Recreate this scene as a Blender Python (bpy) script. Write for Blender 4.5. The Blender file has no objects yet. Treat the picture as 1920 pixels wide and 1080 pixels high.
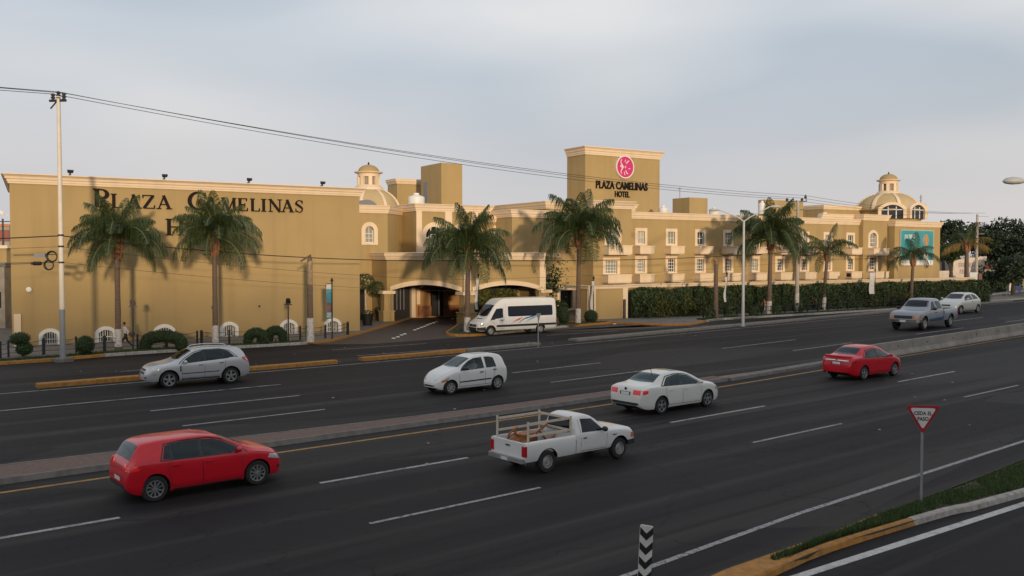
import bpy, bmesh, math, random
import numpy as np
from mathutils import Vector, Matrix, Euler
random.seed(7); rng = np.random.default_rng(7)
R = math.radians
scene = bpy.context.scene
C = scene.collection

# ------------------------------------------------------------------ camera
# world: X runs along the avenue, Y across it (away from the camera), Z up; road surface at z = 0
F, Y0, H, YAW = 1700.0, 482.0, 5.8, R(39)
PIT = math.atan((540 - Y0) / F)
cam = bpy.data.cameras.new('camera'); camo = bpy.data.objects.new('camera', cam); C.objects.link(camo)
cam.sensor_width = 36; cam.lens = 36 * F / 1920; cam.clip_end = 6000; cam.clip_start = .1
camo.location = (0, 0, H); camo.rotation_euler = (math.pi / 2 - PIT, 0, -YAW)
scene.camera = camo

# ------------------------------------------------------------------ light
SUN_EL, SUN_AZ = R(5.2), R(204)          # azimuth clockwise from +Y
sdir = Vector((math.sin(SUN_AZ) * math.cos(SUN_EL), math.cos(SUN_AZ) * math.cos(SUN_EL), math.sin(SUN_EL)))
sun = bpy.data.lights.new('sun', 'SUN'); suno = bpy.data.objects.new('sun', sun); C.objects.link(suno)
sun.energy = 2.5; sun.angle = R(2.2); sun.color = (1.0, .79, .54)
suno.rotation_euler = sdir.to_track_quat('Z', 'Y').to_euler()
world = bpy.data.worlds.new('World'); scene.world = world; world.use_nodes = True
wn = world.node_tree.nodes; wl = world.node_tree.links
bg = wn['Background']
sky = wn.new('ShaderNodeTexSky'); sky.sky_type = 'NISHITA'; sky.sun_disc = False
sky.sun_elevation = SUN_EL; sky.sun_rotation = SUN_AZ; sky.altitude = 1900; sky.air_density = 1.0; sky.dust_density = 2.0
tc = wn.new('ShaderNodeTexCoord'); mp = wn.new('ShaderNodeMapping'); mp.inputs['Scale'].default_value = (1.0, 1.0, 3.2)
mp.inputs['Rotation'].default_value = (0, 0, R(-20)); mp.inputs['Location'].default_value = (1.8, -.54, -2.1)
n1 = wn.new('ShaderNodeTexNoise'); n1.inputs['Scale'].default_value = 1.5; n1.inputs['Detail'].default_value = 5; n1.inputs['Roughness'].default_value = .5; n1.inputs['Distortion'].default_value = .6
r1 = wn.new('ShaderNodeValToRGB'); r1.color_ramp.elements[0].position = .36; r1.color_ramp.elements[0].color = (.72, .72, .72, 1); r1.color_ramp.elements[1].position = .66; r1.color_ramp.elements[1].color = (.98, .98, .98, 1)
n2 = wn.new('ShaderNodeTexNoise'); n2.inputs['Scale'].default_value = 2.2; n2.inputs['Detail'].default_value = 1.5
r2 = wn.new('ShaderNodeValToRGB'); r2.color_ramp.elements[0].color = (5.0, 5.6, 6.35, 1); r2.color_ramp.elements[1].color = (7.8, 7.75, 7.8, 1)
r2.color_ramp.elements[0].position = .36; r2.color_ramp.elements[1].position = .64
mx = wn.new('ShaderNodeMixRGB')
wl.new(tc.outputs['Generated'], mp.inputs['Vector']); wl.new(mp.outputs[0], n1.inputs['Vector']); wl.new(mp.outputs[0], n2.inputs['Vector'])
wl.new(n1.outputs['Fac'], r1.inputs[0]); wl.new(n2.outputs['Fac'], r2.inputs[0])
wl.new(r1.outputs[0], mx.inputs['Fac']); wl.new(sky.outputs[0], mx.inputs[1]); wl.new(r2.outputs[0], mx.inputs[2])
sep_ = wn.new('ShaderNodeSeparateXYZ'); wl.new(tc.outputs['Generated'], sep_.inputs[0])
mr_ = wn.new('ShaderNodeMapRange'); mr_.inputs[1].default_value = .0; mr_.inputs[2].default_value = .26; mr_.inputs[3].default_value = .75; mr_.inputs[4].default_value = 0; mr_.interpolation_type = 'SMOOTHSTEP'; wl.new(sep_.outputs['Z'], mr_.inputs[0])
mh_ = wn.new('ShaderNodeMixRGB'); mh_.inputs[2].default_value = (5.7, 5.3, 5.3, 1); wl.new(mr_.outputs[0], mh_.inputs[0]); wl.new(mx.outputs[0], mh_.inputs[1])
wl.new(mh_.outputs[0], bg.inputs['Color']); bg.inputs['Strength'].default_value = .09
vs = scene.view_settings; vs.view_transform = 'Standard'; vs.look = 'None'; vs.exposure = .25; vs.gamma = 1; vs.use_curve_mapping = False

# ------------------------------------------------------------------ photograph -> place
def ray(px, py):
    x = (px - 960) / F; y = (540 - py) / F
    fy = math.cos(PIT) + y * math.sin(PIT); z = -math.sin(PIT) + y * math.cos(PIT)
    return (x * math.cos(YAW) + fy * math.sin(YAW), -x * math.sin(YAW) + fy * math.cos(YAW), z)
def G(px, py, z=0.0):                     # point on the level z
    d = ray(px, py); k = (z - H) / d[2]; return Vector((d[0] * k, d[1] * k, z))
def zat(py, p):                           # height seen at row py straight above ground point p
    dep = p[0] * math.sin(YAW) + p[1] * math.cos(YAW)
    d = ray(960, py); return H + d[2] * dep / (d[0] * math.sin(YAW) + d[1] * math.cos(YAW))
O = G(675, 620, .15); A_ = G(20, 650, .15)
ANG = math.atan2(O[1] - A_[1], O[0] - A_[0])          # direction of the hotel front
U = Vector((math.cos(ANG), math.sin(ANG), 0)); V = Vector((-math.sin(ANG), math.cos(ANG), 0))
def uvw(u, v, z=0): return Vector((O.x, O.y, 0)) + U * u + V * v + Vector((0, 0, z))
def uv(p): d = Vector((p[0] - O.x, p[1] - O.y, 0)); return d.dot(U), d.dot(V)
def hit(px, py, v):                       # (u, z) on the upright plane v of the hotel front
    d = ray(px, py); k = (O.x * V.x + O.y * V.y + v) / (d[0] * V.x + d[1] * V.y)
    return uv((d[0] * k, d[1] * k))[0], H + d[2] * k
def hu(px, v): return hit(px, 480, v)[0]
def hz(px, py, v): return hit(px, py, v)[1]
def depth(p): return p[0] * math.sin(YAW) + p[1] * math.cos(YAW)
def ppm(p): return F / depth(p)           # photo pixels per metre

# ------------------------------------------------------------------ materials
MAT = {}
def mat(name, col, rough=.7, metal=0, var=.0, vscale=3, bump=0, bscale=40, spec=.5, coat=0, streak=0, island=0, trans=0, stretch=(1, 1, 1), dark=None, dscale=.4, damt=.5, emit=0):
    if name in MAT: return MAT[name]
    m = bpy.data.materials.new(name); m.use_nodes = True; MAT[name] = m
    nt = m.node_tree; n = nt.nodes; l = nt.links; b = n['Principled BSDF']
    b.inputs['Base Color'].default_value = (*col, 1); b.inputs['Roughness'].default_value = rough; b.inputs['Metallic'].default_value = metal
    b.inputs['Specular IOR Level'].default_value = spec; b.inputs['Coat Weight'].default_value = coat; b.inputs['Coat Roughness'].default_value = .04
    if emit: b.inputs['Emission Color'].default_value = (*col, 1); b.inputs['Emission Strength'].default_value = emit
    tcn = n.new('ShaderNodeTexCoord'); src = tcn.outputs['Object']
    cur = None
    def colmix(fac_out, c2, a, base):
        mxn = n.new('ShaderNodeMixRGB'); mxn.inputs[2].default_value = (*c2, 1)
        mul = n.new('ShaderNodeMath'); mul.operation = 'MULTIPLY'; mul.inputs[1].default_value = a
        l.new(fac_out, mul.inputs[0]); l.new(mul.outputs[0], mxn.inputs[0])
        if base is None: mxn.inputs[1].default_value = (*col, 1)
        else: l.new(base, mxn.inputs[1])
        return mxn.outputs[0]
    def noise(scale, detail=4, vec=None, st=(1, 1, 1)):
        mpn = n.new('ShaderNodeMapping'); mpn.inputs['Scale'].default_value = st; l.new(vec or src, mpn.inputs[0])
        t = n.new('ShaderNodeTexNoise'); t.inputs['Scale'].default_value = scale; t.inputs['Detail'].default_value = detail; l.new(mpn.outputs[0], t.inputs['Vector']); return t
    def ramp(o, lo, hi):
        r = n.new('ShaderNodeMapRange'); r.inputs[1].default_value = lo; r.inputs[2].default_value = hi; l.new(o, r.inputs[0]); return r.outputs[0]
    if var:
        t = noise(vscale, 5, st=stretch)
        cur = colmix(ramp(t.outputs['Fac'], .3, .7), tuple(c * (1 - var) for c in col), 1, cur)
    if dark is not None:
        t = noise(dscale, 6, st=stretch)
        cur = colmix(ramp(t.outputs['Fac'], .5, .72), dark, damt, cur)
    if streak:
        t = noise(.9, 5, st=(1.5, 1.5, .09))
        cur = colmix(ramp(t.outputs['Fac'], .5, .78), tuple(c * .62 for c in col), streak, cur)
    if island:
        g = n.new('ShaderNodeNewGeometry')
        cur = colmix(g.outputs['Random Per Island'], tuple(c * (1 - island) for c in col), 1, cur)
    if cur is not None: l.new(cur, b.inputs['Base Color'])
    if bump:
        t = noise(bscale, 3); bp = n.new('ShaderNodeBump'); bp.inputs['Strength'].default_value = bump; bp.inputs['Distance'].default_value = .02
        l.new(t.outputs['Fac'], bp.inputs['Height']); l.new(bp.outputs[0], b.inputs['Normal'])
    if trans:
        tr = n.new('ShaderNodeBsdfTranslucent'); ms = n.new('ShaderNodeMixShader'); ms.inputs[0].default_value = trans
        if cur is not None: l.new(cur, tr.inputs['Color'])
        else: tr.inputs['Color'].default_value = (*col, 1)
        l.new(b.outputs[0], ms.inputs[1]); l.new(tr.outputs[0], ms.inputs[2]); l.new(ms.outputs[0], n['Material Output'].inputs['Surface'])
    return m
OCHRE = mat('ochre_stucco', (.405, .282, .122), .85, var=.10, vscale=.35, bump=.25, bscale=30, streak=.38, dark=(.33, .235, .11), dscale=.2, damt=.75)
CREAM = mat('cream_paint', (.76, .59, .41), .75, var=.06, vscale=1.2, streak=.3, bump=.1)
ROOF = mat('roof_slab', (.30, .25, .2), .9, var=.2)
DARK = mat('near_black_fill', (.015, .013, .012), .8)
BLACK = mat('black_metal', (.012, .012, .013), .5)
ASPH = mat('asphalt', (.020, .0185, .0195), .72, var=.14, vscale=9, dark=(.011, .0105, .0125), dscale=.30, damt=.55, stretch=(.16, 1.3, 1), bump=.5, bscale=120, spec=.12)
DRIVE = mat('driveway_paving', (.07, .048, .038), .75, var=.25, vscale=6, dark=(.05, .035, .03), dscale=.5, damt=.6, bump=.4, bscale=60)
SIDEW = mat('pavement_concrete', (.19, .17, .15), .85, var=.25, vscale=2.5, bump=.3, bscale=30, dark=(.10, .09, .08), dscale=.7, damt=.6)
KERBC = mat('kerb_concrete', (.185, .168, .15), .85, var=.3, vscale=4, bump=.3, dark=(.1, .09, .08), dscale=2, damt=.6)
KERBY = mat('kerb_yellow_paint', (.42, .185, .03), .85, var=.35, vscale=5, dark=(.15, .11, .07), dscale=7, damt=.75, bump=.3)
KERBW = mat('kerb_white_paint', (.40, .37, .33), .85, var=.35, vscale=5, dark=(.15, .135, .115), dscale=6, damt=.8, bump=.3)
WLINE = mat('white_line_paint', (.40, .39, .39), .8, var=.55, vscale=14, dark=(.045, .043, .043), dscale=2.6, damt=.95)
WORN = mat('worn_white_line', (.36, .35, .35), .85, var=.5, vscale=20, dark=(.03, .028, .03), dscale=8, damt=1.0)
YLINE = mat('yellow_line_paint', (.40, .21, .045), .8, var=.4, vscale=12, dark=(.1, .07, .04), dscale=3, damt=.8)
GRASS = mat('grass_blades', (.085, .14, .035), .8, var=.4, vscale=2, island=.6, trans=.2)
SOIL = mat('soil', (.07, .055, .035), .95, var=.4, vscale=2)
LEAFH = mat('hedge_leaves', (.066, .115, .027), .6, island=.75, var=.45, vscale=.8, trans=.2)
LEAFY = mat('yellowing_leaves', (.15, .16, .03), .6, island=.7, var=.4, vscale=.7, trans=.25)
LEAFT = mat('tree_leaves', (.030, .055, .018), .65, island=.6, var=.4, vscale=.3, trans=.15)
TOPI = mat('topiary_leaves', (.035, .085, .018), .65, island=.6, trans=.15)
FROND = mat('palm_leaflets', (.070, .108, .028), .5, island=.55, var=.3, vscale=.5, trans=.25)
FRONDY = mat('yellow_palm_leaflets', (.33, .21, .05), .6, island=.5, trans=.25)
RACH = mat('palm_rachis', (.11, .11, .04), .6)
BOOT = mat('palm_leaf_bases', (.34, .15, .07), .8, var=.5, vscale=6, bump=.6, bscale=14)
TRUNK = mat('palm_trunk', (.17, .115, .085), .9, var=.45, vscale=3, stretch=(.4, .4, 7), bump=.8, bscale=12)
BARK = mat('bark', (.10, .075, .055), .9, var=.4, vscale=5, bump=.6, bscale=15)
LIME = mat('whitewash', (.62, .58, .53), .9, var=.25, vscale=6, dark=(.25, .2, .15), dscale=6, damt=.7)
CONC = mat('weathered_concrete', (.31, .28, .24), .9, var=.3, vscale=1.2, streak=.6, bump=.4, bscale=25, dark=(.15, .13, .11), dscale=.9, damt=.5)
POLEC = mat('pole_cream_paint', (.68, .60, .50), .6, var=.12, vscale=2)
POLEG = mat('pole_grey_paint', (.24, .25, .27), .55, var=.15)
STEEL = mat('galvanised_steel', (.42, .42, .43), .42, metal=.7, var=.2, vscale=6)
GLASSD = mat('window_glass_dark', (.02, .022, .025), .06, spec=.6)
GLASSP = mat('window_glass_pale', (.52, .50, .44), .15, spec=.6, var=.2, vscale=3, stretch=(5, 5, .3))
GLASSB = mat('window_glass_blue', (.10, .13, .15), .08, spec=.6, var=.5, vscale=2, stretch=(4, 4, .4))
GLASSC = mat('window_glass_curtain', (.36, .36, .31), .12, spec=.6, var=.35, vscale=4, stretch=(6, 6, .3))
WHITE = mat('white_paint', (.74, .72, .68), .5, var=.06)
BROWN = mat('brown_letter', (.011, .006, .005), .7, spec=.2)

def enrich_asphalt(m):                      # wheel tracks, patch repairs and cracks
    nt = m.node_tree; n = nt.nodes; l = nt.links; b = n['Principled BSDF']; cur = b.inputs['Base Color'].links[0].from_socket; t = n.new('ShaderNodeTexCoord')
    def mp(sc): q = n.new('ShaderNodeMapping'); q.inputs['Scale'].default_value = sc; l.new(t.outputs['Object'], q.inputs[0]); return q.outputs[0]
    def mix(fac, col, a, cur):
        x = n.new('ShaderNodeMath'); x.operation = 'MULTIPLY'; x.inputs[1].default_value = a; l.new(fac, x.inputs[0]); k = n.new('ShaderNodeMixRGB'); k.inputs[2].default_value = (*col, 1); l.new(x.outputs[0], k.inputs[0]); l.new(cur, k.inputs[1]); return k.outputs[0]
    def rng_(o, a, c): r = n.new('ShaderNodeMapRange'); r.inputs[1].default_value = a; r.inputs[2].default_value = c; l.new(o, r.inputs[0]); return r.outputs[0]
    s1 = n.new('ShaderNodeTexNoise'); s1.inputs['Scale'].default_value = 1; s1.inputs['Detail'].default_value = 3; l.new(mp((.012, .75, 1)), s1.inputs['Vector']); cur = mix(rng_(s1.outputs['Fac'], .5, .68), (.052, .047, .044), .8, cur)
    s2 = n.new('ShaderNodeTexNoise'); s2.inputs['Scale'].default_value = 1; s2.inputs['Detail'].default_value = 4; l.new(mp((.03, 1.6, 1)), s2.inputs['Vector']); cur = mix(rng_(s2.outputs['Fac'], .52, .7), (.009, .0085, .010), .9, cur)
    v = n.new('ShaderNodeTexVoronoi'); v.inputs['Scale'].default_value = 1; l.new(mp((.05, .22, 1)), v.inputs['Vector']); g = n.new('ShaderNodeSeparateColor'); l.new(v.outputs['Color'], g.inputs[0]); cur = mix(rng_(g.outputs[0], .72, .76), (.043, .040, .038), .55, cur)
    nz = n.new('ShaderNodeTexNoise'); nz.inputs['Scale'].default_value = .7; nz.inputs['Detail'].default_value = 5; l.new(t.outputs['Object'], nz.inputs['Vector']); mv = n.new('ShaderNodeMixRGB'); mv.inputs[0].default_value = .35; l.new(mp((.16, .3, 1)), mv.inputs[1]); l.new(nz.outputs['Color'], mv.inputs[2])
    c = n.new('ShaderNodeTexVoronoi'); c.feature = 'DISTANCE_TO_EDGE'; c.inputs['Scale'].default_value = 1; l.new(mv.outputs[0], c.inputs['Vector']); cur = mix(rng_(c.outputs['Distance'], .006, .001), (.008, .008, .008), .7, cur)
    l.new(cur, b.inputs['Base Color'])
enrich_asphalt(ASPH)

# ------------------------------------------------------------------ mesh helpers
def link(o): C.objects.link(o); return o
def tag(o, label=None, cat=None, group=None, kind=None):
    if label: o['label'] = label
    if cat: o['category'] = cat
    if group: o['group'] = group
    if kind: o['kind'] = kind
    return o
def empty(name, loc, rz=0, label=None, cat=None, group=None):
    o = link(bpy.data.objects.new(name, None)); o.location = loc; o.rotation_euler = (0, 0, rz); o.empty_display_size = .2
    return tag(o, label, cat, group)
class MB:
    def __init__(s, off=(0, 0, 0)): s.v = []; s.f = []; s.m = []; s.off = Vector(off); s.mi = 0
    def add(s, vs, fs, mi=None):
        k = len(s.v); s.v += [tuple(Vector(p) - s.off) for p in vs]
        for f in fs: s.f.append([i + k for i in f]); s.m.append(s.mi if mi is None else mi)
        return s
    def quad(s, a, b, c, d, mi=None): return s.add([a, b, c, d], [(0, 1, 2, 3)], mi)
    def poly(s, pts, mi=None): return s.add(pts, [tuple(range(len(pts)))], mi)
    def box(s, x0, x1, y0, y1, z0, z1, mi=None, M=None):
        p = [(x0, y0, z0), (x1, y0, z0), (x1, y1, z0), (x0, y1, z0), (x0, y0, z1), (x1, y0, z1), (x1, y1, z1), (x0, y1, z1)]
        if M is not None: p = [M @ Vector(q) for q in p]
        return s.add(p, [(0, 3, 2, 1), (4, 5, 6, 7), (0, 1, 5, 4), (1, 2, 6, 5), (2, 3, 7, 6), (3, 0, 4, 7)], mi)
    def bar(s, a, b, w, h=None, mi=None):      # square bar from a to b
        a, b = Vector(a), Vector(b); d = (b - a); L = d.length
        M = Matrix.Translation(a) @ d.to_track_quat('X', 'Z').to_matrix().to_4x4(); h = h or w
        return s.box(0, L, -w / 2, w / 2, -h / 2, h / 2, mi, M)
    def tube(s, pts, rad, n=8, mi=None, caps=True):
        pts = [Vector(p) for p in pts]; rad = rad if hasattr(rad, '__len__') else [rad] * len(pts)
        vs = []; 
        for i, p in enumerate(pts):
            d = (pts[min(i + 1, len(pts) - 1)] - pts[max(i - 1, 0)]).normalized()
            ref = Vector((0, 0, 1)) if abs(d.z) < .9 else Vector((1, 0, 0))
            x = d.cross(ref).normalized(); y = d.cross(x)
            for k in range(n):
                a = 2 * math.pi * k / n; vs.append(p + x * math.cos(a) * rad[i] + y * math.sin(a) * rad[i])
        fs = []
        for i in range(len(pts) - 1):
            for k in range(n): fs.append((i * n + k, i * n + (k + 1) % n, (i + 1) * n + (k + 1) % n, (i + 1) * n + k))
        if caps: fs.append(tuple(range(n - 1, -1, -1))); fs.append(tuple(range((len(pts) - 1) * n, len(pts) * n)))
        return s.add(vs, fs, mi)
    def lathe(s, prof, n=24, M=None, mi=None, mis=None):   # profile (r, z)
        vs = []; fs = []; ms = []
        for r, z in prof:
            for k in range(n):
                a = 2 * math.pi * k / n; p = Vector((r * math.cos(a), r * math.sin(a), z)); vs.append(M @ p if M is not None else p)
        for i in range(len(prof) - 1):
            for k in range(n): fs.append((i * n + k, i * n + (k + 1) % n, (i + 1) * n + (k + 1) % n, (i + 1) * n + k))
        return s.add(vs, fs, mi)
    def prism(s, poly, z0, z1, M=None, mi=None):           # poly (x, y) extruded in z
        n = len(poly); vs = [Vector((x, y, z0)) for x, y in poly] + [Vector((x, y, z1)) for x, y in poly]
        if M is not None: vs = [M @ p for p in vs]
        fs = [tuple(range(n - 1, -1, -1)), tuple(range(n, 2 * n))] + [(i, (i + 1) % n, n + (i + 1) % n, n + i) for i in range(n)]
        return s.add(vs, fs, mi)
    def sphere(s, c, r, nu=12, nv=8, mi=None):
        rx, ry, rz = r if hasattr(r, '__len__') else (r, r, r); vs = []; fs = []
        for j in range(nv + 1):
            t = math.pi * j / nv
            for k in range(nu): a = 2 * math.pi * k / nu; vs.append((c[0] + rx * math.sin(t) * math.cos(a), c[1] + ry * math.sin(t) * math.sin(a), c[2] + rz * math.cos(t)))
        for j in range(nv):
            for k in range(nu): fs.append((j * nu + k, (j + 1) * nu + k, (j + 1) * nu + (k + 1) % nu, j * nu + (k + 1) % nu))
        return s.add(vs, fs, mi)
    def sweep(s, path, prof, mi=None):       # moulding: profile (out, z) along a plan path; out = right hand of travel
        path = [Vector((p[0], p[1], 0)) for p in path]; n = len(path); m = len(prof); vs = []
        for i, p in enumerate(path):
            ds = []
            if i > 0: ds.append((p - path[i - 1]).normalized())
            if i < n - 1: ds.append((path[i + 1] - p).normalized())
            ns = [Vector((d.y, -d.x, 0)) for d in ds]
            nn = ns[0] if len(ns) == 1 else (ns[0] + ns[1]) / (1 + ns[0].dot(ns[1]))
            for o, z in prof: vs.append(p + nn * o + Vector((0, 0, z)))
        fs = [(i * m + k, (i + 1) * m + k, (i + 1) * m + k + 1, i * m + k + 1) for i in range(n - 1) for k in range(m - 1)]
        fs += [tuple(range(m)), tuple(range((n - 1) * m + m - 1, (n - 1) * m - 1, -1))]
        return s.add(vs, fs, mi)
    def mesh(s, name, mats, smooth=None):
        me = bpy.data.meshes.new(name); me.from_pydata(s.v, [], s.f)
        for m in (mats if isinstance(mats, (list, tuple)) else [mats]): me.materials.append(m)
        if any(s.m): me.polygons.foreach_set('material_index', s.m)
        if smooth is not None:
            me.polygons.foreach_set('use_smooth', [True] * len(s.f)); me.update(); me.set_sharp_from_angle(angle=R(smooth))
        me.update(); return me
    def build(s, name, mats, parent=None, smooth=None, loc=None, rz=0):
        o = link(bpy.data.objects.new(name, s.mesh(name, mats, smooth))); o.parent = parent
        if loc is not None: o.location = loc
        o.rotation_euler = (0, 0, rz); return o
def fan_normals(o):                          # consistent outward normals
    bm = bmesh.new(); bm.from_mesh(o.data); bmesh.ops.recalc_face_normals(bm, faces=bm.faces); bm.to_mesh(o.data); bm.free(); return o
def evaluated(o):
    dg = bpy.context.evaluated_depsgraph_get(); return bpy.data.meshes.new_from_object(o.evaluated_get(dg))
def leaf_mesh(name, pts, size, m, normals=None, aspect=.55, jitter=.5, spread=None):
    pts = np.asarray(pts, dtype=np.float32); n = len(pts)
    d = rng.normal(size=(n, 3)); d /= np.linalg.norm(d, axis=1)[:, None]
    if normals is not None: d = d * jitter + np.asarray(normals) ; d /= np.linalg.norm(d, axis=1)[:, None] + 1e-9
    r = rng.normal(size=(n, 3)); x = np.cross(d, r); x /= np.linalg.norm(x, axis=1)[:, None] + 1e-9; y = np.cross(d, x)
    sz = (size * rng.uniform(.6, 1.3, n))[:, None]; x = x * sz * .5; y = y * sz * .5 * aspect
    vs = np.empty((n, 4, 3), np.float32); vs[:, 0] = pts - x; vs[:, 1] = pts + y * .9 - x * .1; vs[:, 2] = pts + x; vs[:, 3] = pts - y * .9 - x * .1
    me = bpy.data.meshes.new(name); me.vertices.add(4 * n); me.vertices.foreach_set('co', vs.ravel())
    me.loops.add(4 * n); me.loops.foreach_set('vertex_index', np.arange(4 * n, dtype=np.int32))
    me.polygons.add(n); me.polygons.foreach_set('loop_start', np.arange(0, 4 * n, 4, dtype=np.int32)); me.polygons.foreach_set('loop_total', np.full(n, 4, np.int32))
    me.materials.append(m); me.update(calc_edges=True); return me
def copy_tree(o, parent=None, kids=None):
    c = o.copy(); link(c); c.parent = parent
    for ch in o.children: copy_tree(ch, c)
    return c
# ================================================================== ground, roads, kerbs
def struct(o): o['kind'] = 'structure'; return o
def soft(x, k=10.0): return 0 if x < -k else (x if x > k else (x + k) ** 2 / (4 * k))
def wp(s, t, z=0.0):                      # the avenue bends gently left beyond s = 28
    sl = .012 + .055 * min(max((t - 20) / 5, 0), 1); return Vector((s, t + sl * soft(s - 28), z))
def wline(s0, s1, t, n=None, z=0.0):
    n = n or max(2, int(abs(s1 - s0) / 3) + 1); return [wp(s0 + (s1 - s0) * i / (n - 1), t, z) for i in range(n)]
g = MB(); g.quad((-1500, -1200, -.06), (2500, -1200, -.06), (2500, 2500, -.06), (-1500, 2500, -.06)); struct(g.build('ground', SOIL))
g = MB(); g.quad((-160, -70, 0), (320, -70, 0), (320, 62, 0), (-160, 62, 0)); g.quad((18, 62, 0), (80, 62, 0), (80, 90, 0), (18, 90, 0)); road = struct(g.build('road', ASPH))
# unseen ridge added behind the viewer, shaped to keep low sun off the carriageway
g = MB(); nx = 70
def ridge_h(x): return 19.5 + 1.7 * math.exp(-((x + 80) / 24) ** 2) + .5 * math.sin(x * .067 + .4) + .35 * math.sin(x * .21) + .25 * math.sin(x * .51 + 2)
rx = [-520 + 12 * i for i in range(nx)]
for i in range(nx - 1):
    a, b = rx[i], rx[i + 1]
    rows = lambda x: [(x, -60, -.1), (x, -105, ridge_h(x) * .55), (x, -128, ridge_h(x)), (x, -175, ridge_h(x) * .9), (x, -260, -.1)]
    ra, rb = rows(a), rows(b)
    for k in range(4): g.quad(ra[k], rb[k], rb[k + 1], ra[k + 1])
struct(g.build('shade_ridge', mat('shade_ridge_green', (.06, .07, .03), .95, var=.5, vscale=.1)))

def strip(mb, pts, w, z=.004):            # painted stripe of width w centred on pts
    for i in range(len(pts) - 1):
        a, b = Vector(pts[i]), Vector(pts[i + 1]); d = (b - a); d.z = 0; d.normalize(); nn = Vector((-d.y, d.x, 0)) * w / 2
        if i == 0: pa = (a - nn, a + nn)
        if i < len(pts) - 2:
            d2 = (Vector(pts[i + 2]) - b); d2.z = 0; d2.normalize(); d = (d + d2).normalized(); nn = Vector((-d.y, d.x, 0)) * w / 2
        pb = (b - nn, b + nn); q = [Vector((p.x, p.y, z)) for p in (pa[0], pb[0], pb[1], pa[1])]; mb.quad(*q); pa = pb
def marking(name, pts, w, m, z=.004): mb = MB(); strip(mb, pts, w, z); return mb.build(name, m, road)
for s0, s1 in ((-9, -3.5), (.6, 5.8), (10.7, 15.4), (24.2, 29.8), (40.4, 46.3), (56, 62), (72, 78)): marking('lane_dash', wline(s0, s1, 21.05), .15, WLINE)
for s0, s1 in ((-4, 1), (9.9, 14.8), (23.6, 28.7), (38.1, 43.5), (53, 58.5), (68, 74)): marking('lane_dash', wline(s0, s1, 17.15), .12, WORN)
for s0, s1 in ((-6, 0), (10.8, 16.9), (28.5, 35.0), (46.5, 55.5), (81, 90)): marking('lane_dash', wline(s0, s1, 35.0), .13, WLINE)
for s0, s1 in ((-7, -1), (10.7, 16.1), (27.7, 34.8), (48.8, 56.5), (66.5, 75.5), (85, 94)): marking('lane_dash', wline(s0, s1, 31.2), .13, WLINE)
marking('lane_line', wline(-25, 17.7, 38.6), .15, WLINE)
marking('edge_line', wline(-25, 130, 43.4), .13, WLINE)
marking('edge_line', wline(-30, 100, 25.12), .16, YLINE)
marking('edge_line', [G(1330, 709), G(1440, 694), G(1545, 680)], .14, YLINE)
marking('edge_line', [Vector((-20, 9.6, 0)), G(1100, 1106), G(1330, 1023), G(1500, 962), G(1700, 898), G(1830, 856), Vector((60, 12.4, 0))], .14, WORN)
marking('edge_line', [G(1430, 1102), G(1500, 1080), G(1920, 945), Vector((60, 6.3, 0))], .2, mat('white_line_fresh', (.5, .49, .48), .8, var=.3, vscale=14, dark=(.12, .12, .12), dscale=3, damt=.7))
for a, b in (((225, 697), (278, 692.5)), ((622, 656.5), (800, 644)), ((669, 667), (840, 655)), ((1025, 629), (1162, 620)), ((1290, 612.6), (1380, 607))):
    marking('lane_line', [G(*a), G(*b)], .11, WLINE)

def kerb(pts, m, parent=None, hgt=.17, w=.17, name='kerb'):
    mb = MB(); mb.sweep(pts, [(-w, -.02), (-w, hgt), (-.02, hgt), (.02, hgt - .03), (.05, -.02)]); o = fan_normals(mb.build(name, m, parent)); return o
def slab(name, pts, m, z=.15):
    mb = MB(); mb.prism([(p[0], p[1]) for p in pts], -.03, z); return struct(fan_normals(mb.build(name, m)))
def smooth_path(pts, n=6):
    P = [np.array(p) for p in pts]; out = []
    for i in range(len(P) - 1):
        a, b, c, d = P[max(i - 1, 0)], P[i], P[i + 1], P[min(i + 2, len(P) - 1)]
        for k in range(n):
            t = k / n; out.append(Vector(.5 * ((2 * b) + (-a + c) * t + (2 * a - 5 * b + 4 * c - d) * t * t + (-a + 3 * b - 3 * c + d) * t ** 3)))
    return out + [Vector(P[-1])]
# pavement in front of the left block and the entrance
KLpx = [(0, 679), (118, 670.5), (196, 664), (270, 659), (380, 652.5), (480, 647), (575, 641.5), (620, 637), (652, 629), (690, 619), (727, 608), (748, 601.5), (775, 593.5), (810, 588.5), (867, 586)]
KL = [Vector((-70, 56.3, .15)), Vector((-20, 56.2, .15))] + [G(*p, .15) for p in KLpx]
pav = slab('pavement', KL + [uvw(26, 9, .15), uvw(34, 9, .15), uvw(34, 60, .15), Vector((-70, 120, .15))], SIDEW)
kerb(smooth_path(KL[:5], 3), KERBY, pav); kerb(smooth_path(KL[4:9], 3), KERBW, pav); kerb(smooth_path(KL[8:], 4), KERBY, pav)
# pavement along the hedge
KRpx = [(1040, 597), (1110, 601), (1180, 605), (1240, 607.5), (1290, 607), (1325, 600.5), (1360, 596.5), (1450, 591.5), (1540, 586.5), (1640, 580.5), (1710, 576), (1757, 571.5)]
KR = [G(*p, .15) for p in KRpx]; d_ = (KR[-1] - KR[-3]).normalized(); KR += [KR[-1] + d_ * 40, KR[-1] + d_ * 160]
pav2 = slab('pavement', KR + [Vector((330, 260, .15)), uvw(34.2, 60, .15), uvw(20, 5.2, .15)], SIDEW)
kerb(smooth_path(KR[:6], 3), KERBY, pav2); kerb(smooth_path(KR[5:], 3), KERBW, pav2)
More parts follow.
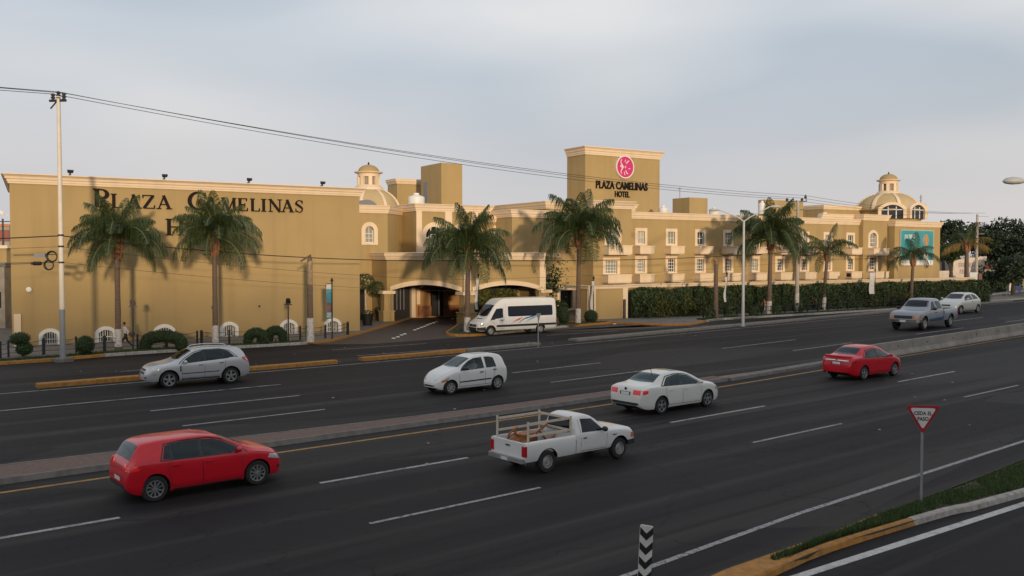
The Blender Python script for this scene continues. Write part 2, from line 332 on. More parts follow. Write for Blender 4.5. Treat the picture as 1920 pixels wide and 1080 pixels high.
# driveway through the canopy
DW = [G(*p) for p in ((590, 646), (640, 634), (690, 622), (740, 606), (775, 595.5), (812, 590))] + [uvw(13, 14), uvw(22, 9), G(1040, 598), G(1180, 607), G(1300, 609), G(1330, 602), G(1240, 615), G(1100, 620), G(1000, 622), G(850, 634), G(700, 645)]
mb = MB(); mb.poly([(p.x, p.y, .004) for p in DW]); drv = struct(mb.build('driveway', DRIVE))
studs = [((738, 634.5)), (746, 632), (753, 628.5), (759, 626.5), (778, 619), (784, 616.5), (790, 614), (796, 612), (801.5, 609.5), (807, 607.3), (813, 605.5), (818, 603.5), (849, 598), (857, 597.5), (866, 597),
         (1063, 597.5), (1079, 599), (1096, 600.2), (1127, 601), (1152, 607.5), (1177, 604), (1194, 604.7), (1210, 606), (1227, 607.2)]
for p in studs:
    q = G(*p); mb = MB(); M = Matrix.Translation((q.x, q.y, .004)); mb.lathe([(.16, 0), (.13, .03), (.07, .045), (0, .05)], 10, M); mb.build('road_stud', WHITE, drv)
# planted island in front of the canopy
ISpx = [(836, 621.5), (843, 626.5), (888, 627), (960, 620.5), (1050, 611.5), (1100, 607.5), (1138, 604.5), (1146, 602.8), (1130, 601.8), (1000, 603), (882, 604), (862, 605.5), (848, 614.5)]
IS = [G(*p, .15) for p in ISpx]
isl = slab('traffic_island', IS, SOIL, .145)
ISs = smooth_path(IS + [IS[0]], 3); kerb(ISs[:8], KERBY, isl, .18); kerb(ISs[7:14], KERBW, isl, .18); kerb(ISs[13:], KERBY, isl, .18)
# separator between avenue and side road
sep = empty('separator_kerb', (16, 44, 0), 0, 'low yellow painted kerb strip behind the silver crossover, between avenue and side road', 'kerb')
def sepseg(s0, s1, w, m, root, h=.2, t=44.15):
    n = max(3, int((s1 - s0) / 2.4)); off = root.location
    for i in range(n):                     # cast lengths laid end to end
        a = s0 + (s1 - s0) * i / n + .012; b = s0 + (s1 - s0) * (i + 1) / n - .012
        mb = MB(off); hh = h + random.uniform(-.012, .012); j = random.uniform(-.012, .012)
        mb.sweep([wp(a, t + j), wp(b, t + j)], [(-w, -.02), (-w, hh - .03), (-w + .03, hh), (-.03, hh), (0, hh - .03), (.03, -.02)]); fan_normals(mb.build('kerb_length', m, root))
sepseg(8.8, 23.6, .5, KERBY, sep)
sep2 = empty('separator_kerb', (29, 44, 0), 0, 'yellow and bare concrete kerb strip behind the small white hatchback', 'kerb')
sepseg(25.2, 32.5, .5, KERBY, sep2, t=44.2); sepseg(32.6, 38.9, .6, KERBC, sep2, .17, t=44.3)
sep3 = empty('separator_kerb', (60, 46, 0), 0, 'long low concrete strip under the double arm street lamp', 'kerb')
sepseg(42.6, 126, .9, KERBC, sep3, .16, t=44.5)
# median
med = empty('median_strip', (0, 26, 0), 0, 'raised median with worn brick paving between the two carriageways', 'median')
PAVER = mat('median_brick_paving', (.17, .105, .085), .9, var=.35, vscale=7, dark=(.1, .085, .075), dscale=1.2, damt=.7, bump=.6, bscale=22)
def medt(s): return (26.05, 27.9 - .055 * min(max(s - 4, 0), 14) if s < 18 else 27.1 - .01 * (s - 18))
off = Vector(med.location); ss = [-60, -30, -10, 0, 4, 8, 12, 16, 20, 24, 28, 32, 34.5]
mb = MB(off)
for a, b in zip(ss[:-1], ss[1:]):
    na, fa = medt(a); nb, fb = medt(b); mb.quad(wp(a, na + .1, .14), wp(b, nb + .1, .14), wp(b, fb - .1, .14), wp(a, fa - .1, .14))
mb.build('paving', PAVER, med)
mb = MB(off); mb.sweep([wp(s, medt(s)[0]) for s in ss], [(-.12, -.02), (-.12, .15), (-.02, .15), (.05, -.02)]); fan_normals(mb.build('kerb', KERBC, med))
mb = MB(off); mb.sweep([wp(s, medt(s)[1]) for s in reversed(ss)], [(-.12, -.02), (-.12, .15), (-.02, .15), (.05, -.02)]); fan_normals(mb.build('kerb', KERBC, med))
mb = MB(off); mb.sweep([wp(34.5, 25.95), wp(40, 26.0), wp(45, 26.1)], [(-1.0, -.02), (-.95, .05), (-.6, .13), (-.35, .07), (-.15, .15), (0, .14), (.05, -.02)]); fan_normals(mb.build('worn_kerb', KERBC, med))
# concrete barrier, cast lengths
bar = empty('concrete_barrier', tuple(wp(60, 25.9)), 0, 'long weathered concrete barrier beside the red sedan', 'barrier')
off = Vector(bar.location); prof = lambda k: [(-.62, -.02), (-.6, .08 * k), (-.46, .30 * k), (-.40, .80 * k), (-.22, .80 * k), (-.16, .30 * k), (-.02, .08 * k), (0, -.02)]
mb = MB(off); mb.sweep([wp(43.2, 25.5), wp(44.2, 25.5)], prof(.35)); mb.sweep([wp(44.2, 25.5), wp(45.6, 25.5)], prof(.75)); fan_normals(mb.build('barrier_nose', CONC, bar))
for i in range(24):
    a = 45.6 + i * 4.0; mb = MB(off); mb.sweep([wp(a + .015, 25.5), wp(a + 2, 25.5), wp(a + 3.985, 25.5)], prof(1)); fan_normals(mb.build('barrier_length', CONC, bar))
    mb = MB(off); q = wp(a + 2, 25.5); mb.lathe([(.05, 0), (.05, .02), (0, .02)], 8, Matrix.Translation(q + Vector((0, .19, .52))) @ Matrix.Rotation(R(90), 4, 'X')); mb.build('lifting_hole_disc', DARK, bar)  # raised dark disc; the hole's shade is put into its colour
# grass island with yellow kerb at the bottom right
GF = [Vector((9.7, 9.62, 0)), Vector((11.3, 10.0, 0))] + [G(*p) for p in ((1360, 1080), (1530, 1020), (1640, 974), (1727, 943), (1920, 868))] + [Vector((45, 11.6, 0)), Vector((90, 13, 0))]
GN = [Vector((9.7, 9.58, 0)), Vector((11.5, 9.62, 0))] + [G(*p) for p in ((1440, 1083), (1560, 1032), (1780, 965), (1920, 930))] + [Vector((45, 7.4, 0)), Vector((90, 5, 0))]
gis = slab('traffic_island', GN + GF[::-1], SOIL, .11)
GFp, GNp = smooth_path(GF, 3), smooth_path(GN, 3)
kerb(GFp[:13][::-1], KERBY, gis, .12, .10); kerb(GFp[12:][::-1], KERBC, gis, .11, .08)
kerb(GNp[:12], KERBY, gis, .13, .12); kerb(GNp[11:], KERBW, gis, .14, .13)
mb = MB(); P = [GN[0], GN[1], GN[2], GF[3], GF[2], GF[1]]; mb.poly([(p.x, p.y, .125) for p in P]); mb.build('island_nose', KERBY, gis)
def blades(name, n, sampler, hgt, label, m=GRASS, w=.02):
    pts = np.array([sampler() for _ in range(n)], np.float32); hh = hgt * rng.uniform(.5, 1.3, n); a = rng.uniform(0, 6.283, n); ln = rng.uniform(-.6, .6, (n, 2))
    vs = np.empty((n, 3, 3), np.float32); dx = np.stack([np.cos(a), np.sin(a), np.zeros(n)], 1) * w
    vs[:, 0] = pts - dx; vs[:, 1] = pts + dx; vs[:, 2] = pts + np.stack([ln[:, 0] * hh, ln[:, 1] * hh, hh], 1)
    me = bpy.data.meshes.new(name); me.from_pydata(vs.reshape(-1, 3), [], np.arange(3 * n).reshape(-1, 3)); me.materials.append(m); me.update()
    return tag(link(bpy.data.objects.new(name, me)), label, 'grass', kind='stuff')
def between(fa, fb, s0, s1, z):
    def f():
        s = s0 + (s1 - s0) * random.random() ** 1.4; a, b = fa(s), fb(s); return (s, a + (b - a) * random.random(), z)
    return f
ipl = lambda path: (lambda s: float(np.interp(s, [p.x for p in path], [p.y for p in path])))
fN, fF = ipl(GN), ipl(GF)
def gi():
    while True:
        s, t, z = between(lambda s: fN(s) + .2, lambda s: fF(s) - .15, 14.4, 60, .11)()
        if s > 15.5 or random.random() < .4:
            if math.sin(s * 2.1 + t * 1.3) + math.sin(s * .9 - t * 4) > -1.1 or random.random() < .25: return (s, t, z)
blades('grass', 26000, gi, .11, 'rough green grass on the island round the yield sign', w=.016)
kl = ipl(KL)
blades('grass', 9000, between(lambda s: kl(s) + .25, lambda s: kl(s) + 1.3, -2, 27.2, .15), .10, 'strip of grass under the clipped bushes by the big blank wall', w=.03)
krf = ipl(KR[5:])
blades('grass', 5000, between(lambda s: krf(s) + .25, lambda s: krf(s) + 1.2, 64.5, 108, .15), .12, 'thin grass strip between the long hedge and its pavement kerb', w=.04)
def isg():
    a, b = random.choice(((IS[1], IS[6]), (IS[2], IS[5]))); k = random.random(); p = a.lerp(b, k); q = IS[11].lerp(IS[8], k); r_ = p.lerp(q, random.uniform(.05, .35)); return (r_.x, r_.y, .145)
blades('grass', 3500, isg, .12, 'small lawn on the planted island under the van', w=.035)
for i in range(46):                        # scattered litter and chips
    s, t = random.uniform(4, 60), random.choice((random.uniform(10.5, 24), random.uniform(28, 43), random.uniform(45, 55), 44.9))
    q = wp(s, t); mb = MB(); r_ = random.uniform(.03, .07); mb.prism([(q.x + r_ * math.cos(a) * random.uniform(.5, 1.4), q.y + r_ * math.sin(a)) for a in (0, 1.2, 2.6, 4, 5.2)], .002, .02); mb.build('stone_chip', KERBW, road)
# ================================================================== the hotel
def bthing(name, u, v, label, cat='building'):
    o = empty(name, uvw(u, v, 0), ANG, label, cat); o['off'] = 0; del o['off']; return o, (u, v, 0)
def arch_pts(u0, u1, zs, rise, n=10):
    w = (u1 - u0) / 2; c = (u0 + u1) / 2
    if rise <= 0: return [(u0, zs), (u1, zs)]
    rad = (w * w + rise * rise) / (2 * rise); a0 = math.asin(min(1, w / rad)); zc = zs + rise - rad
    return [(c + rad * math.sin(-a0 + 2 * a0 * i / n), zc + rad * math.cos(-a0 + 2 * a0 * i / n)) for i in range(n + 1)]
def front_wall(mb, u0, u1, z0, z1, v, ops, dep=.22):
    us = sorted({u0, u1, *[o[0] for o in ops], *[o[1] for o in ops]}); zs = sorted({z0, z1, *[o[2] for o in ops], *[o[3] for o in ops]})
    for a, b in zip(us[:-1], us[1:]):
        for c, d in zip(zs[:-1], zs[1:]):
            m = ((a + b) / 2, (c + d) / 2)
            if not any(o[0] < m[0] < o[1] and o[2] < m[1] < o[3] for o in ops): mb.quad((a, v, c), (b, v, c), (b, v, d), (a, v, d))
    for o in ops:
        a, b, c, d, rise = o; w = v + dep; sp = d - rise; cur = arch_pts(a, b, sp, rise)
        mb.quad((a, v, c), (a, v, sp), (a, w, sp), (a, w, c)); mb.quad((b, v, sp), (b, v, c), (b, w, c), (b, w, sp)); mb.quad((a, v, c), (a, w, c), (b, w, c), (b, v, c))
        for p, q in zip(cur[:-1], cur[1:]):
            mb.quad((p[0], v, p[1]), (p[0], w, p[1]), (q[0], w, q[1]), (q[0], v, q[1]))
            if rise > 0: mb.quad((p[0], v, p[1]), (q[0], v, q[1]), (q[0], v, d), (p[0], v, d))
def block(mb, u0, u1, v0, v1, z0, z1, ops=(), dep=.22):
    front_wall(mb, u0, u1, z0, z1, v0, list(ops), dep)
    mb.quad((u0, v1, z0), (u0, v0, z0), (u0, v0, z1), (u0, v1, z1)); mb.quad((u1, v0, z0), (u1, v1, z0), (u1, v1, z1), (u1, v0, z1)); mb.quad((u1, v1, z0), (u0, v1, z0), (u0, v1, z1), (u1, v1, z1))
    mb.quad((u0, v0, z1), (u1, v0, z1), (u1, v1, z1), (u0, v1, z1))
def corn(z, h=.95, o=.42):              # stepped cornice profile with its top at z
    return [(.003, z - h), (.09, z - h), (.11, z - h * .80), (.15, z - h * .78), (.15, z - h * .56), (.24, z - h * .52), (.27, z - h * .30), (o * .85, z - h * .14), (o, z - h * .10), (o, z), (-.3, z + .05), (-.3, z - .1)]
def cornice(path, z, root, off, h=.95, o=.42, m=None): mb = MB(off); mb.sweep(path, corn(z, h, o)); return fan_normals(mb.build('cornice', m or CREAM, root))
def window(root, off, op, v, sur=.3, glass=GLASSD, bars=(1, 2), barm=WHITE, barw=.05, proud=.06, sill=True, dep=.22, surm=None):
    a, b, c, d, rise = op; mb = MB(off); out = arch_pts(a - sur, b + sur, d - rise + (sur * .2 if rise else sur), rise + sur * .8 if rise else 0); inn = arch_pts(a, b, d - rise, rise); f, k = v - proud, v + .02
    def ring(P, Q):
        for i in range(len(P) - 1):
            p, p2, q, q2 = P[i], P[i + 1], Q[i], Q[i + 1]
            mb.quad((p[0], f, p[1]), (p2[0], f, p2[1]), (q2[0], f, q2[1]), (q[0], f, q[1])); mb.quad((q[0], f, q[1]), (q2[0], f, q2[1]), (q2[0], k, q2[1]), (q[0], k, q[1])); mb.quad((p2[0], f, p2[1]), (p[0], f, p[1]), (p[0], k, p[1]), (p2[0], k, p2[1]))
    inner = [(a, c)] + inn + [(b, c)]; outer = [(a - sur, c - (sur * .5 if sill else 0))] + out + [(b + sur, c - (sur * .5 if sill else 0))]
    if sill: inner += [(a, c)]; outer += [(a - sur, c - sur * .5)]
    ring(inner, outer); w = fan_normals(mb.build('window', surm or CREAM, root))
    mb = MB(off); P = [(a, c)] + inn + [(b, c)]; mb.poly([(x, v + dep - .02, z) for x, z in P]); mb.build('pane', glass, w)
    nx, nz = bars; bw = barw; dp = v + dep - .06
    def zt(x):
        for p, q in zip(inn[:-1], inn[1:]):
            if p[0] - 1e-6 <= x <= q[0] + 1e-6: return p[1] + (q[1] - p[1]) * (x - p[0]) / max(q[0] - p[0], 1e-6)
        return d
    for i in range(nx):
        x = a + (b - a) * (i + 1) / (nx + 1); mb = MB(off); mb.box(x - bw / 2, x + bw / 2, dp - .03, dp, c, zt(x)); mb.build('glazing_bar', barm, w)
    for i in range(nz):
        z = c + (d - rise * .7 - c) * (i + 1) / (nz + 1); mb = MB(off); mb.box(a, b, dp - .026, dp - .004, z - bw / 2, z + bw / 2); mb.build('glazing_bar', barm, w)
    mb = MB(off)
    for x in (a + .03, b - .03): mb.box(x - .04, x + .04, dp - .034, dp + .01, c, d - rise)
    mb.box(a, b, dp - .033, dp + .009, c, c + .06); mb.build('sash', barm, w); return w

# ---- left block with the big lettering
ua, zt = hu(20, 0), 11.05
hb, off = bthing('hotel_hall', ua, 0, 'tall blank ochre block carrying the big brown hotel lettering')
wins = []
for px, w_, py0, py1 in ((91, 27, 651, 628), (196, 27, 647, 622), (306, 27, 640, 617), (428, 22, 632, 611), (540, 21, 626, 606), (622.5, 20, 622, 602)):
    u0, u1 = hu(px - w_ / 2, 0), hu(px + w_ / 2, 0); wins.append((u0, u1, .16, .98, .2))
mb = MB(off); block(mb, ua, 0, 0, 18, 0, zt - .3, wins, .3); mb.v = [(x + 1.3 * (y / 18), y, z) if abs(x) < .02 else (x, y, z) for x, y, z in mb.v]; fan_normals(mb.build('wall', OCHRE, hb))
for w_ in wins: window(hb, off, w_, 0, .24, GLASSD, (5, 1), WHITE, .06, .1, sill=False, dep=.3, surm=WHITE)
cornice([(ua + 1.3, 18), (ua, 0), (0, 0), (0, 18)], zt, hb, off, .62, .45)
mb = MB(off); mb.box(ua + 1.6, -.4, .4, 17.6, zt - .1, zt - .06); mb.build('roof', ROOF, hb)
mb = MB(off); mb.box(ua + .1, ua + .5, -.16, -.003, 0, 2.2); mb.build('corner_guard', CREAM, hb)
for px, py in ((54, 543), (398, 576), (486, 574)):
    q = hit(px, py, 0); mb = MB(off); M = Matrix.Translation((q[0], 0, q[1])) @ Matrix.Rotation(R(90), 4, 'X'); mb.lathe([(.17, 0), (.17, .12), (.12, .17), (0, .18)], 12, M) if px == 54 else mb.lathe([(.07, -.0), (.07, .1), (0, .1)], 8, M); mb.build('vent' if px != 54 else 'wall_lamp', WHITE if px == 54 else BLACK, hb)

# serif lettering built of strokes; a cap is 1 high, stems thick, hairlines thin
def arc(cx, cz, rx, rz, a0, a1, n=14): return [(cx + rx * math.cos(R(a0 + (a1 - a0) * i / n)), cz + rz * math.sin(R(a0 + (a1 - a0) * i / n))) for i in range(n + 1)]
TH, TN, SF = .17, .075, .07
def sf(x0, x1, z): return ([(x0, z), (x1, z)], [SF, SF])
GLY = {
 'P': (.66, [([(.17, 0), (.17, 1)], TH), sf(.02, .36, .035), sf(.02, .3, .965), (([(.17, .95)] + arc(.34, .715, .235, .235, 90, -90) + [(.17, .48)]), [TN, TN] + [TN + (TH - TN) * math.sin(math.pi * i / 14) for i in range(15)] + [TN])]),
 'L': (.66, [([(.17, 0), (.17, 1)], TH), sf(.02, .32, .965), ([(.1, .035), (.6, .035)], TN), ([(.58, 0), (.61, .26)], [.09, .04])]),
 'A': (.86, [([(.14, .03), (.43, .97)], TN), ([(.40, 1.0), (.72, .03)], TH), ([(.24, .34), (.6, .34)], TN), sf(.0, .28, .035), sf(.54, .88, .035)]),
 'Z': (.74, [([(.62, .95), (.12, .05)], TH), ([(.08, .955), (.66, .955)], TN), ([(.08, .045), (.68, .045)], TN), ([(.07, .99), (.055, .75)], [.08, .04]), ([(.67, .01), (.7, .28)], [.08, .04])]),
 'C': (.84, [(arc(.46, .5, .38, .47, 42, 318, 24), [TN + (TH - TN) * (.5 - .5 * math.cos(2 * math.pi * i / 24)) ** .8 for i in range(25)]), ([(.755, .98), (.75, .66)], [.06, .05])]),
 'M': (1.0, [([(.16, .03), (.18, .97)], TN), ([(.14, 1.0), (.5, .03)], TH), ([(.5, .03), (.82, .97)], TN), ([(.84, 0), (.82, 1)], TH), sf(.02, .32, .035), sf(.68, .99, .035), sf(.04, .22, .965), sf(.78, .97, .965)]),
 'E': (.68, [([(.17, 0), (.17, 1)], TH), ([(.05, .96), (.58, .96)], TN), ([(.05, .04), (.62, .04)], TN), ([(.2, .51), (.48, .51)], TN), ([(.58, .99), (.57, .76)], [.08, .04]), ([(.61, .01), (.64, .27)], [.08, .04]), ([(.47, .62), (.47, .4)], .05)]),
 'I': (.4, [([(.2, 0), (.2, 1)], TH), sf(.04, .36, .035), sf(.04, .36, .965)]),
 'N': (.92, [([(.16, .02), (.16, .98)], TN), ([(.13, 1.0), (.76, .0)], TH), ([(.76, .02), (.76, .98)], TN), sf(.03, .3, .035), sf(.02, .22, .965), sf(.62, .9, .965)]),
 'S': (.6, [([(.50, .80)] + arc(.3, .74, .2, .22, 40, 200, 10) + [(.3, .52), (.42, .42)] + arc(.3, .25, .2, .22, 20, -150, 10), [TN] + [TN] * 8 + [.12, .15, .17, .17, .15, .12] + [TN] * 9), ([(.49, .96), (.5, .7)], [.06, .04]), ([(.08, .04), (.07, .32)], [.06, .04])]),
 'H': (.92, [([(.18, 0), (.18, 1)], TH), ([(.74, 0), (.74, 1)], TH), ([(.18, .51), (.74, .51)], TN), sf(.03, .34, .035), sf(.03, .34, .965), sf(.58, .9, .035), sf(.58, .9, .965)]),
 'O': (.92, [(arc(.46, .5, .36, .46, 0, 360, 32), [TN + (TH - TN) * abs(math.cos(2 * math.pi * i / 32)) for i in range(33)])]),
 'T': (.74, [([(.37, 0), (.37, 1)], TH), ([(.05, .955), (.69, .955)], TN), sf(.2, .54, .035), ([(.06, .99), (.04, .74)], [.08, .04]), ([(.68, .99), (.7, .74)], [.08, .04])]),
}
def letter(ch, u, z, h, v, off, root, m, wx=1.0, deep=.09):
    w, strokes = GLY[ch]; mb = MB(off)
    for j, (pts, wd) in enumerate(strokes):
        wd = wd if hasattr(wd, '__len__') else [wd] * len(pts); L = []; Rr = []
        for i, p in enumerate(pts):
            a = pts[max(i - 1, 0)]; b = pts[min(i + 1, len(pts) - 1)]; dx, dz = b[0] - a[0], b[1] - a[1]; ln = math.hypot(dx, dz) or 1; nx, nz = -dz / ln, dx / ln; k = wd[min(i, len(wd) - 1)] / 2
            L.append((u + (p[0] + nx * k) * h * wx, z + (p[1] + nz * k) * h)); Rr.append((u + (p[0] - nx * k) * h * wx, z + (p[1] - nz * k) * h))
        f = v - deep - .0025 * j
        for i in range(len(pts) - 1):
            q = [L[i], L[i + 1], Rr[i + 1], Rr[i]]
            mb.quad(*[(x, f, y) for x, y in q])
            for s_ in (L, Rr): mb.quad((s_[i][0], f, s_[i][1]), (s_[i + 1][0], f, s_[i + 1][1]), (s_[i + 1][0], v - .003, s_[i + 1][1]), (s_[i][0], v - .003, s_[i][1]))
        for i in (0, len(pts) - 1): mb.quad((L[i][0], f, L[i][1]), (Rr[i][0], f, Rr[i][1]), (Rr[i][0], v - .003, Rr[i][1]), (L[i][0], v - .003, L[i][1]))
    return mb.build('letter', m, root)
sg = empty('hotel_lettering', uvw(hu(176, 0), 0, 0), ANG, 'big brown serif letters reading PLAZA CAMELINAS HOTEL on the blank wall', 'sign'); so = (hu(176, 0), 0, 0)
def word(txt, pxs, big, small, zbase):
    for ch, px, h in zip(txt, pxs, [big] + [small] * 20): letter(ch, hu(px, 0), zbase, h, 0, so, sg, BROWN, 1.24)
word('PLAZA', (175, 208.5, 236.5, 267, 294), 1.24, .94, hz(260, 391, 0))
word('CAMELINAS', (353, 383.5, 414, 445.5, 469, 489, 503, 527, 553), 1.24, .92, hz(500, 397, 0))
word('HOTEL', (310, 355, 388, 416, 441), 1.14, .9, hz(330, 441.5, 0))
# floodlights on its roof edge
for px, py, nm in ((134, 329, 'first from the left'), (310, 338, 'second from the left'), (468, 345.5, 'third from the left'), (605, 351, 'fourth from the left')):
    u = hu(px, -.2); fl = empty('floodlight', uvw(u, -.2, zt + .04), ANG, 'black floodlight on the edge of the blank wall, ' + nm, 'floodlight', 'floodlights on the blank wall')
    mb = MB(); mb.box(-.06, .06, -.06, .3, 0, .05); mb.box(-.05, .05, -.05, .05, .05, .16); mb.build('bracket', BLACK, fl)
    mb = MB(); M = Matrix.Translation((0, -.12, .22)) @ Matrix.Rotation(R(-35), 4, 'X'); mb.prism([(-.19, -.08), (.19, -.08), (.15, .09), (-.15, .09)], -.06, .08, M); mb.build('lamp_housing', BLACK, fl)

# ---- octagonal corner with one arched window
v1 = 11.5; ua, ub = 3.2, hu(727, v1); zt = hz(727, 386, v1); oc, off = bthing('hotel_corner_bay', ua, v1, 'ochre chamfered corner bay with one arched window right of the blank wall')
op = (hu(685, v1), hu(701, v1), hz(690, 455, v1), hz(690, 424, v1), .35)
mb = MB(off); front_wall(mb, ua - 3, ub, 0, zt - .2, v1, [op]); cd = (ub + 3.4, v1 + 3.4)
mb.quad((ub, v1, 0), (*cd, 0), (*cd, zt - .2), (ub, v1, zt - .2)); mb.quad((*cd, 0), (cd[0], 20, 0), (cd[0], 20, zt - .2), (*cd, zt - .2)); mb.quad((ua - 3, v1, zt - .2), (ub, v1, zt - .2), (*cd, zt - .2), (ua - 3, 20, zt - .2)); fan_normals(mb.build('wall', OCHRE, oc))
cornice([(ua - 3, v1), (ub, v1), cd, (cd[0], 20)], zt, oc, off, .7, .35)
window(oc, off, op, v1, .38, GLASSC, (1, 2), WHITE, .05)
mb = MB(off); mb.box(3.2, 5.2, v1 - .02, v1 - .005, 0, 2.9); mb.build('passage_shade_panel', DARK, oc)  # flat dark panel on the solid wall; its colour stands for the passage shade

# ---- entrance canopy: side arch towards the drive, front arch towards the street
Apt, Mpt, Bpt = (hu(725, 8.2), 8.2), (10.75, 2.35), (19.2, 3.2)
cp, off = bthing('entrance_canopy', *Mpt, 'ochre entrance canopy with two wide cream arches over the driveway')
ZC = hz(900, 474, 3); ZS = 2.82
def arch_wall(P, Q, a, b, zs, rise, ztop, th, name_off):
    P, Q = Vector((*P, 0)), Vector((*Q, 0)); d = (Q - P).normalized(); nrm = Vector((d.y, -d.x, 0)); L = (Q - P).length; cur = arch_pts(a, b, zs, rise, 20)
    w = MB(name_off)
    def pt(x, z, o): q = P + d * x + nrm * o; return (q.x, q.y, z)
    low = [(0, 0), (a, 0)] if a > .05 else []
    segs = ([(0, a, 0, 0)] if a > .05 else []) + [(p[0], q[0], p[1], q[1]) for p, q in zip(cur[:-1], cur[1:])] + ([(b, L, 0, 0)] if b < L - .05 else [])
    for x0, x1, z0, z1 in segs:
        for o in (0, -th): w.quad(pt(x0, z0, o), pt(x1, z1, o), pt(x1, ztop, o), pt(x0, ztop, o))
        if z0 > 0: w.quad(pt(x0, z0, 0), pt(x0, z0, -th), pt(x1, z1, -th), pt(x1, z1, 0))
    for x in (a, b): w.quad(pt(x, 0, 0), pt(x, 0, -th), pt(x, zs, -th), pt(x, zs, 0))
    w.quad(pt(0, ztop, 0), pt(L, ztop, 0), pt(L, ztop, -th), pt(0, ztop, -th))
    t = MB(name_off); outer = [(p[0], p[1] + .40) for p in cur]
    for i in range(len(cur) - 1):
        p, q, r_, s_ = cur[i], cur[i + 1], outer[i + 1], outer[i]
        t.quad(pt(*p, .07), pt(*q, .07), pt(*r_, .07), pt(*s_, .07)); t.quad(pt(*s_, .07), pt(*r_, .07), pt(*r_, -.02), pt(*s_, -.02)); t.quad(pt(*p, .07), pt(*p, -.1), pt(*q, -.1), pt(*q, .07))
    for i in (0, -1): t.quad(pt(*cur[i], .07), pt(*outer[i], .07), pt(*outer[i], -.02), pt(*cur[i], -.02))
    return w, t, pt, L
L1 = math.dist(Apt, Mpt); w, t, pt1, _ = arch_wall(Apt, Mpt, .35, L1 - .5, ZS, .58, ZC - .3, .5, off); fan_normals(w.build('wall', OCHRE, cp)); fan_normals(t.build('archivolt', CREAM, cp))
L2 = math.dist(Mpt, Bpt); w, t, pt2, _ = arch_wall(Mpt, Bpt, .5, L2 - .6, ZS, .52, ZC - .3, .5, off); fan_normals(w.build('wall', OCHRE, cp)); fan_normals(t.build('archivolt', CREAM, cp))
mb = MB(off); mb.quad((Apt[0], v1, 0), (*Apt, 0), (*Apt, ZC - .3), (Apt[0], v1, ZC - .3)); mb.build('wall', OCHRE, cp)
mb = MB(off); mb.quad((*Bpt, 0), (Bpt[0], 7.6, 0), (Bpt[0], 7.6, ZC - .3), (*Bpt, ZC - .3)); mb.build('wall', OCHRE, cp)
mb = MB(off); mb.prism([(Apt[0] + .1, Apt[1]), (Mpt[0] + .1, Mpt[1] + .1), (Bpt[0] - .1, Bpt[1] + .1), (Bpt[0] - .1, 11.2), (Apt[0] + .1, v1 - .02)], ZC - .75, ZC - .45); fan_normals(mb.build('roof', ROOF, cp))
cornice([(Apt[0], v1), Apt, Mpt, Bpt, (Bpt[0], 9)], ZC, cp, off, .62, .3)
for q, w_ in ((Mpt, .62), (Apt, .5), (Bpt, .5)):
    mb = MB(off); c_ = (q[0] + .1, q[1] + .3); mb.box(c_[0] - w_ - .02, c_[0] + w_ + .02, c_[1] - w_, c_[1] + w_, .1, 1.0); mb.box(c_[0] - w_ - .08, c_[0] + w_ + .08, c_[1] - w_ - .06, c_[1] + w_ + .06, 1.0, 1.1); mb.build('pedestal', OCHRE, cp)
    mb = MB(off); mb.box(c_[0] - w_ * .78, c_[0] + w_ * .78, c_[1] - w_ * .78, c_[1] + w_ * .78, 1.1, ZS - .25); mb.build('pillar', OCHRE, cp)
    mb = MB(off); mb.box(c_[0] - w_ - .1, c_[0] + w_ + .1, c_[1] - w_ - .08, c_[1] + w_ + .08, ZS - .25, ZS + .02); mb.build('capital', CREAM, cp)
mb = MB(off); mb.box(Mpt[0] - .34, Mpt[0] + .3, Mpt[1] - .12, Mpt[1] + .1, ZS + .02, ZC - .62); mb.build('pilaster', CREAM, cp)
mb = MB(off); mb.box(Bpt[0] - .62, Bpt[0] + .02, Bpt[1] - .22, Bpt[1] + .1, ZS + .02, ZC - .62); mb.build('pilaster', CREAM, cp)
# hall front under the canopy
lb, off2 = bthing('lobby_front', 12, 12.8, 'brown lobby wall with a dark doorway seen under the canopy arch')
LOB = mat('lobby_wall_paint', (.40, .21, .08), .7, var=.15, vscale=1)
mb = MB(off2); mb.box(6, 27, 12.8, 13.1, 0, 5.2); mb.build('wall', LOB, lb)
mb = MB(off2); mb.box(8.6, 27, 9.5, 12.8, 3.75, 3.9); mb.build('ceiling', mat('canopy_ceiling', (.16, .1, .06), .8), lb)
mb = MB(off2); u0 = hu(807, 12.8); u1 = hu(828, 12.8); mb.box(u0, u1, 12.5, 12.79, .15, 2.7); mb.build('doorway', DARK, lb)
mb = MB(off2); mb.box((u0 + u1) / 2 - .06, (u0 + u1) / 2 + .06, 12.2, 12.3, .15, 2.7); mb.build('post', STEEL, lb)
mb = MB(off2); P = arch_pts(hu(786, 12.8), hu(860, 12.8), 2.6, 1.0, 14)
for p, q in zip(P[:-1], P[1:]): mb.quad((p[0], 12.73, p[1]), (q[0], 12.73, q[1]), (q[0], 12.73, q[1] + .35), (p[0], 12.73, p[1] + .35))
mb.box(P[0][0] - .3, P[0][0] + .05, 12.72, 12.79, 1.3, 2.9); mb.build('arch_moulding', CREAM, lb)
mb = MB(off2); mb.box(hu(783, 12.8), hu(866, 12.8), 12.6, 12.79, .15, 1.15); mb.build('stone_dado', mat('reddish_stone', (.34, .15, .07), .35, var=.5, vscale=2), lb)
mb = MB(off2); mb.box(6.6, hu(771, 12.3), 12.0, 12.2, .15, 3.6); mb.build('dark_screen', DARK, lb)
for i in range(7):
    x = 7.1 + i * .36; mb = MB(off2); mb.box(x, x + .07, 11.9, 11.97, .9, 3.2 + .2 * math.sin(i)); mb.build('screen_bar', STEEL, lb)
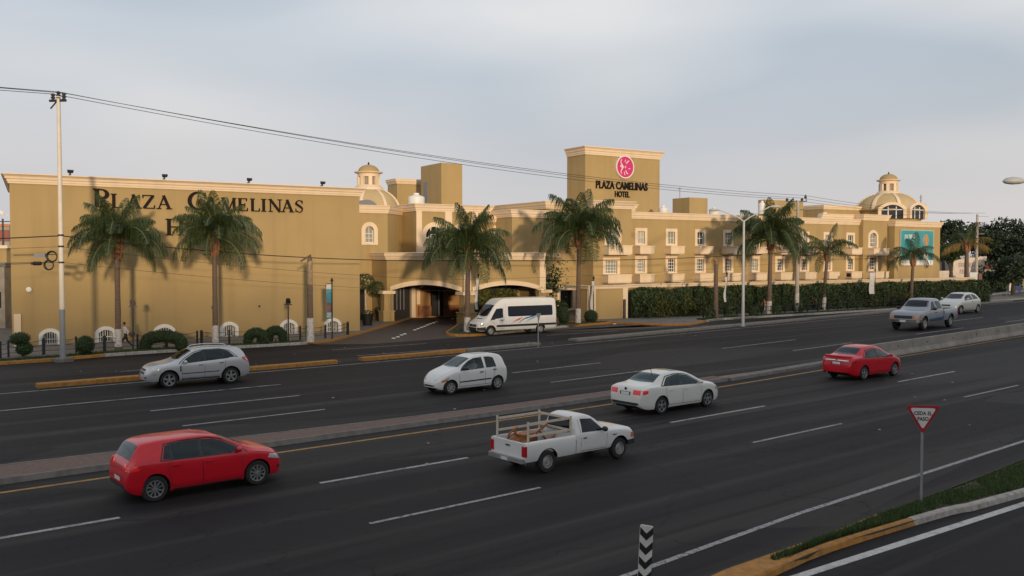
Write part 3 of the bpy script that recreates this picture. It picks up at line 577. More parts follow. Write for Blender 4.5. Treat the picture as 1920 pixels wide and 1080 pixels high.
mb = MB(off2); x = hu(773.5, 11.8); mb.box(x - .2, x + .2, 11.6, 12.0, .15, 3.7); mb.build('pillar', CREAM, lb)
# planting behind the front arch
# ---- upper storey above the canopy
v2 = 11.0; u0, u1 = hu(781, v2), hu(918, v2); zt = hz(850, 384, v2); up, off = bthing('hotel_upper_storey', u0, v2, 'ochre storey with cream pilasters and a tall arched window above the canopy')
ops = [(hu(798.5, v2), hu(830, v2), ZC - .6, hz(815, 425, v2), .75), (hu(853, v2), hu(884, v2), ZC - .6, hz(868, 425.5, v2), .75)]
mb = MB(off); block(mb, u0, u1, v2, 22, 3.5, zt - .2, ops); fan_normals(mb.build('wall', OCHRE, up)); cornice([(u0, 22), (u0, v2), (u1, v2), (u1, 22)], zt, up, off, .7, .38)
for px in (785.5, 840.5, 889.5, 916):
    mb = MB(off); c_ = hu(px, v2); k = .36 if 800 < px < 900 else .28; mb.box(c_ - k, c_ + k, v2 - .1, v2 + .02, 4, zt - .68); mb.build('pilaster', CREAM, up)
for op in ops:
    w = window(up, off, op, v2, .42, GLASSD, (2, 1), WHITE, .09, .08); c_ = (op[0] + op[1]) / 2
    mb = MB(off); P = arch_pts(c_ - .62, c_ + .62, op[3] - 1.1, .4, 8)
    for p, q in zip(P[:-1], P[1:]): mb.bar((p[0], v2 + .12, p[1]), (q[0], v2 + .12, q[1]), .08)
    for s_ in (-1, 1): mb.bar((c_ + s_ * .62, v2 + .125, op[3] - 1.1), (c_ + s_ * 1.25, v2 + .125, op[3] - .72), .08)
    mb.build('fanlight_bar', WHITE, w)
bl = empty('balustrade', uvw(u0, v2 - 1.2, 0), ANG, 'low cream balustrade on the canopy roof below the arched window', 'balustrade'); bo = (u0, v2 - 1.2, 0)
mb = MB(bo); mb.box(u0 + .3, u1, v2 - 1.32, v2 - 1.1, ZC + .55, ZC + .68); mb.build('rail', CREAM, bl)
for i in range(26):
    x = u0 + .5 + i * .3; mb = MB(bo); mb.lathe([(.05, ZC - .3), (.09, ZC - .1), (.045, ZC + .25), (.08, ZC + .45), (.05, ZC + .55)], 8, Matrix.Translation((x, v2 - 1.2, 0))); mb.build('baluster', CREAM, bl)
# recess wall left of it
mb_o = (cd[0], 14.8, 0); rc, off = bthing('hotel_recess', cd[0], 14.8, 'narrow recessed ochre wall with a small green-curtained window beside the corner bay')
op = (hu(764, 14.8), hu(774, 14.8), hz(768, 452, 14.8), hz(768, 427, 14.8), 0); z2 = hz(770, 400, 14.8)
mb = MB(off); block(mb, cd[0] - 2, u0 + 1, 14.8, 22, 0, z2, [op]); fan_normals(mb.build('wall', OCHRE, rc)); cornice([(cd[0] - 2, 14.8), (u0 + .2, 14.8)], z2, rc, off, .5, .3)
window(rc, off, op, 14.8, .3, mat('green_curtain_glass', (.22, .30, .22), .15), (1, 2), WHITE, .05)
mb = MB(off); mb.box(hu(770, 14.6), hu(779, 14.6), 14.5, 14.7, hz(775, 472, 14.6), hz(775, 459, 14.6)); mb.build('terracotta_panel', mat('terracotta', (.42, .15, .06), .8, var=.2), rc)

# ---- central pieces right of the canopy
v3 = 10.4; u3a, u3b = hu(914, v3), hu(962, v3) + 3; zt = hz(925, 405, v3); ce, off = bthing('hotel_link', u3a, v3, 'low ochre link wall with cornice between canopy storey and central block')
op = (hu(930, v3), hu(942, v3), hz(935, 452, v3), hz(935, 429, v3), 0)
mb = MB(off); block(mb, u3a, u3b, v3, 20, 0, zt - .1, [op]); fan_normals(mb.build('wall', OCHRE, ce)); cornice([(u3a, v3), (u3b, v3)], zt, ce, off, .6, .3); window(ce, off, op, v3, .3, GLASSC, (1, 1))
v4 = 7.4; u4a, u4b = hu(960, v4), hu(1118, v4); zt = hz(960, 393, v4); cb, off = bthing('hotel_central_block', u4a, v4, 'plain ochre block with a palm shadow on it left of the sign tower')
op = (hu(1050, v4), hu(1073, v4), .75, hz(1060, 544, v4), 0)
mb = MB(off); block(mb, u4a, u4b, v4, 18, 0, zt - .2, [op], .35); fan_normals(mb.build('wall', OCHRE, cb)); cornice([(u4a, 18), (u4a, v4), (u4b, v4)], zt, cb, off, .7, .35)
window(cb, off, op, v4, .36, GLASSD, (0, 0), BLACK, .05, .12, dep=.35)
mb = MB(off); mb.sweep([(u4a, v4), (hu(1050, v4), v4)], [(0, ZC - .5), (.2, ZC - .4), (.25, ZC - .1), (0, ZC)]); fan_normals(mb.build('ledge', CREAM, cb))
v5 = 9.2; u5a = hu(1024, v5); u5b = hu(1188, v5); zt5 = hz(1100, 380, v5); cu, off = bthing('hotel_attic', u5a, v5, 'ochre attic storey with cornice directly below the sign tower')
mb = MB(off); block(mb, u5a, u5b, v5, 20, 6, zt5 - .2); fan_normals(mb.build('wall', OCHRE, cu)); cornice([(u5a, 20), (u5a, v5), (u5b, v5), (u5b, 20)], zt5, cu, off, .75, .38)
v6 = 5.0; u6a, u6b = hu(1112.5, v6), hu(1184, v6); pv, off = bthing('hotel_pavilion', u6a, v6, 'ochre pavilion with a wide barred window behind the tall palm'); zt = zt5 - .25
ops = [(hu(1135, v6), hu(1157, v6), hz(1146, 513, v6), hz(1146, 489, v6), 0), (hu(1138, v6), hu(1159, v6), hz(1146, 459, v6), hz(1146, 428, v6), .5)]
mb = MB(off); block(mb, u6a, u6b, v6, 14, 0, zt, ops); fan_normals(mb.build('wall', OCHRE, pv)); cornice([(u6a, 14), (u6a, v6), (u6b, v6), (u6b, 9)], zt + .2, pv, off, .75, .38)
window(pv, off, ops[0], v6, .32, GLASSC, (3, 3)); window(pv, off, ops[1], v6, .36, GLASSC, (1, 2))
def balcony(root, off, u0, u1, v, z0, z1, pr=1.05, name='balcony'):
    mb = MB(off); mb.box(u0, u1, v - pr, v - .003, z0 + .1, z1 - .1); mb.box(u0 - .05, u1 + .05, v - pr - .05, v - .003, z1 - .1, z1); mb.box(u0 + .06, u1 - .06, v - pr + .08, v - .003, z0, z0 + .1); return mb.build(name, CREAM, root)
balcony(pv, off, hu(1129, v6), hu(1129, v6) + 2.9, v6, 6.0, 6.95); balcony(pv, off, hu(1128, v6), hu(1128, v6) + 2.9, v6, 3.25, 4.12)

# ---- rooms wing
vw = 6.0; uw0, uw1 = u6b - .2, hu(1610, vw); zw = 10.35; wg, off = bthing('hotel_room_wing', uw0, vw, 'long two row room wing with cream windows and planter boxes')
ops = []
for k in range(9):
    c_ = 32.9 + 4.07 * k; ops += [(c_ - .47, c_ + .47, 7.14, 8.42, 0), (c_ - .47, c_ + .47, 4.28, 5.58, 0)]
mb = MB(off); block(mb, uw0, uw1, vw, 18, 0, zw - .2, ops); fan_normals(mb.build('wall', OCHRE, wg)); cornice([(uw0, vw), (uw1, vw)], zw, wg, off, .68, .35)
mb = MB(off); mb.box(uw0 + .3, uw1, vw + .3, 17, zw - .19, zw - .1); mb.build('roof', ROOF, wg)
for i, o in enumerate(ops):
    up_ = i % 2 == 0; w = window(wg, off, o, vw, .32, (GLASSP, GLASSC, GLASSB, GLASSC, GLASSB, GLASSC, GLASSP, GLASSC, GLASSB)[i // 2] if up_ else (GLASSC, GLASSD, GLASSB, GLASSD, GLASSC, GLASSB, GLASSD, GLASSC, GLASSD)[i // 2], (1, 1) if up_ else (2, 3), WHITE, .055)
    balcony(wg, off, o[0] - .5, o[1] + .42, vw, o[2] - 1.05, o[2] - .2)
    if i == 17: mb = MB(off); mb.box(o[0] - .515, o[0] - .5, vw - .9, vw - .3, o[2] - .85, o[2] - .4); mb.build('air_conditioner_grille', DARK, wg)
# ---- end pavilion with arched window, billboard block
v7 = 5.4; u7a, u7b = uw1, hu(1663, v7); z7 = hz(1625, 402, v7); ep, off = bthing('hotel_end_pavilion', u7a, v7, 'slightly taller ochre pavilion with an arched window at the end of the room wing')
c_ = hu(1636.5, v7); ops = [(c_ - .62, c_ + .62, 7.1, 8.75, .35), (c_ - .62, c_ + .62, 4.25, 5.75, 0)]
mb = MB(off); block(mb, u7a, u7b, v7, 14, 0, z7 - .2, ops); fan_normals(mb.build('wall', OCHRE, ep)); cornice([(u7a - 6, v7 + 1.4), (u7a, v7 + 1.4), (u7a, v7), (u7b, v7), (u7b, 14)], z7, ep, off, .72, .36)
window(ep, off, ops[0], v7, .34, GLASSC, (1, 2)); window(ep, off, ops[1], v7, .3, GLASSD, (3, 3))
balcony(ep, off, c_ - 1.2, c_ + 1.7, v7, 6.0, 6.85); balcony(ep, off, c_ - 1.2, c_ + 1.7, v7, 3.2, 4.05)
v8 = 4.5; u8a, u8b = hu(1677, v8), hu(1762, v8); z8 = hz(1690, 414, v8); bb, off = bthing('hotel_billboard_block', u8a, v8, 'ochre end block carrying the turquoise billboard')
mb = MB(off); block(mb, u8a, u8b, v8, 18, 0, z8 - .2); fan_normals(mb.build('wall', OCHRE, bb)); cornice([(u8a, 9), (u8a, v8), (u8b, v8), (u8b, 18)], z8, bb, off, .7, .36)
# billboard
bu0, bu1, bz0, bz1 = hu(1686, v8), hu(1748, v8), hz(1717, 498, v8), hz(1717, 431, v8)
bd = empty('billboard', uvw(bu0, v8 - .1, bz0), ANG, 'turquoise billboard with white band at the bottom on the end wall', 'billboard'); W_, H_ = bu1 - bu0, bz1 - bz0
TURQ = mat('billboard_turquoise', (.045, .33, .37), .45, var=.35, vscale=.35); PWH = mat('printed_white', (.72, .70, .68), .45)
mb = MB(); mb.box(0, W_, -.06, .09, 0, H_); mb.build('board', mat('board_edge', (.4, .4, .38), .6), bd)
mb = MB(); mb.quad((.12, -.066, H_ * .15), (W_ - .12, -.066, H_ * .15), (W_ - .12, -.066, H_ - .12), (.12, -.066, H_ - .12)); mb.build('poster', TURQ, bd)
mb = MB(); mb.quad((.12, -.066, .1), (W_ - .12, -.066, .1), (W_ - .12, -.066, H_ * .148), (.12, -.066, H_ * .148)); mb.build('poster_band', PWH, bd)
def textmesh(txt, size, ext=.0, offset=0.0, sx=1.0, align='LEFT'):
    cu_ = bpy.data.curves.new('lettering', 'FONT'); cu_.body = txt; cu_.size = size; cu_.extrude = ext; cu_.offset = offset; cu_.align_x = align; cu_.resolution_u = 3
    o = link(bpy.data.objects.new('lettering', cu_)); o.scale = (sx, 1, 1); me = evaluated(o); bpy.data.objects.remove(o); bpy.data.curves.remove(cu_)
    for v_ in me.vertices: v_.co.x *= sx
    return me
def text(name, txt, size, m, parent, loc, rot, **k):
    me = textmesh(txt, size, **k); me.materials.clear(); me.materials.append(m); o = link(bpy.data.objects.new(name, me)); o.parent = parent; o.location = loc; o.rotation_euler = rot; return o
text('lettering', '¡YA TIENES', .62, PWH, bd, (.75, -.072, H_ - 1.05), (R(90), 0, 0), sx=.7, offset=.02)
text('lettering', '01 (443) 322', .42, mat('printed_red', (.42, .12, .1), .5), bd, (.4, -.072, .26), (R(90), 0, 0), sx=.8)
text('lettering', 'f', .5, mat('printed_navy', (.03, .05, .16), .5), bd, (W_ - .62, -.072, .24), (R(90), 0, 0), offset=.02)
PAPER = mat('printed_skin', (.5, .3, .16), .5, var=.4, vscale=3)
mb = MB(); mb.prism([(W_ * .76 + .75 * math.cos(a) * .8, H_ * .72 + .75 * math.sin(a)) for a in [6.283 * i / 16 for i in range(16)]], .066, .070, Matrix.Rotation(R(90), 4, 'X')); mb.build('printed_face', PAPER, bd)
mb = MB(); mb.prism([(W_ * .66, H_ * .15), (W_ * .84, H_ * .15), (W_ * .82, H_ * .33), (W_ * .68, H_ * .33)], .066, .070, Matrix.Rotation(R(90), 4, 'X')); mb.build('printed_shirt', PWH, bd)

def back_v(uc, v, pxl):                   # how far back the left flank runs to end at column pxl
    vb_ = v + .2
    while vb_ < v + 16:
        p = uvw(uc, vb_)
        if 960 + F * (p.x * math.cos(YAW) - p.y * math.sin(YAW)) / depth(p) <= pxl: break
        vb_ += .1
    return vb_
# ---- sign tower
v9 = 12.0; u9a, u9b = hu(1097, v9), hu(1236, v9); z9 = hz(1097, 274, v9); tw, off = bthing('sign_tower', u9a, v9, 'square ochre tower with the pink round hotel emblem'); vb = back_v(u9a, v9, 1063)
mb = MB(off); block(mb, u9a, u9b, v9, vb, 6, z9 - .25); fan_normals(mb.build('wall', OCHRE, tw)); cornice([(u9a, vb), (u9a, v9), (u9b, v9), (u9b, vb)], z9, tw, off, .85, .45)
ts = empty('tower_sign', uvw(hu(1166, v9), v9, 0), ANG, 'brown PLAZA CAMELINAS HOTEL lettering under a pink disc on the tower', 'sign'); to = hu(1166, v9)
ec, ez = hit(1170, 313.5, v9); rd = (hz(1170, 292, v9) - hz(1170, 335, v9)) / 2; ec -= to
PINK = mat('emblem_pink', (.56, .028, .15), .4); M = Matrix.Translation((ec, -.02, ez)) @ Matrix.Rotation(R(90), 4, 'X')
mb = MB(); mb.lathe([(rd, 0), (rd, .2), (rd * .99, .22), (rd * .91, .22), (rd * .9, .18)], 40, M); mb.build('emblem_rim', WHITE, ts, 30)
mb = MB(); mb.lathe([(rd * .905, .185), (0.001, .185)], 40, M); mb.build('emblem_disc', PINK, ts)
def ecurve(P, w):
    mb = MB(); k = len(P)
    for i in range(k - 1):
        a, b = P[i], P[i + 1]; mb.bar((ec + a[0] * rd, -.213, ez + a[1] * rd), (ec + b[0] * rd, -.213, ez + b[1] * rd), .02, w * (.5 + math.sin(math.pi * (i + .5) / (k - 1)) * .7))
    mb.build('emblem_stroke', WHITE, ts)
ecurve([(-.36, .66), (-.5, .5), (-.46, .3), (-.3, .12), (-.22, .0), (-.32, -.14), (-.44, -.3), (-.48, -.48), (-.36, -.6)], .1)
ecurve([(-.55, .08), (-.42, .12), (-.3, .02)], .08); ecurve([(-.55, .06), (-.4, -.04), (-.3, -.02)], .08)
ecurve([(.42, .56), (.25, .46), (.12, .3)], .1); ecurve([(.05, .64), (-.02, .52), (-.02, .42)], .07); ecurve([(.56, -.1), (.46, -.12), (.36, -.17)], .07)
ecurve([(.05, -.3), (.15, -.48), (.3, -.6)], .1); ecurve([(-.1, -.42), (-.08, -.58), (-.02, -.7)], .08); ecurve([(-.1, 0), (0, 0), (.12, 0)], .05); ecurve([(.02, .12), (.02, 0), (.02, -.12)], .05)
zz = hz(1166, 355, v9); text('lettering', 'PLAZA CAMELINAS', 1.12, BROWN, ts, (-.05, -.06, zz), (R(90), 0, 0), ext=.05, offset=.035, sx=.745, align='CENTER')
zz = hz(1166, 369.5, v9); text('lettering', 'HOTEL', .88, BROWN, ts, (-.05, -.06, zz), (R(90), 0, 0), ext=.05, offset=.025, sx=.74, align='CENTER')

# ---- domes
DOMEC = mat('dome_plaster', (.50, .37, .19), .85, var=.12, vscale=.5, streak=.3)
def dome(name, label, u, v, rad, z0, z1, nrib, drum, zl, rl, rot=0.0, wins=0):
    root = empty(name, uvw(u, v, 0), ANG, label, 'dome'); PR = [(rad * math.cos(a), z0 + (z1 - z0) * math.sin(a)) for a in [R(90) * i / 12 for i in range(11)]]; PR = [p for p in PR if p[0] > rl] + [(rl, z1 - .1)]
    PR = [(max(r_, rl), z) for r_, z in PR]; mb = MB(); mb.lathe(PR, 48); mb.build('shell', DOMEC, root, 40)
    for k in range(nrib):
        a = rot + 2 * math.pi * k / nrib; mb = MB(); w = rad * .055; M = Matrix.Rotation(a, 4, 'Z')
        P = [(r_ + .04, z) for r_, z in PR]
        for (r0, a0), (r1, a1) in zip(P[:-1], P[1:]):
            for s_ in (-1, 1): mb.quad(M @ Vector((r0 - .15, s_ * w, a0)), M @ Vector((r0 + .12, s_ * w, a0)), M @ Vector((r1 + .12, s_ * w * .8, a1)), M @ Vector((r1 - .15, s_ * w * .8, a1)))
            mb.quad(M @ Vector((r0 + .12, -w, a0)), M @ Vector((r0 + .12, w, a0)), M @ Vector((r1 + .12, w * .8, a1)), M @ Vector((r1 + .12, -w * .8, a1)))
        mb.build('rib', CREAM, root)
    mb = MB(); mb.lathe([(rad * .98, drum), (rad * .98, z0 - .35), (rad + .05, z0 - .3), (rad + .3, z0 - .1), (rad + .3, z0), (rad, z0 + .05)], 48); mb.build('drum', OCHRE, root, 30)
    zt_ = zl; h = zt_ - z1; mb = MB(); mb.lathe([(rl * 1.35, z1 - .35), (rl * 1.3, z1 - .1), (rl * 1.05, z1 + .15), (rl, z1 + .2)], 24); mb.build('lantern_base', CREAM, root, 30)
    mb = MB(); mb.lathe([(rl * .72, z1), (rl * .72, z1 + h * .62)], 16); mb.build('lantern_core', mat('lantern_shade', (.3, .24, .2), .8), root)
    for k in range(8):
        a = rot + 2 * math.pi * (k + .5) / 8; M = Matrix.Rotation(a, 4, 'Z'); mb = MB(); mb.box(rl * .75, rl * 1.0, -rl * .16, rl * .16, z1 + .1, z1 + h * .45, M=M); mb.build('lantern_pier', CREAM, root)
    mb = MB(); mb.lathe([(rl * .96, z1 + h * .45), (rl * .98, z1 + h * .58), (rl * 1.25, z1 + h * .63), (rl * 1.28, z1 + h * .67), (rl * .9, z1 + h * .68)], 24); mb.build('lantern_cornice', CREAM, root, 30)
    mb = MB(); mb.lathe([(rl * .95 * math.cos(R(90) * i / 8), z1 + h * .67 + h * .33 * math.sin(R(90) * i / 8)) for i in range(9)], 24); mb.build('lantern_cap', OCHRE, root, 40)
    mb = MB(); mb.lathe([(.05, zt_ - .05), (.12, zt_ + .1), (.05, zt_ + .25), (0, zt_ + .3)], 8); mb.build('finial', BLACK, root)
    return root
vd = 13.5; dc = hu(1664, vd); dr = 57 / ppm(uvw(dc, vd))
d1 = dome('large_dome', 'big ribbed ochre dome with lantern above the billboard block', dc, vd, dr, hz(1664, 394, vd), hz(1664, 361, vd), 8, 8.5, hz(1664, 326, vd), 1.25, R(10))
for k, a in enumerate((-138, -92, -46)):    # arched dormers round the drum
    aa = R(a); M = Matrix.Rotation(aa + R(90), 4, 'Z'); zb_ = hz(1664, 412, vd) ; zt_ = zb_ + 1.9
    mb = MB(); P = arch_pts(-1.75, 1.75, zt_ - .5, .75, 10); Q = arch_pts(-1.35, 1.35, zt_ - .7, .6, 10); P = [(-1.75, zb_)] + P + [(1.75, zb_)]; Q = [(-1.35, zb_)] + Q + [(1.35, zb_)]; y0 = -(dr + .55)
    for (p, p2, q, q2) in zip(P[:-1], P[1:], Q[:-1], Q[1:]):
        mb.quad(*[M @ Vector((x, y0, z)) for x, z in (p, p2, q2, q)]); mb.quad(*[M @ Vector(c_) for c_ in ((p[0], y0, p[1]), (p2[0], y0, p2[1]), (p2[0], y0 + 3, p2[1]), (p[0], y0 + 3, p[1]))]); mb.quad(*[M @ Vector(c_) for c_ in ((q[0], y0, q[1]), (q2[0], y0, q2[1]), (q2[0], y0 + .4, q2[1]), (q[0], y0 + .4, q[1]))])
    dm = mb.build('dormer', CREAM, d1)
    mb = MB(); mb.poly([M @ Vector((x, y0 + .3, z)) for x, z in Q]); mb.build('pane', GLASSD, dm)
    mb = MB()
    for x in (-.5, .5): mb.box(x - .06, x + .06, y0 + .2, y0 + .28, zb_, zt_ - .35, M=M)
    mb.box(-1.3, 1.3, y0 + .2, y0 + .27, zb_ + 1.1, zb_ + 1.2, M=M); mb.build('glazing_bar', WHITE, dm)
vs_ = 22; dome('small_dome', 'smaller ribbed dome with lantern peeping over the blank wall', hu(692, vs_), vs_, 58 / ppm(uvw(hu(692, vs_), vs_)), hz(692, 398, vs_), hz(692, 351, vs_), 8, 7, hz(692, 309, vs_), 1.15, R(8))
# ---- roof structures
def rbox(name, label, pxl, pxc, pxr, pyt, v, zb, cn=True, dep=None):
    uc, ur = hu(pxc, v), hu(pxr, v); zt_ = hz(pxc, pyt, v)
    vb_ = v + .2
    while vb_ < v + 14 and (lambda p: True)(0):
        p = uvw(uc, vb_); dd = depth(p); px = 960 + F * (p.x * math.cos(YAW) - p.y * math.sin(YAW)) / dd
        if px <= pxl: break
        vb_ += .1
    root, off = bthing(name, uc, v, label); mb = MB(off); block(mb, uc, ur, v, vb_, zb, zt_ - (.2 if cn else 0)); fan_normals(mb.build('wall', OCHRE, root))
    if cn: cornice([(uc, vb_), (uc, v), (ur, v), (ur, vb_)], zt_, root, off, .55, .3)
    return root, off, vb_, zt_
r_, off, vb_, zt_ = rbox('stair_tower', 'plain ochre stair tower on the roof behind the arched window storey', 790, 828, 867, 305, 19, 8, False)
mb = MB(off); uc = hu(828, 19); mb.box(uc - .02, uc - .004, vb_ - 1.6, vb_ - .7, 9, hz(795, 338, 21)); mb.build('doorway', mat('grey_door', (.22, .22, .23), .6), r_)
rbox('plant_room', 'low ochre plant room with cornice behind the small dome', 728, 745, 800, 335, 27, 8)
rbox('roof_hut', 'small ochre roof hut with an antenna right of the sign tower', 1261, 1292, 1326, 370, 14, 9, False)
rbox('roof_hut', 'flat ochre roof hut behind the crown of the kerbside palm', 1421, 1434, 1505, 374, 16, 9, False)
rbox('rear_wing', 'low ochre rear wing with cornice left of the big dome', 1500, 1543, 1612, 384, 15, 9)
def tank(px, py0, py1, v, wpx, label, dark_=False):
    u = hu(px, v); z0, z1 = hz(px, py1, v), hz(px, py0, v); w = wpx * depth(uvw(u, v)) / F / 2; t = empty('water_tank', uvw(u, v, 0), ANG, label, 'tank')
    mb = MB(); mb.lathe([(w, z0 - .6), (w, z0 + (z1 - z0) * .6), (w * .9, z0 + (z1 - z0) * .68), (w * .35, z1 - .08), (w * .33, z1), (0, z1)], 20); mb.build('tank', WHITE, t, 30); mb = MB(); mb.lathe([(w * .36, z1 - .02), (w * .36, z1 + .1), (0, z1 + .1)], 12); mb.build('lid', WHITE, t)
tank(781, 364, 379, 15, 31, 'round white water tank below the stair tower'); tank(1243, 387, 396, 9, 18, 'small white roof tank just right of the sign tower'); tank(1338, 391, 400, 9, 18, 'small white roof tank right of the antenna hut'); tank(1545, 400, 408, 8, 26, 'low white roof tank left of the big dome')
tank(1428, 378, 392, 12, 14, 'white roof tank behind the kerbside palm crown')
an = empty('roof_antenna', uvw(hu(1274, 14.5), 14.5, 0), ANG, 'thin antenna on the small roof hut', 'antenna'); z = hz(1274, 371, 14.5); mb = MB(); mb.tube([(0, 0, z), (0, 0, z + 1.2)], .03, 6); mb.bar((-.3, 0, z + 1.0), (.3, 0, z + 1.1), .03); mb.build('mast', BLACK, an)
an = empty('roof_antenna', uvw(hu(1725, 13), 13, 0), ANG, 'spiky antenna mast right of the big dome', 'antenna'); z = hz(1725, 396, 13); mb = MB(); mb.tube([(0, 0, z - 3), (0, 0, z + 2.3)], .05, 6)
for k in range(4): mb.bar((-.35, 0, z + .7 + k * .4), (.35, 0, z + .8 + k * .4), .04)
mb.build('mast', BLACK, an)
# vaulted skylight behind the corner bay
sk = empty('skylight', uvw(hu(688, 15), 15, 0), ANG, 'small grey vaulted skylight beside the blank wall cornice', 'skylight'); zz = hz(690, 382, 15); mb = MB(); P = arch_pts(-1.0, 1.2, zz - .4, .8, 8)
mb.prism([(x, z) for x, z in P], -2.5, 0, Matrix.Rotation(R(90), 4, 'X')); fan_normals(mb.build('vault', mat('grey_sheet', (.2, .2, .22), .5), sk))

# ---- garden wall, coping and hedge
gw = empty('garden_wall', uvw(22, .3, 0), ANG, 'ochre garden wall panel framed by cream pilasters at the start of the hedge', 'wall'); off = (22, .3, 0); vg = .4; zg = hz(1140, 535, vg)
ga, gb = hu(1104, vg), hu(1176, vg); mb = MB(off); mb.box(ga, 84, vg + 1.2, vg + 1.5, 0, zg - .22); mb.box(ga, gb, vg, vg + 1.5, 0, zg - .3); mb.build('wall', OCHRE, gw)
for a, b in ((1103, 1115.5), (1167, 1176)): mb = MB(off); mb.box(hu(a, vg), hu(b, vg), vg - .12, vg + .2, .1, zg - .25); mb.build('pilaster', CREAM, gw)
mb = MB(off); mb.sweep([(ga, 4), (ga, vg), (gb, vg), (gb, vg + 1.2), (84, vg + 1.2)], [(0, zg - .32), (.12, zg - .3), (.15, zg - .12), (.22, zg - .08), (.22, zg), (-.4, zg + .02), (-.4, zg - .2)]); fan_normals(mb.build('coping', CREAM, gw))
pst = empty('bollard_post', G(1171, 597, .15), 0, 'short dark post at the corner of the garden wall', 'post'); mb = MB(); mb.lathe([(.12, 0), (.12, 1.7), (.09, 1.76), (0, 1.78)], 10); mb.build('post', BLACK, pst)
# ================================================================== plants
def hedge_pts(path, w, h, n, z0=.15, lump=.2, lo=.0):
    path = [Vector(p) for p in path]; seg = [(b - a).length for a, b in zip(path[:-1], path[1:])]; tot = sum(seg); pts = np.empty((n, 3)); nor = np.empty((n, 3))
    for i in range(n):
        t = random.random() * tot; k = 0
        while t > seg[k] and k < len(seg) - 1: t -= seg[k]; k += 1
        a, b = path[k], path[k + 1]; d = (b - a).normalized(); p = a.lerp(b, min(1, t / seg[k])); nn = Vector((d.y, -d.x, 0)); r_ = random.random(); L = p.x + p.y * .4
        bul = lump * (math.sin(L * 1.1) + math.sin(L * 2.7 + 1) * .6 + math.sin(L * 5.1) * .3); hh = h + bul * .6
        if r_ < .62: z = lo + (hh - lo) * random.random(); o = w / 2 + bul * math.sin(z * 2 + L) + random.gauss(0, .07); nr = nn
        elif r_ < .9: z = hh + random.gauss(0, .08); o = random.uniform(-w / 2, w / 2); nr = Vector((0, 0, 1))
        else: z = lo + (hh - lo) * random.random(); o = random.uniform(-w / 2, w / 2) - .1; nr = nn
        q = p + nn * o; pts[i] = (q.x, q.y, z0 + z); nor[i] = nr
    return pts, nor
def hedge(label, path, w, h, n, size=.26, m=LEAFH, ms=None, core=True, **k):
    c_ = Vector(path[0]); root = empty('hedge', (c_.x, c_.y, .15), 0, label, 'hedge'); pts, nor = hedge_pts(path, w, h, n, **k); off = np.array([c_.x, c_.y, .15])
    o = link(bpy.data.objects.new('foliage', leaf_mesh('foliage', pts - off, size, m, nor, jitter=.9))); o.parent = root; o['kind'] = 'stuff'
    if core:
        mb = MB((c_.x, c_.y, .15)); mb.sweep([(p[0], p[1]) for p in path], [(w / 2 - .18, .1), (w / 2 - .18, .15 + h - .2), (-w / 2, .15 + h - .2), (-w / 2, .1)]); fan_normals(mb.build('dark_core', mat('hedge_core', (.012, .018, .007), .9), root))  # solid core; its near-black colour puts shade between the leaves
    return root
HG0 = uvw(hu(1180, .6), .6); HG = [HG0, uvw(50, .45), uvw(66, .6), uvw(79, .9), uvw(86, 1.1)]
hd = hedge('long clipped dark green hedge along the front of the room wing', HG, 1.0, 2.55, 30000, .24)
ORD = 'first second third fourth fifth sixth seventh eighth ninth tenth eleventh twelfth'.split()
for i in range(12):                          # loose bushes leaning out of the hedge front
    u = 28.5 + i * 1.15 if i < 8 else 46 + i * 1.9; b = uvw(u, -.55, .15); bs = empty('shrub', b, 0, ('%s loose shrub from the garden wall panel, growing out of the hedge front' % ORD[i]), 'shrub', 'loose shrubs against the hedge'); n = 420 if i < 8 else 260
    pts = rng.normal(size=(n, 3)) * [.6, .3, .6] + [0, 0, 1.05 + .3 * math.sin(i * 2.2)]; pts[:, 2] = np.abs(pts[:, 2]) * .95
    o = link(bpy.data.objects.new('foliage', leaf_mesh('foliage', pts, .26, LEAFY if i % 3 else LEAFH, aspect=.4))); o.parent = bs
    mb = MB()
    for k in range(4): mb.tube([(0, 0, 0), (random.uniform(-.3, .3), random.uniform(-.1, .1), .8), (random.uniform(-.5, .5), random.uniform(-.2, .2), 1.5)], [.03, .02, .008], 5)
    mb.build('stems', BARK, bs)
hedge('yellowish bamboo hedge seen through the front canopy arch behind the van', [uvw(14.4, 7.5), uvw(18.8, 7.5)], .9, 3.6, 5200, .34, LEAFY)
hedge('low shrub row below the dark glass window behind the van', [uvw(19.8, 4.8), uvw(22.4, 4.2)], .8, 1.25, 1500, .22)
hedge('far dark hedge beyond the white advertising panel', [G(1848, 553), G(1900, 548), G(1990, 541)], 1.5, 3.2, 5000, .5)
# climbing bush on the canopy corner
cbh = empty('climbing_bush', uvw(19.8, 3.6, .15), 0, 'leafy climbing bush at the right corner of the canopy', 'bush'); pts = rng.normal(size=(900, 3)) * [.6, .45, .9] + [.4, 0, 3.2]; pts[:, 0] += (pts[:, 2] - 3) * .35
o = link(bpy.data.objects.new('foliage', leaf_mesh('foliage', pts, .28, LEAFH))); o.parent = cbh; mb = MB(); mb.tube([(0, 0, 0), (.1, 0, 1.6), (.5, 0, 3.6)], [.07, .06, .02], 6); mb.build('stem', BARK, cbh)

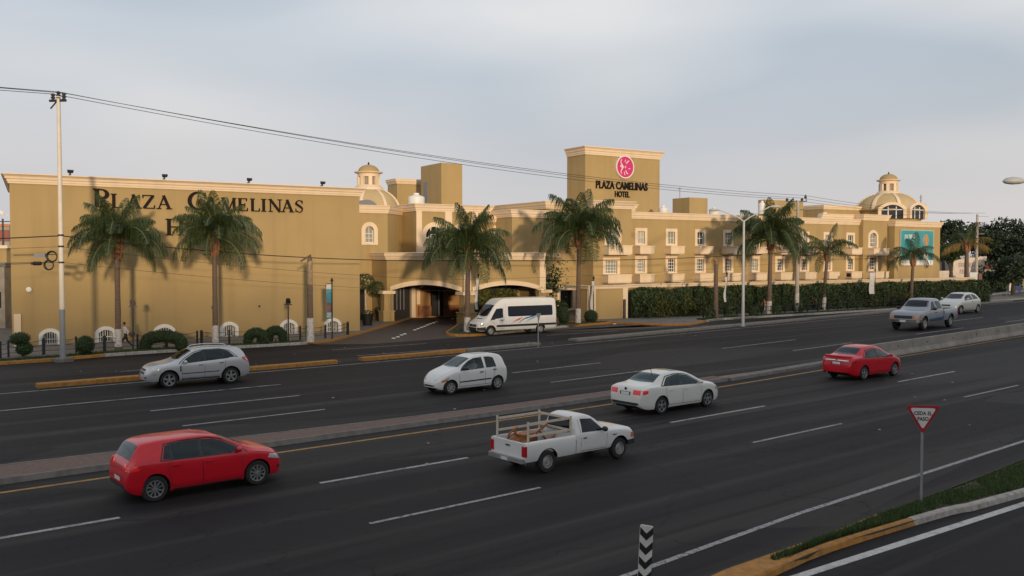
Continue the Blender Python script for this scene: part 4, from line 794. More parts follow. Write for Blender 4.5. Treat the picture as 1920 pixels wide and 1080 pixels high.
# ---- clipped bushes
def blob_leaves(centers, n, size, m):         # leaves on the surface of joined ellipsoids
    pts = []; nor = []
    while len(pts) < n:
        c_, r_ = random.choice(centers); d = Vector((random.gauss(0, 1), random.gauss(0, 1), random.gauss(0, 1))).normalized(); p = Vector(c_) + Vector((d.x * r_[0], d.y * r_[1], d.z * r_[2])) * random.uniform(.93, 1.04)
        if any(sum(((p[k] - q[k]) / s[k]) ** 2 for k in range(3)) < .75 for q, s in centers): continue
        pts.append(p); nor.append(d)
    return leaf_mesh('foliage', np.array(pts), size, m, np.array(nor), jitter=.7)
def topiary(label, px, py, centers, n=1400, stem=True):
    b = G(px, py, .15); root = empty('clipped_bush', b, -YAW, label, 'bush', 'clipped bushes by the blank wall'); o = link(bpy.data.objects.new('foliage', blob_leaves(centers, n, .10, TOPI))); o.parent = root
    mb = MB()
    for c_, r_ in centers: mb.sphere(c_, [k * .9 for k in r_], 10, 7)
    mb.build('dark_core', mat('bush_core', (.012, .02, .006), .9), root); mb = MB(); mb.tube([(0, 0, -.02), (0, 0, max(.25, centers[0][0][2]))], .05, 6); mb.build('stem', BARK, root)  # solid spheres coloured near-black as the bush's inner shade
def arcb(w, h, r_, n=9): return [((w * math.cos(math.pi * i / (n - 1)), 0, .2 + h * math.sin(math.pi * i / (n - 1)) ** .75), (r_, r_ * .9, r_)) for i in range(n)]
topiary('clipped bush of two stacked balls near the left edge of the pavement', 42, 668, [((-.12, 0, 1.0), (.55, .5, .38)), ((.12, 0, .42), (.45, .45, .38))])
topiary('single clipped ball bush right of the tall cream pole', 160, 665, [((0, 0, .55), (.5, .5, .55))])
topiary('long clipped arch shaped bush right of the walking man', 307, 655, arcb(1.12, .62, .40, 11), 2600)
topiary('clipped arch bush left of its wavy neighbour', 481, 645, arcb(.55, .55, .34, 8), 1500)
topiary('clipped wavy bush right of its arched neighbour', 517, 641, arcb(.48, .58, .33, 8), 1400)
topiary('round clipped bush under the tall palm on the island', 1108, 605, [((0, 0, .55), (.62, .6, .58))], 1000)
topiary('dark clipped bush right behind the van', 1057, 608, [((0, 0, .7), (.5, .5, .8))], 900)
# ---- potted trees by the entrance
def potted(px, py, hh, label, crown):
    b = G(px, py, .15); root = empty('potted_tree', b, 0, label, 'potted plant', 'potted trees by the entrance'); mb = MB(); mb.lathe([(.36, 0), (.52, .85), (.55, .95), (.48, .95), (.46, .8), (0, .8)], 16); mb.build('pot', BLACK, root, 30)
    mb = MB(); mb.tube([(0, 0, .8), (-.15, 0, 1.6), (-.2, 0, hh - .6)], [.06, .05, .04], 6); mb.build('trunk', LIME if crown < 1 else BARK, root)
    o = link(bpy.data.objects.new('crown', blob_leaves([((-.25, 0, hh), (.85, .8, .68))], 900, .17, LEAFH))); o.parent = root; o = link(bpy.data.objects.new('underplanting', blob_leaves([((0, 0, 1.0), (.5, .5, .25))], 250, .14, TOPI))); o.parent = root
potted(689, 610, 3.6, 'black potted tree with a pale leaning trunk beside the blank wall', .5); potted(714, 601, 2.8, 'black potted bushy tree left of the canopy pedestal', 1.5); potted(737, 592, 2.0, 'dark potted plant inside the canopy by the screen', 1.2)

# ---- palms
def frond_mesh(name, a0, a1, L, m, nl=92, lw=.030, ll=1.2, twist=0.0, sag=1.1):
    n = 14; P = [Vector((0, 0, 0))]
    for i in range(n):
        a = R(a0 + (a1 - a0) * ((i + .5) / n) ** 1.15); P.append(P[-1] + Vector((math.cos(a), 0, math.sin(a))) * L / n)
    mb = MB(); mb.tube(P, [.045 * (1 - .8 * i / n) + .006 for i in range(n + 1)], 4, mi=1, caps=False)
    for i in range(nl):
        t = .16 + .84 * i / nl; k = min(int(t * n), n - 1); p = P[k].lerp(P[k + 1], t * n - k); d = (P[k + 1] - P[k]).normalized(); side = Vector((-d.y, d.x, 0)); side = Vector((0, 1, 0)) if side.length < .01 else side.normalized(); side = Vector((0, 1, 0))
        upv = side.cross(d) * -1; ln = ll * (math.sin(math.pi * min(1, .12 + t * .86)) ** .6) * random.uniform(.8, 1.1)
        for s_ in (-1, 1):
            out = (side * s_ * random.uniform(.55, 1.0) + d * random.uniform(.2, .9) + Vector((0, 0, random.uniform(-.2, .35)))).normalized(); q = p + out * ln * .36; out2 = (out * .34 + Vector((0, 0, -1)) * sag + d * .1).normalized(); q2 = q + out2 * ln * .72; wv = d * lw * .5
            mb.add([p - wv * .6, p + wv * .6, q + wv, q - wv, q2], [(0, 1, 2, 3), (3, 2, 4)])
    return mb.mesh(name, [m, RACH])
FR = []
random.seed(21)
for (a0, a1, k) in ((88, 50, .92), (83, 12, .92), (74, -28, .93), (64, -56, 1), (50, -73, 1.02), (32, -81, 1.0), (8, -88, .95), (-20, -89, .85)):
    FR.append([frond_mesh('frond', a0 + random.uniform(-4, 4), a1 + random.uniform(-6, 6), 3.25 * k, FROND) for _ in range(2)])
FRY = [frond_mesh('frond', a0, a1, 2.7, FRONDY, 36) for a0, a1 in ((45, -30), (20, -60))]
LEVELS = [0, 0, 0, 1, 1, 1, 1, 2, 2, 2, 2, 2, 3, 3, 3, 3, 3, 3, 4, 4, 4, 4, 4, 4, 5, 5, 5, 5, 5, 6, 6]
def palm(label, base, tip, ztop, span_px, r0, levels, boot=1.4, lime=1.3, yellow=0, seed=1, lean=0, drop=0, group='queen palms along the street'):
    rnd = random.Random(seed); b = Vector(base); root = empty('palm_tree', b, 0, label, 'palm tree', group); Hh = ztop - b.z
    k = span_px / ppm(b) / 5.6
    P = [Vector((tip * (i / 8) ** 1.3, 0, Hh * i / 8)) for i in range(9)]; rad = [r0 * (1.35 if i == 0 else 1.12 - .32 * i / 8) * (1 + .05 * math.sin(i * 2.3 + seed)) for i in range(9)]; Ry = Matrix.Rotation(-YAW, 4, 'Z'); P = [Ry @ p for p in P]
    mb = MB(); mb.tube(P, rad, 12); mb.build('trunk', TRUNK, root, 60)
    if lime: zl = lime; mb = MB(); mb.tube([Vector((0, 0, -.01)), Vector((0, 0, .1)), P[0].lerp(P[8], zl / Hh)], [r0 * 1.4, r0 * 1.33, r0 * 1.16], 12, caps=False); mb.build('whitewash_band', LIME, root, 60)
    if not levels: return root, P[8], rad[8]
    c_ = P[8]; mb = MB(); mb.tube([c_ - Vector((0, 0, boot * .75)), c_ - Vector((0, 0, boot * .45)), c_ - Vector((0, 0, .05)), c_ + Vector((0, 0, .35))], [r0 * .95, r0 * 1.55, r0 * 1.35, r0 * .5], 12); mb.build('crown_shaft', BOOT, root, 50)
    for j in range(9):
        a = j * 2.4; d = Vector((math.cos(a), math.sin(a), 0)); mb = MB(); mb.tube([c_ + d * r0 * .9 - Vector((0, 0, boot * .7)), c_ + d * r0 * 1.5 - Vector((0, 0, boot * .3)), c_ + d * r0 * 1.9 + Vector((0, 0, .35)), c_ + d * r0 * 3.0 + Vector((0, 0, .9))], [.09, .11, .07, .03], 6); mb.build('leaf_base', BOOT, root)
    for j, lv in enumerate(levels):
        me = FR[lv][rnd.randrange(2)] if not (yellow and rnd.random() < yellow) else rnd.choice(FRY)
        o = link(bpy.data.objects.new('frond', me)); o.parent = root; o.location = c_ + Vector((0, 0, .15 - .1 * (lv / 7))); o.rotation_euler = (rnd.uniform(-.12, .12), rnd.uniform(-.1, .1), j * 2.39996 + rnd.uniform(-.25, .25) + seed); s_ = k * rnd.uniform(.88, 1.1); o.scale = (s_, s_ * 1.05, s_)
    return root, c_, rad[8]
def palm_px(label, bx, by, cy, span, w, seed, tipx=0, levels=LEVELS, z=.15, **k):
    b = G(bx, by, z); zt_ = zat(cy, b); return palm(label, b, tipx / ppm(b), zt_, span, w / ppm(b) / 2, levels, seed=seed, **k)
palm_px('leftmost palm, in front of the PLAZA lettering', 222, 657, 454, 182, 10.5, 1, 0, LEVELS + [6, 7])
palm_px('second palm from the left, hiding half of CAMELINAS', 404, 648, 450, 170, 9.5, 2, 0, LEVELS + [6])
palm_px('palm in front of the canopy, just left of the van', 876, 622, 476, 182, 10, 3, 2, LEVELS + [5, 6], boot=1.7, lime=1.1)
palm_px('tall palm right of the van below the sign tower', 1084, 607, 443, 174, 8.5, 4, 1, LEVELS[1:] + [6])
palm_px('full palm beside the concrete utility pole and street lamp', 1442, 589, 452, 156, 8, 5, 2, LEVELS + [4, 5])
palm_px('small palm right of the concrete utility pole', 1544, 580, 479, 112, 6.5, 6, 6, [0, 1, 2, 2, 3, 3, 4, 4, 4, 5, 5, 6], boot=.9)
palm_px('small palm in front of the turquoise billboard', 1708, 573, 488, 100, 6, 7, 3, [0, 1, 2, 2, 3, 3, 3, 4, 4, 4, 5, 5], boot=1.0, lime=.9)
palm_px('yellowing palm at the far right beside a concrete pole', 1812, 562, 462, 104, 8, 8, -1, [0, 1, 2, 2, 3, 3, 4, 4, 4, 5, 5], boot=1.0, yellow=.55, lime=0)
root, c_, rr = palm_px('dead palm trunk with broken top in front of the blank wall', 582, 641, 486, 100, 11, 9, 0, None, lime=1.6, group='dead palm trunks')
mb = MB(); Mx = Matrix.Rotation(-YAW, 4, 'Z'); mb.tube([c_ + Vector((0, 0, -1.9)), c_ + Vector((0, 0, -.1))], [rr * 1.08, rr * 1.12], 12); mb.build('peeled_top', mat('peeled_palm', (.36, .26, .16), .9, var=.5, vscale=5, bump=.7, bscale=9), root, 60)
mb = MB(); mb.tube([c_ + Vector((0, 0, .0)), c_ + Mx @ Vector((.05, 0, .25)), c_ + Mx @ Vector((-.3, 0, .05)), c_ + Mx @ Vector((-.62, 0, -.15))], [.16, .09, .07, .05], 6); mb.build('leaf_stub', TRUNK, root)
root, c_, rr = palm_px('dead palm trunk standing at the hedge pavement', 1342, 597, 494, 100, 8.5, 10, 0, None, lime=0, group='dead palm trunks')
mb = MB(); mb.tube([c_ + Vector((0, 0, -.1)), c_ + Vector((0, 0, .25)), c_ + Mx @ Vector((-.2, 0, .45)), c_ + Mx @ Vector((-.45, 0, .2))], [rr, rr * .9, .1, .05], 7); mb.build('leaf_stub', BOOT, root)

# ---- trees behind at the right
def tree(label, px, py, pyt, wpx, n, seed, group='trees beyond the hotel', m=LEAFT, size=.6, zc=.42):
    rnd = random.Random(seed); b = G(px, py, 0) if not isinstance(px, Vector) else px; Hh = zat(pyt, b); k = wpx / ppm(b) / 2; root = empty('broadleaf_tree', (b.x, b.y, 0), 0, label, 'tree', group)
    mb = MB(); top = Hh * .55; mb.tube([(0, 0, 0), (.1, 0, top * .5), (.2, .1, top)], [.4, .3, .2], 8)
    cl = []
    for j in range(16):
        a = rnd.uniform(0, 6.28); r_ = k * rnd.uniform(.15, .72); z = Hh * rnd.uniform(zc, .84); r2 = k * rnd.uniform(.28, .45); cl.append((Vector((r_ * math.cos(a), r_ * math.sin(a), z)), r2))
        if j < 7: mb.tube([(.15, 0, top * .8), cl[-1][0] * .6 + Vector((0, 0, z * .35)), cl[-1][0]], [.16, .1, .04], 5)
    mb.build('trunk', BARK, root); pts = []
    for i in range(n):
        c2, r2 = cl[i % len(cl)]; d = Vector((rnd.gauss(0, 1), rnd.gauss(0, 1), rnd.gauss(0, 1))).normalized() * r2 * rnd.uniform(.55, 1.08); d.z *= .75; pts.append(c2 + d)
    pts = np.array(pts); pts[:, 2] = np.minimum(pts[:, 2], Hh + rng.uniform(-.8, .1, n)); o = link(bpy.data.objects.new('crown', leaf_mesh('crown', pts, size, m))); o.parent = root; return root
def far(px, d): dx = (px - 960) / F * d; return Vector((dx * math.cos(YAW) + d * math.sin(YAW), -dx * math.sin(YAW) + d * math.cos(YAW), 0))
tree('dark rounded tree just right of the dome', far(1768, 150), 0, 396, 90, 3600, 1); tree('tall dark tree behind the yellowing palm', far(1832, 165), 0, 393, 105, 3800, 2)
tree('broad dark tree at the right edge of the picture', far(1908, 160), 0, 402, 150, 5200, 3); tree('lower dark tree right of the yellowing palm', far(1872, 150), 0, 425, 100, 3600, 4); tree('dark tree filling the gap at the far right', far(1945, 145), 0, 440, 110, 3000, 5)
tree('pale grey-green tree top between dome tree and tall tree', far(1795, 175), 0, 408, 50, 1800, 6, size=.5)
tree('leafy overhanging tree in front of the white painted wall', far(1783, 128), 0, 440, 62, 1700, 7, m=LEAFH, size=.45, zc=.62)
tree('distant tree showing above the roof left of the palm crown', far(1410, 170), 0, 385, 34, 900, 8, size=.5)
tree('dark tree mass low behind the far hedge', far(1900, 135), 0, 470, 120, 3000, 9)
# white painted wall with faded lettering
pw = empty('painted_wall', far(1790, 134), 0, 'white wall with faded blue car park lettering', 'wall'); A2, B2 = far(1759, 133), far(1846, 141); d = (B2 - A2).normalized(); ang = math.atan2(d.y, d.x); L = (B2 - A2).length; pw.location = A2; pw.rotation_euler = (0, 0, ang); PW = mat('limewashed_wall', (.68, .57, .46), .85, var=.2, vscale=.8, streak=.4)
z1, z2 = zat(482, B2), zat(508, A2); mb = MB(); mb.box(0, L * .32, 0, .4, 0, z2); mb.box(L * .32, L, .01, .41, 0, z1); mb.box(L * .96, L + .3, -.15, .5, z1 - .6, z1 + .1); mb.build('wall', PW, pw)
text('lettering', 'ESTACIONAMIENTO', .95, mat('faded_blue', (.2, .17, .26), .8), pw, (L * .42, -.005, z1 - 1.5), (R(90), 0, 0), sx=.52); text('lettering', 'PUBLICO', .95, MAT['faded_blue'], pw, (L * .45, -.005, z1 - 2.5), (R(90), 0, 0), sx=.6)
lw = empty('low_wall', far(1850, 150), 0, 'low grey wall and red shed roof far right', 'wall'); A2, B2 = far(1845, 148), far(1990, 152); d = (B2 - A2); ang = math.atan2(d.y, d.x); lw.location = A2; lw.rotation_euler = (0, 0, ang); L = d.length; mb = MB(); mb.box(0, L, 0, .3, 0, zat(505, A2)); mb.build('wall', CONC, lw); mb = MB(); mb.prism([(0, 2), (2.6, 2), (2.6, 4.6), (0, 4.4)], -4.6, -1.2, Matrix.Rotation(R(90), 4, 'X')); fan_normals(mb.build('shed', mat('red_shed', (.14, .025, .02), .8), lw))

# ================================================================== street furniture
def place(o, p, rz=0): o.location = p; o.rotation_euler = (0, 0, rz)
# tall cream utility pole
b = G(118, 673, .15); b.z = 0; zt_ = zat(178, b); pl = empty('utility_pole', b, 0, 'tall cream utility pole with grey lower half in front of the blank wall', 'pole'); r_ = 4.9 / ppm(b)
mb = MB(); z1 = zat(580, b); mb.tube([(0, 0, z1), (0, 0, zt_)], [r_ * .98, r_ * .66], 14); mb.build('upper_shaft', POLEC, pl, 50); mb = MB(); mb.tube([(0, 0, 0), (0, 0, z1)], [r_ * 1.12, r_ * 1.0], 14); mb.build('lower_shaft', POLEG, pl, 50)
mb = MB(); mb.box(-.42, .42, -.42, .42, 0, .18, M=Matrix.Rotation(R(8), 4, 'Z')); mb.build('footing', KERBC, pl)
ins = []
for k, (dx, dz) in enumerate(((-.3, .0), (.0, .12), (.3, .05))):
    mb = MB(); rgt = Vector((math.cos(YAW), -math.sin(YAW), 0)); c_ = rgt * dx + Vector((0, 0, zt_ + dz)); mb.lathe([(.05, -.35), (.13, -.3), (.07, -.22), (.14, -.15), (.07, -.08), (.13, 0), (.06, .08), (0, .1)], 10, Matrix.Translation(c_)); mb.build('insulator', mat('brown_insulator', (.06, .045, .04), .4), pl); ins.append(b + c_ + Vector((0, 0, .05)))
mb = MB(); rgt = Vector((math.cos(YAW), -math.sin(YAW), 0)); mb.bar(rgt * -.5 + Vector((0, 0, zt_ - .32)), rgt * .42 + Vector((0, 0, zt_ - .3)), .12); mb.bar(rgt * -.45 + Vector((0, 0, zt_ - .75)), rgt * -.1 + Vector((0, 0, zt_ - .35)), .06); mb.build('crossarm', BLACK, pl)
zs_ = [zat(y, b) for y in (441, 462, 492)]
for z in zs_: mb = MB(); mb.lathe([(r_ * .95, z - .05), (r_ * 1.05, z - .04), (r_ * 1.05, z + .04), (r_ * .95, z + .05)], 14); mb.build('clamp_band', BLACK, pl)
# concrete utility poles on the right
def cpole(label, px, py, pyt, w, lime=2.0):
    b = G(px, py, .15); z = zat(pyt, b) - .15; root = empty('utility_pole', b, 0, label, 'pole'); r_ = w / ppm(b) / 2; mb = MB(); mb.tube([(0, 0, 0), (0, 0, z)], [r_ * 1.05, r_ * .7], 8); mb.build('shaft', mat('pole_concrete', (.44, .38, .32), .85, var=.2, vscale=3), root, 20)
    if lime: mb = MB(); mb.tube([(0, 0, 0), (0, 0, lime)], [r_ * 1.09, r_ * 1.04], 8, caps=False); mb.build('whitewash_band', LIME, root)
    return root, b, z
p2, b2, z2 = cpole('concrete utility pole with crossarms right of the full palm', 1494, 587, 376, 7.5); rgt = Vector((math.cos(YAW), -math.sin(YAW), 0))
mb = MB(); mb.bar(rgt * -1.2 + Vector((0, 0, z2 - .1)), rgt * .85 + Vector((0, 0, z2 - .1)), .12); mb.bar(rgt * -.3 + Vector((0, 0, z2 - 1.0)), rgt * .6 + Vector((0, 0, z2 - .9)), .1); mb.bar((rgt * .85 + Vector((0, 0, z2 - .1))), rgt * .75 + Vector((0, 0, z2 + .6)), .08); mb.build('crossarm', BLACK, p2)
for dx, dz in ((-1.1, .1), (.4, .1), (.75, .35), (-.5, -2.2), (.1, -2.3), (.45, -2.2)): mb = MB(); mb.lathe([(.05, -.15), (.14, -.1), (.14, .05), (.06, .15), (0, .16)], 8, Matrix.Translation(rgt * dx + Vector((0, 0, z2 + dz)))); mb.build('insulator', MAT['brown_insulator'], p2)
p3, b3, z3 = cpole('slim concrete pole behind the yellowing palm at the far right', 1830, 553, 402, 6, 0)
for k in range(3): mb = MB(); mb.bar(rgt * -.2 + Vector((0, 0, z3 - .3 - k * 1.3)), rgt * (1.7 - .3 * k) + Vector((0, 0, z3 - .3 - k * 1.3)), .06); mb.build('crossarm', POLEG, p3)
# wires
WIRE = mat('wire', (.02, .02, .022), .5)
def cable(label, P, r_=.022, sag=0, n=24, group='overhead cables'):
    pts = []
    for a, c_ in zip(P[:-1], P[1:]):
        a, c_ = Vector(a), Vector(c_); L = (c_ - a).length; s_ = sag if not hasattr(sag, '__len__') else sag[len(pts) // n]
        for i in range(n): t = i / n; q = a.lerp(c_, t); q.z -= 4 * s_ * t * (1 - t); pts.append(q)
    pts.append(Vector(P[-1])); off = pts[0]; mb = MB(off); mb.tube(pts, r_, 5, caps=False); o = mb.build('overhead_cable', WIRE, None, loc=off); return tag(o, label, 'cable', group)
rt = [b2 + rgt * dx + Vector((0, 0, z2 + .15 + dz)) for dx, dz in ((-1.1, 0), (.4, .1), (.75, .35))]; lf = [b + Vector((-34, -3.5 + k * .6, zt_ + dz)) for k, dz in enumerate((-.35, .0, .2))]
nxt = [b3 + rgt * dx + Vector((0, 0, z3 + .2)) for dx in (-1.2, 0, 1.2)]
for k, nm in enumerate(('lowest of the three power lines', 'middle of the three power lines', 'topmost of the three power lines')): cable(nm + ' running from the cream pole to the right', [lf[k], ins[k], rt[k], nxt[k]], .017, [.35, .9, .5])
bl_ = [G(118, 673) + Vector((0, 0, z)) for z in zs_]; m2 = b2 + Vector((0, 0, 5.9))
cable('thick black communication cable across the front of the hotel', [bl_[0] + Vector((-30, -1, -1.2)), bl_[0], far(850, 72) + Vector((0, 0, 5.55)), m2 + Vector((0, 0, .3)), b3 + Vector((0, 0, 5.6))], .032, [.2, .45, .35, .3])
for k, (z0_, zz_) in enumerate(((zs_[1], 5.2), (zs_[2], 4.3))): cable(('upper' if k == 0 else 'lower') + ' thin telephone wire below the thick cable', [bl_[k + 1] + Vector((-30, -1, -.6)), bl_[k + 1], far(850, 72) + Vector((0, 0, zz_ - 1.2)), b2 + Vector((0, 0, zz_))], .010, [.2, .3, .3])
# coils of spare cable and splice boxes on the cream pole
for (px, py, rr), nm in (((97.5, 481, 10), 'upper'), ((91.5, 497, 9), 'lower')):
    c_ = far(px, depth(bl_[0]) - .25); c_.z = zat(py, c_); o_ = empty('cable_coil', c_, -YAW, nm + ' coil of spare black cable left of the cream pole', 'cable coil'); mb = MB(); R_ = rr / ppm(c_)
    for j in range(3): mb.tube([(R_ * (1 - .06 * j) * math.cos(6.2832 * i / 24), .03 * j, R_ * (1 - .05 * j) * math.sin(6.2832 * i / 24)) for i in range(25)], .035, 6, caps=False)
    mb.build('loops', BLACK, o_)
for (px, py, w, h), nm in (((76, 479, 20, 7), 'flat grey splice box hanging beside the upper coil'), ((69, 494, 18, 5), 'ribbed black splice closure beside the lower coil')):
    c_ = far(px, depth(bl_[0]) - .2); c_.z = zat(py, c_); o_ = empty('splice_box', c_, -YAW, nm, 'splice box'); k = 1 / ppm(c_); mb = MB(); mb.box(-w * k / 2, w * k / 2, -.08, .08, -h * k / 2, h * k / 2)
    if h < 6:
        for j in range(4): mb.lathe([(h * k * .5, 0), (h * k * .75, .02), (h * k * .75, .08), (h * k * .5, .1)], 10, Matrix.Translation((-w * k * .35 + j * w * k * .2, 0, 0)) @ Matrix.Rotation(R(90), 4, 'Y'))
    mb.build('case', POLEG if h > 6 else BLACK, o_); mb = MB(); mb.tube([(-w * k / 2 - 1.2, 0, .02), (w * k / 2 + .6, 0, .05)], .02, 5); mb.build('lead', BLACK, o_)
# double arm street lamp
def lamp_head(mb, c_, d, L=.95):
    M = Matrix.Translation(c_) @ Matrix.Rotation(math.atan2(d.y, d.x), 4, 'Z'); vs = []; n = 9; prof = [(0, .04), (.08, .09), (.3, .17), (.6, .2), (.85, .15), (.97, .06), (1, .01)]
    fs = []
    for t, r_ in prof:
        for k in range(n): a = 2 * math.pi * k / n; vs.append(M @ Vector((t * L, math.cos(a) * r_, math.sin(a) * r_ * (.55 if math.sin(a) < 0 else .75))))
    for i in range(len(prof) - 1):
        for k in range(n): fs.append((i * n + k, i * n + (k + 1) % n, (i + 1) * n + (k + 1) % n, (i + 1) * n + k))
    mb.add(vs, fs)
LH = mat('lamp_head_grey', (.40, .39, .38), .5); b = G(1393, 612, .12); z = zat(413, b) - b.z; sl_ = empty('street_lamp', b, 0, 'slim grey double arm street lamp on the separator strip', 'street lamp'); mb = MB(); mb.tube([(0, 0, 0), (0, 0, z)], [3.0 / ppm(b), 2.0 / ppm(b)], 10); mb.build('pole', mat('lamp_pole', (.46, .46, .46), .5, var=.15), sl_, 40)
mb = MB(); mb.lathe([(.22, 0), (.22, .06), (.12, .1)], 12); mb.build('base_plate', STEEL, sl_)
for s_, dx, dy in ((-1, 53, -21), (1, 56, -28)):
    e = rgt * (dx * s_ / ppm(b)) * .86 + Vector((0, 0, z - dy / ppm(b) * .9)); mb = MB(); mb.tube([(0, 0, z - .1), rgt * s_ * .5 + Vector((0, 0, z + .25)), e], .05, 7); mb.build('arm', MAT['lamp_pole'], sl_, 40); mb = MB(); lamp_head(mb, e, rgt * s_, .9); mb.build('lamp_head', LH, sl_, 60)
# near street lamp whose head reaches into the picture on the right
b = far(2010, 30); c_ = far(1921, 30); z = zat(340, c_); s2 = empty('street_lamp', b, 0, 'grey lamp head on an arm entering at the right edge', 'street lamp'); e = c_ - b; e.z = 0; mb = MB(); mb.tube([(0, 0, 0), (0, 0, 7.4)], [.11, .075], 10); mb.build('pole', MAT['lamp_pole'], s2, 40); mb = MB(); mb.tube([(0, 0, 7.35), e * .4 + Vector((0, 0, z - .2)), e + Vector((0, 0, z))], .04, 7); mb.build('arm', MAT['lamp_pole'], s2, 40); mb = MB(); lamp_head(mb, e + Vector((0, 0, z)), e.normalized(), .78); mb.build('lamp_head', LH, s2, 60)
# small lantern / floodlight posts
def flood_post(px, py, pyt, label, box=True):
    b = G(px, py, .15); z = zat(pyt, b) - .15; root = empty('floodlight_post', b, -YAW, label, 'lamp post', 'floodlight posts by the blank wall'); mb = MB(); mb.tube([(0, 0, 0), (0, 0, z - .3)], .045, 8); mb.build('post', BLACK, root); mb = MB(); M = Matrix.Translation((0, 0, z - .15)) @ Matrix.Rotation(R(25), 4, 'X'); mb.prism([(-.15, -.16), (.15, -.16), (.12, .17), (-.12, .17)], -.08, .1, M @ Matrix.Rotation(R(90), 4, 'X')); mb.box(-.25, .25, -.03, .03, z - .42, z - .36); fan_normals(mb.build('lamp_housing', mat('weathered_housing', (.13, .10, .09), .6) if box else BLACK, root))
flood_post(250, 656, 563, 'floodlight post with a boxy brown head right of the walking man'); flood_post(541, 641, 560, 'black floodlight post between the arched bushes and the dead palm', False)
def banner_post(px, py, pyt, pyb0, pyb1, wpx, label, skew=0, pix=None):
    b = G(px, py, .15); z = zat(pyt, b) - .15; root = empty('banner_post', b, -YAW + skew, label, 'banner', 'banner posts along the pavement'); mb = MB(); mb.tube([(0, 0, 0), (0, 0, z)], .05, 8); mb.lathe([(.05, z), (.12, z + .05), (.06, z + .18), (0, z + .3)], 8); mb.build('post', BLACK, root)
    z0, z1 = zat(pyb1, b) - .15, zat(pyb0, b) - .15; w = wpx / ppm(b) / max(.25, math.cos(skew)); mb = MB(); s_ = -1
    for zz_ in (z1 + .03, z0 - .03): bars_ = MB(); bars_.bar((0, 0, zz_), (s_ * w, 0, zz_), .05); bars_.build('bracket', BLACK, root)
    cols = pix or [(0, 1, mat('banner_white', (.6, .58, .56), .7, var=.15))]
    for a, c_, m in cols:
        mb = MB(); n = 6
        for i in range(n):
            t0, t1 = a + (c_ - a) * i / n, a + (c_ - a) * (i + 1) / n; f = lambda t: .07 * math.sin(t * 5)
            for o_ in (0, .008): mb.quad((s_ * .03, f(t0) + o_, z0 + (z1 - z0) * t0), (s_ * w, f(t0) + .05 * math.sin(t0 * 7) + o_, z0 + (z1 - z0) * t0), (s_ * w, f(t1) + .05 * math.sin(t1 * 7) + o_, z0 + (z1 - z0) * t1), (s_ * .03, f(t1) + o_, z0 + (z1 - z0) * t1))
        mb.build('banner_cloth', m, root)
BB = mat('banner_blue', (.04, .22, .32), .7); BBW = mat('banner_white', (.6, .58, .56), .7, var=.15); BBR = mat('banner_photo', (.22, .12, .12), .7, var=.7, vscale=4)
banner_post(623, 636, 528, 533, 596, 10, 'blue and white vertical banner on a post beside the dead palm', 0, [(0, .16, mat('banner_pale_blue', (.3, .42, .52), .7, var=.3, vscale=5)), (.16, .45, BBR), (.45, .62, BB), (.62, .86, mat('banner_mid_blue', (.08, .32, .42), .7, var=.5, vscale=5)), (.86, 1, BBW)])
banner_post(897, 612, 518, 522, 580, 5, 'narrow white banner left of the van', .9); banner_post(1113, 600, 523, 527, 585, 5, 'narrow white banner on a post in front of the garden wall panel', 1.0); banner_post(1362, 595, 515, 519, 566, 5, 'narrow white banner beside the second dead trunk', .8); banner_post(1640, 577, 508, 511, 551, 11, 'white banner on a post in front of the hedge below the arched window', .2)
# yield signs
def tri_sign(label, b, zt_, w, rz, front, lean=0):
    root = empty('yield_sign', b, rz, label, 'traffic sign'); root.rotation_euler = (0, lean, rz); h = w * .866; mb = MB(); mb.tube([(0, .035, 0), (0, .035, zt_ - .05)], .032, 8); mb.build('post', STEEL, root)
    def tri(mb, k, y0, y1, r_=.06):
        P = []; cx, cz = 0, zt_ - h / 3 
        V3 = [(-w / 2 * k, zt_ - h / 3 + h / 3 * k), (w / 2 * k, zt_ - h / 3 + h / 3 * k), (0, zt_ - h / 3 - h * 2 / 3 * k)]
        for i, (x, z) in enumerate(V3):
            for j in range(5):
                a = [R(180), R(60), R(-60)][i] - R(120) * j / 4 if False else [R(150), R(30), R(-90)][i] + R(60) - R(120) * j / 4; rr = r_ * w * k; ix, iz = x * (1 - r_ * 2), cz + (z - cz) * (1 - r_ * 2); P.append((ix + rr * math.cos(a), iz + rr * math.sin(a)))
        mb.prism([(x, z) for x, z in P], -y1, -y0, Matrix.Rotation(R(90), 4, 'X'))
    mb = MB(); tri(mb, 1, 0, .012); fan_normals(mb.build('plate', STEEL if not front else mat('sign_red', (.33, .012, .022), .45, var=.15), root))
    if front:
        mb = MB(); tri(mb, .74, -.004, -.001); fan_normals(mb.build('face', mat('sign_white', (.62, .6, .56), .45, var=.1), root))
        text('lettering', 'CEDA EL', .118, BLACK, root, (0, -.006, zt_ - .20), (R(90), 0, 0), sx=.85, align='CENTER', offset=.004); text('lettering', 'PASO', .118, BLACK, root, (0.0, -.006, zt_ - .33), (R(90), 0, 0), sx=.85, align='CENTER', offset=.004)
    return root
b = G(1728, 946, .1); tri_sign('red and white CEDA EL PASO yield sign on the grass island', b, zat(770, b), 56 / ppm(b) * 1.04, -YAW - R(10), True)
b = G(1010, 652, 0); tri_sign('grey back of a triangular sign in front of the van', b, zat(588, b), 16 / ppm(b), R(20), False)
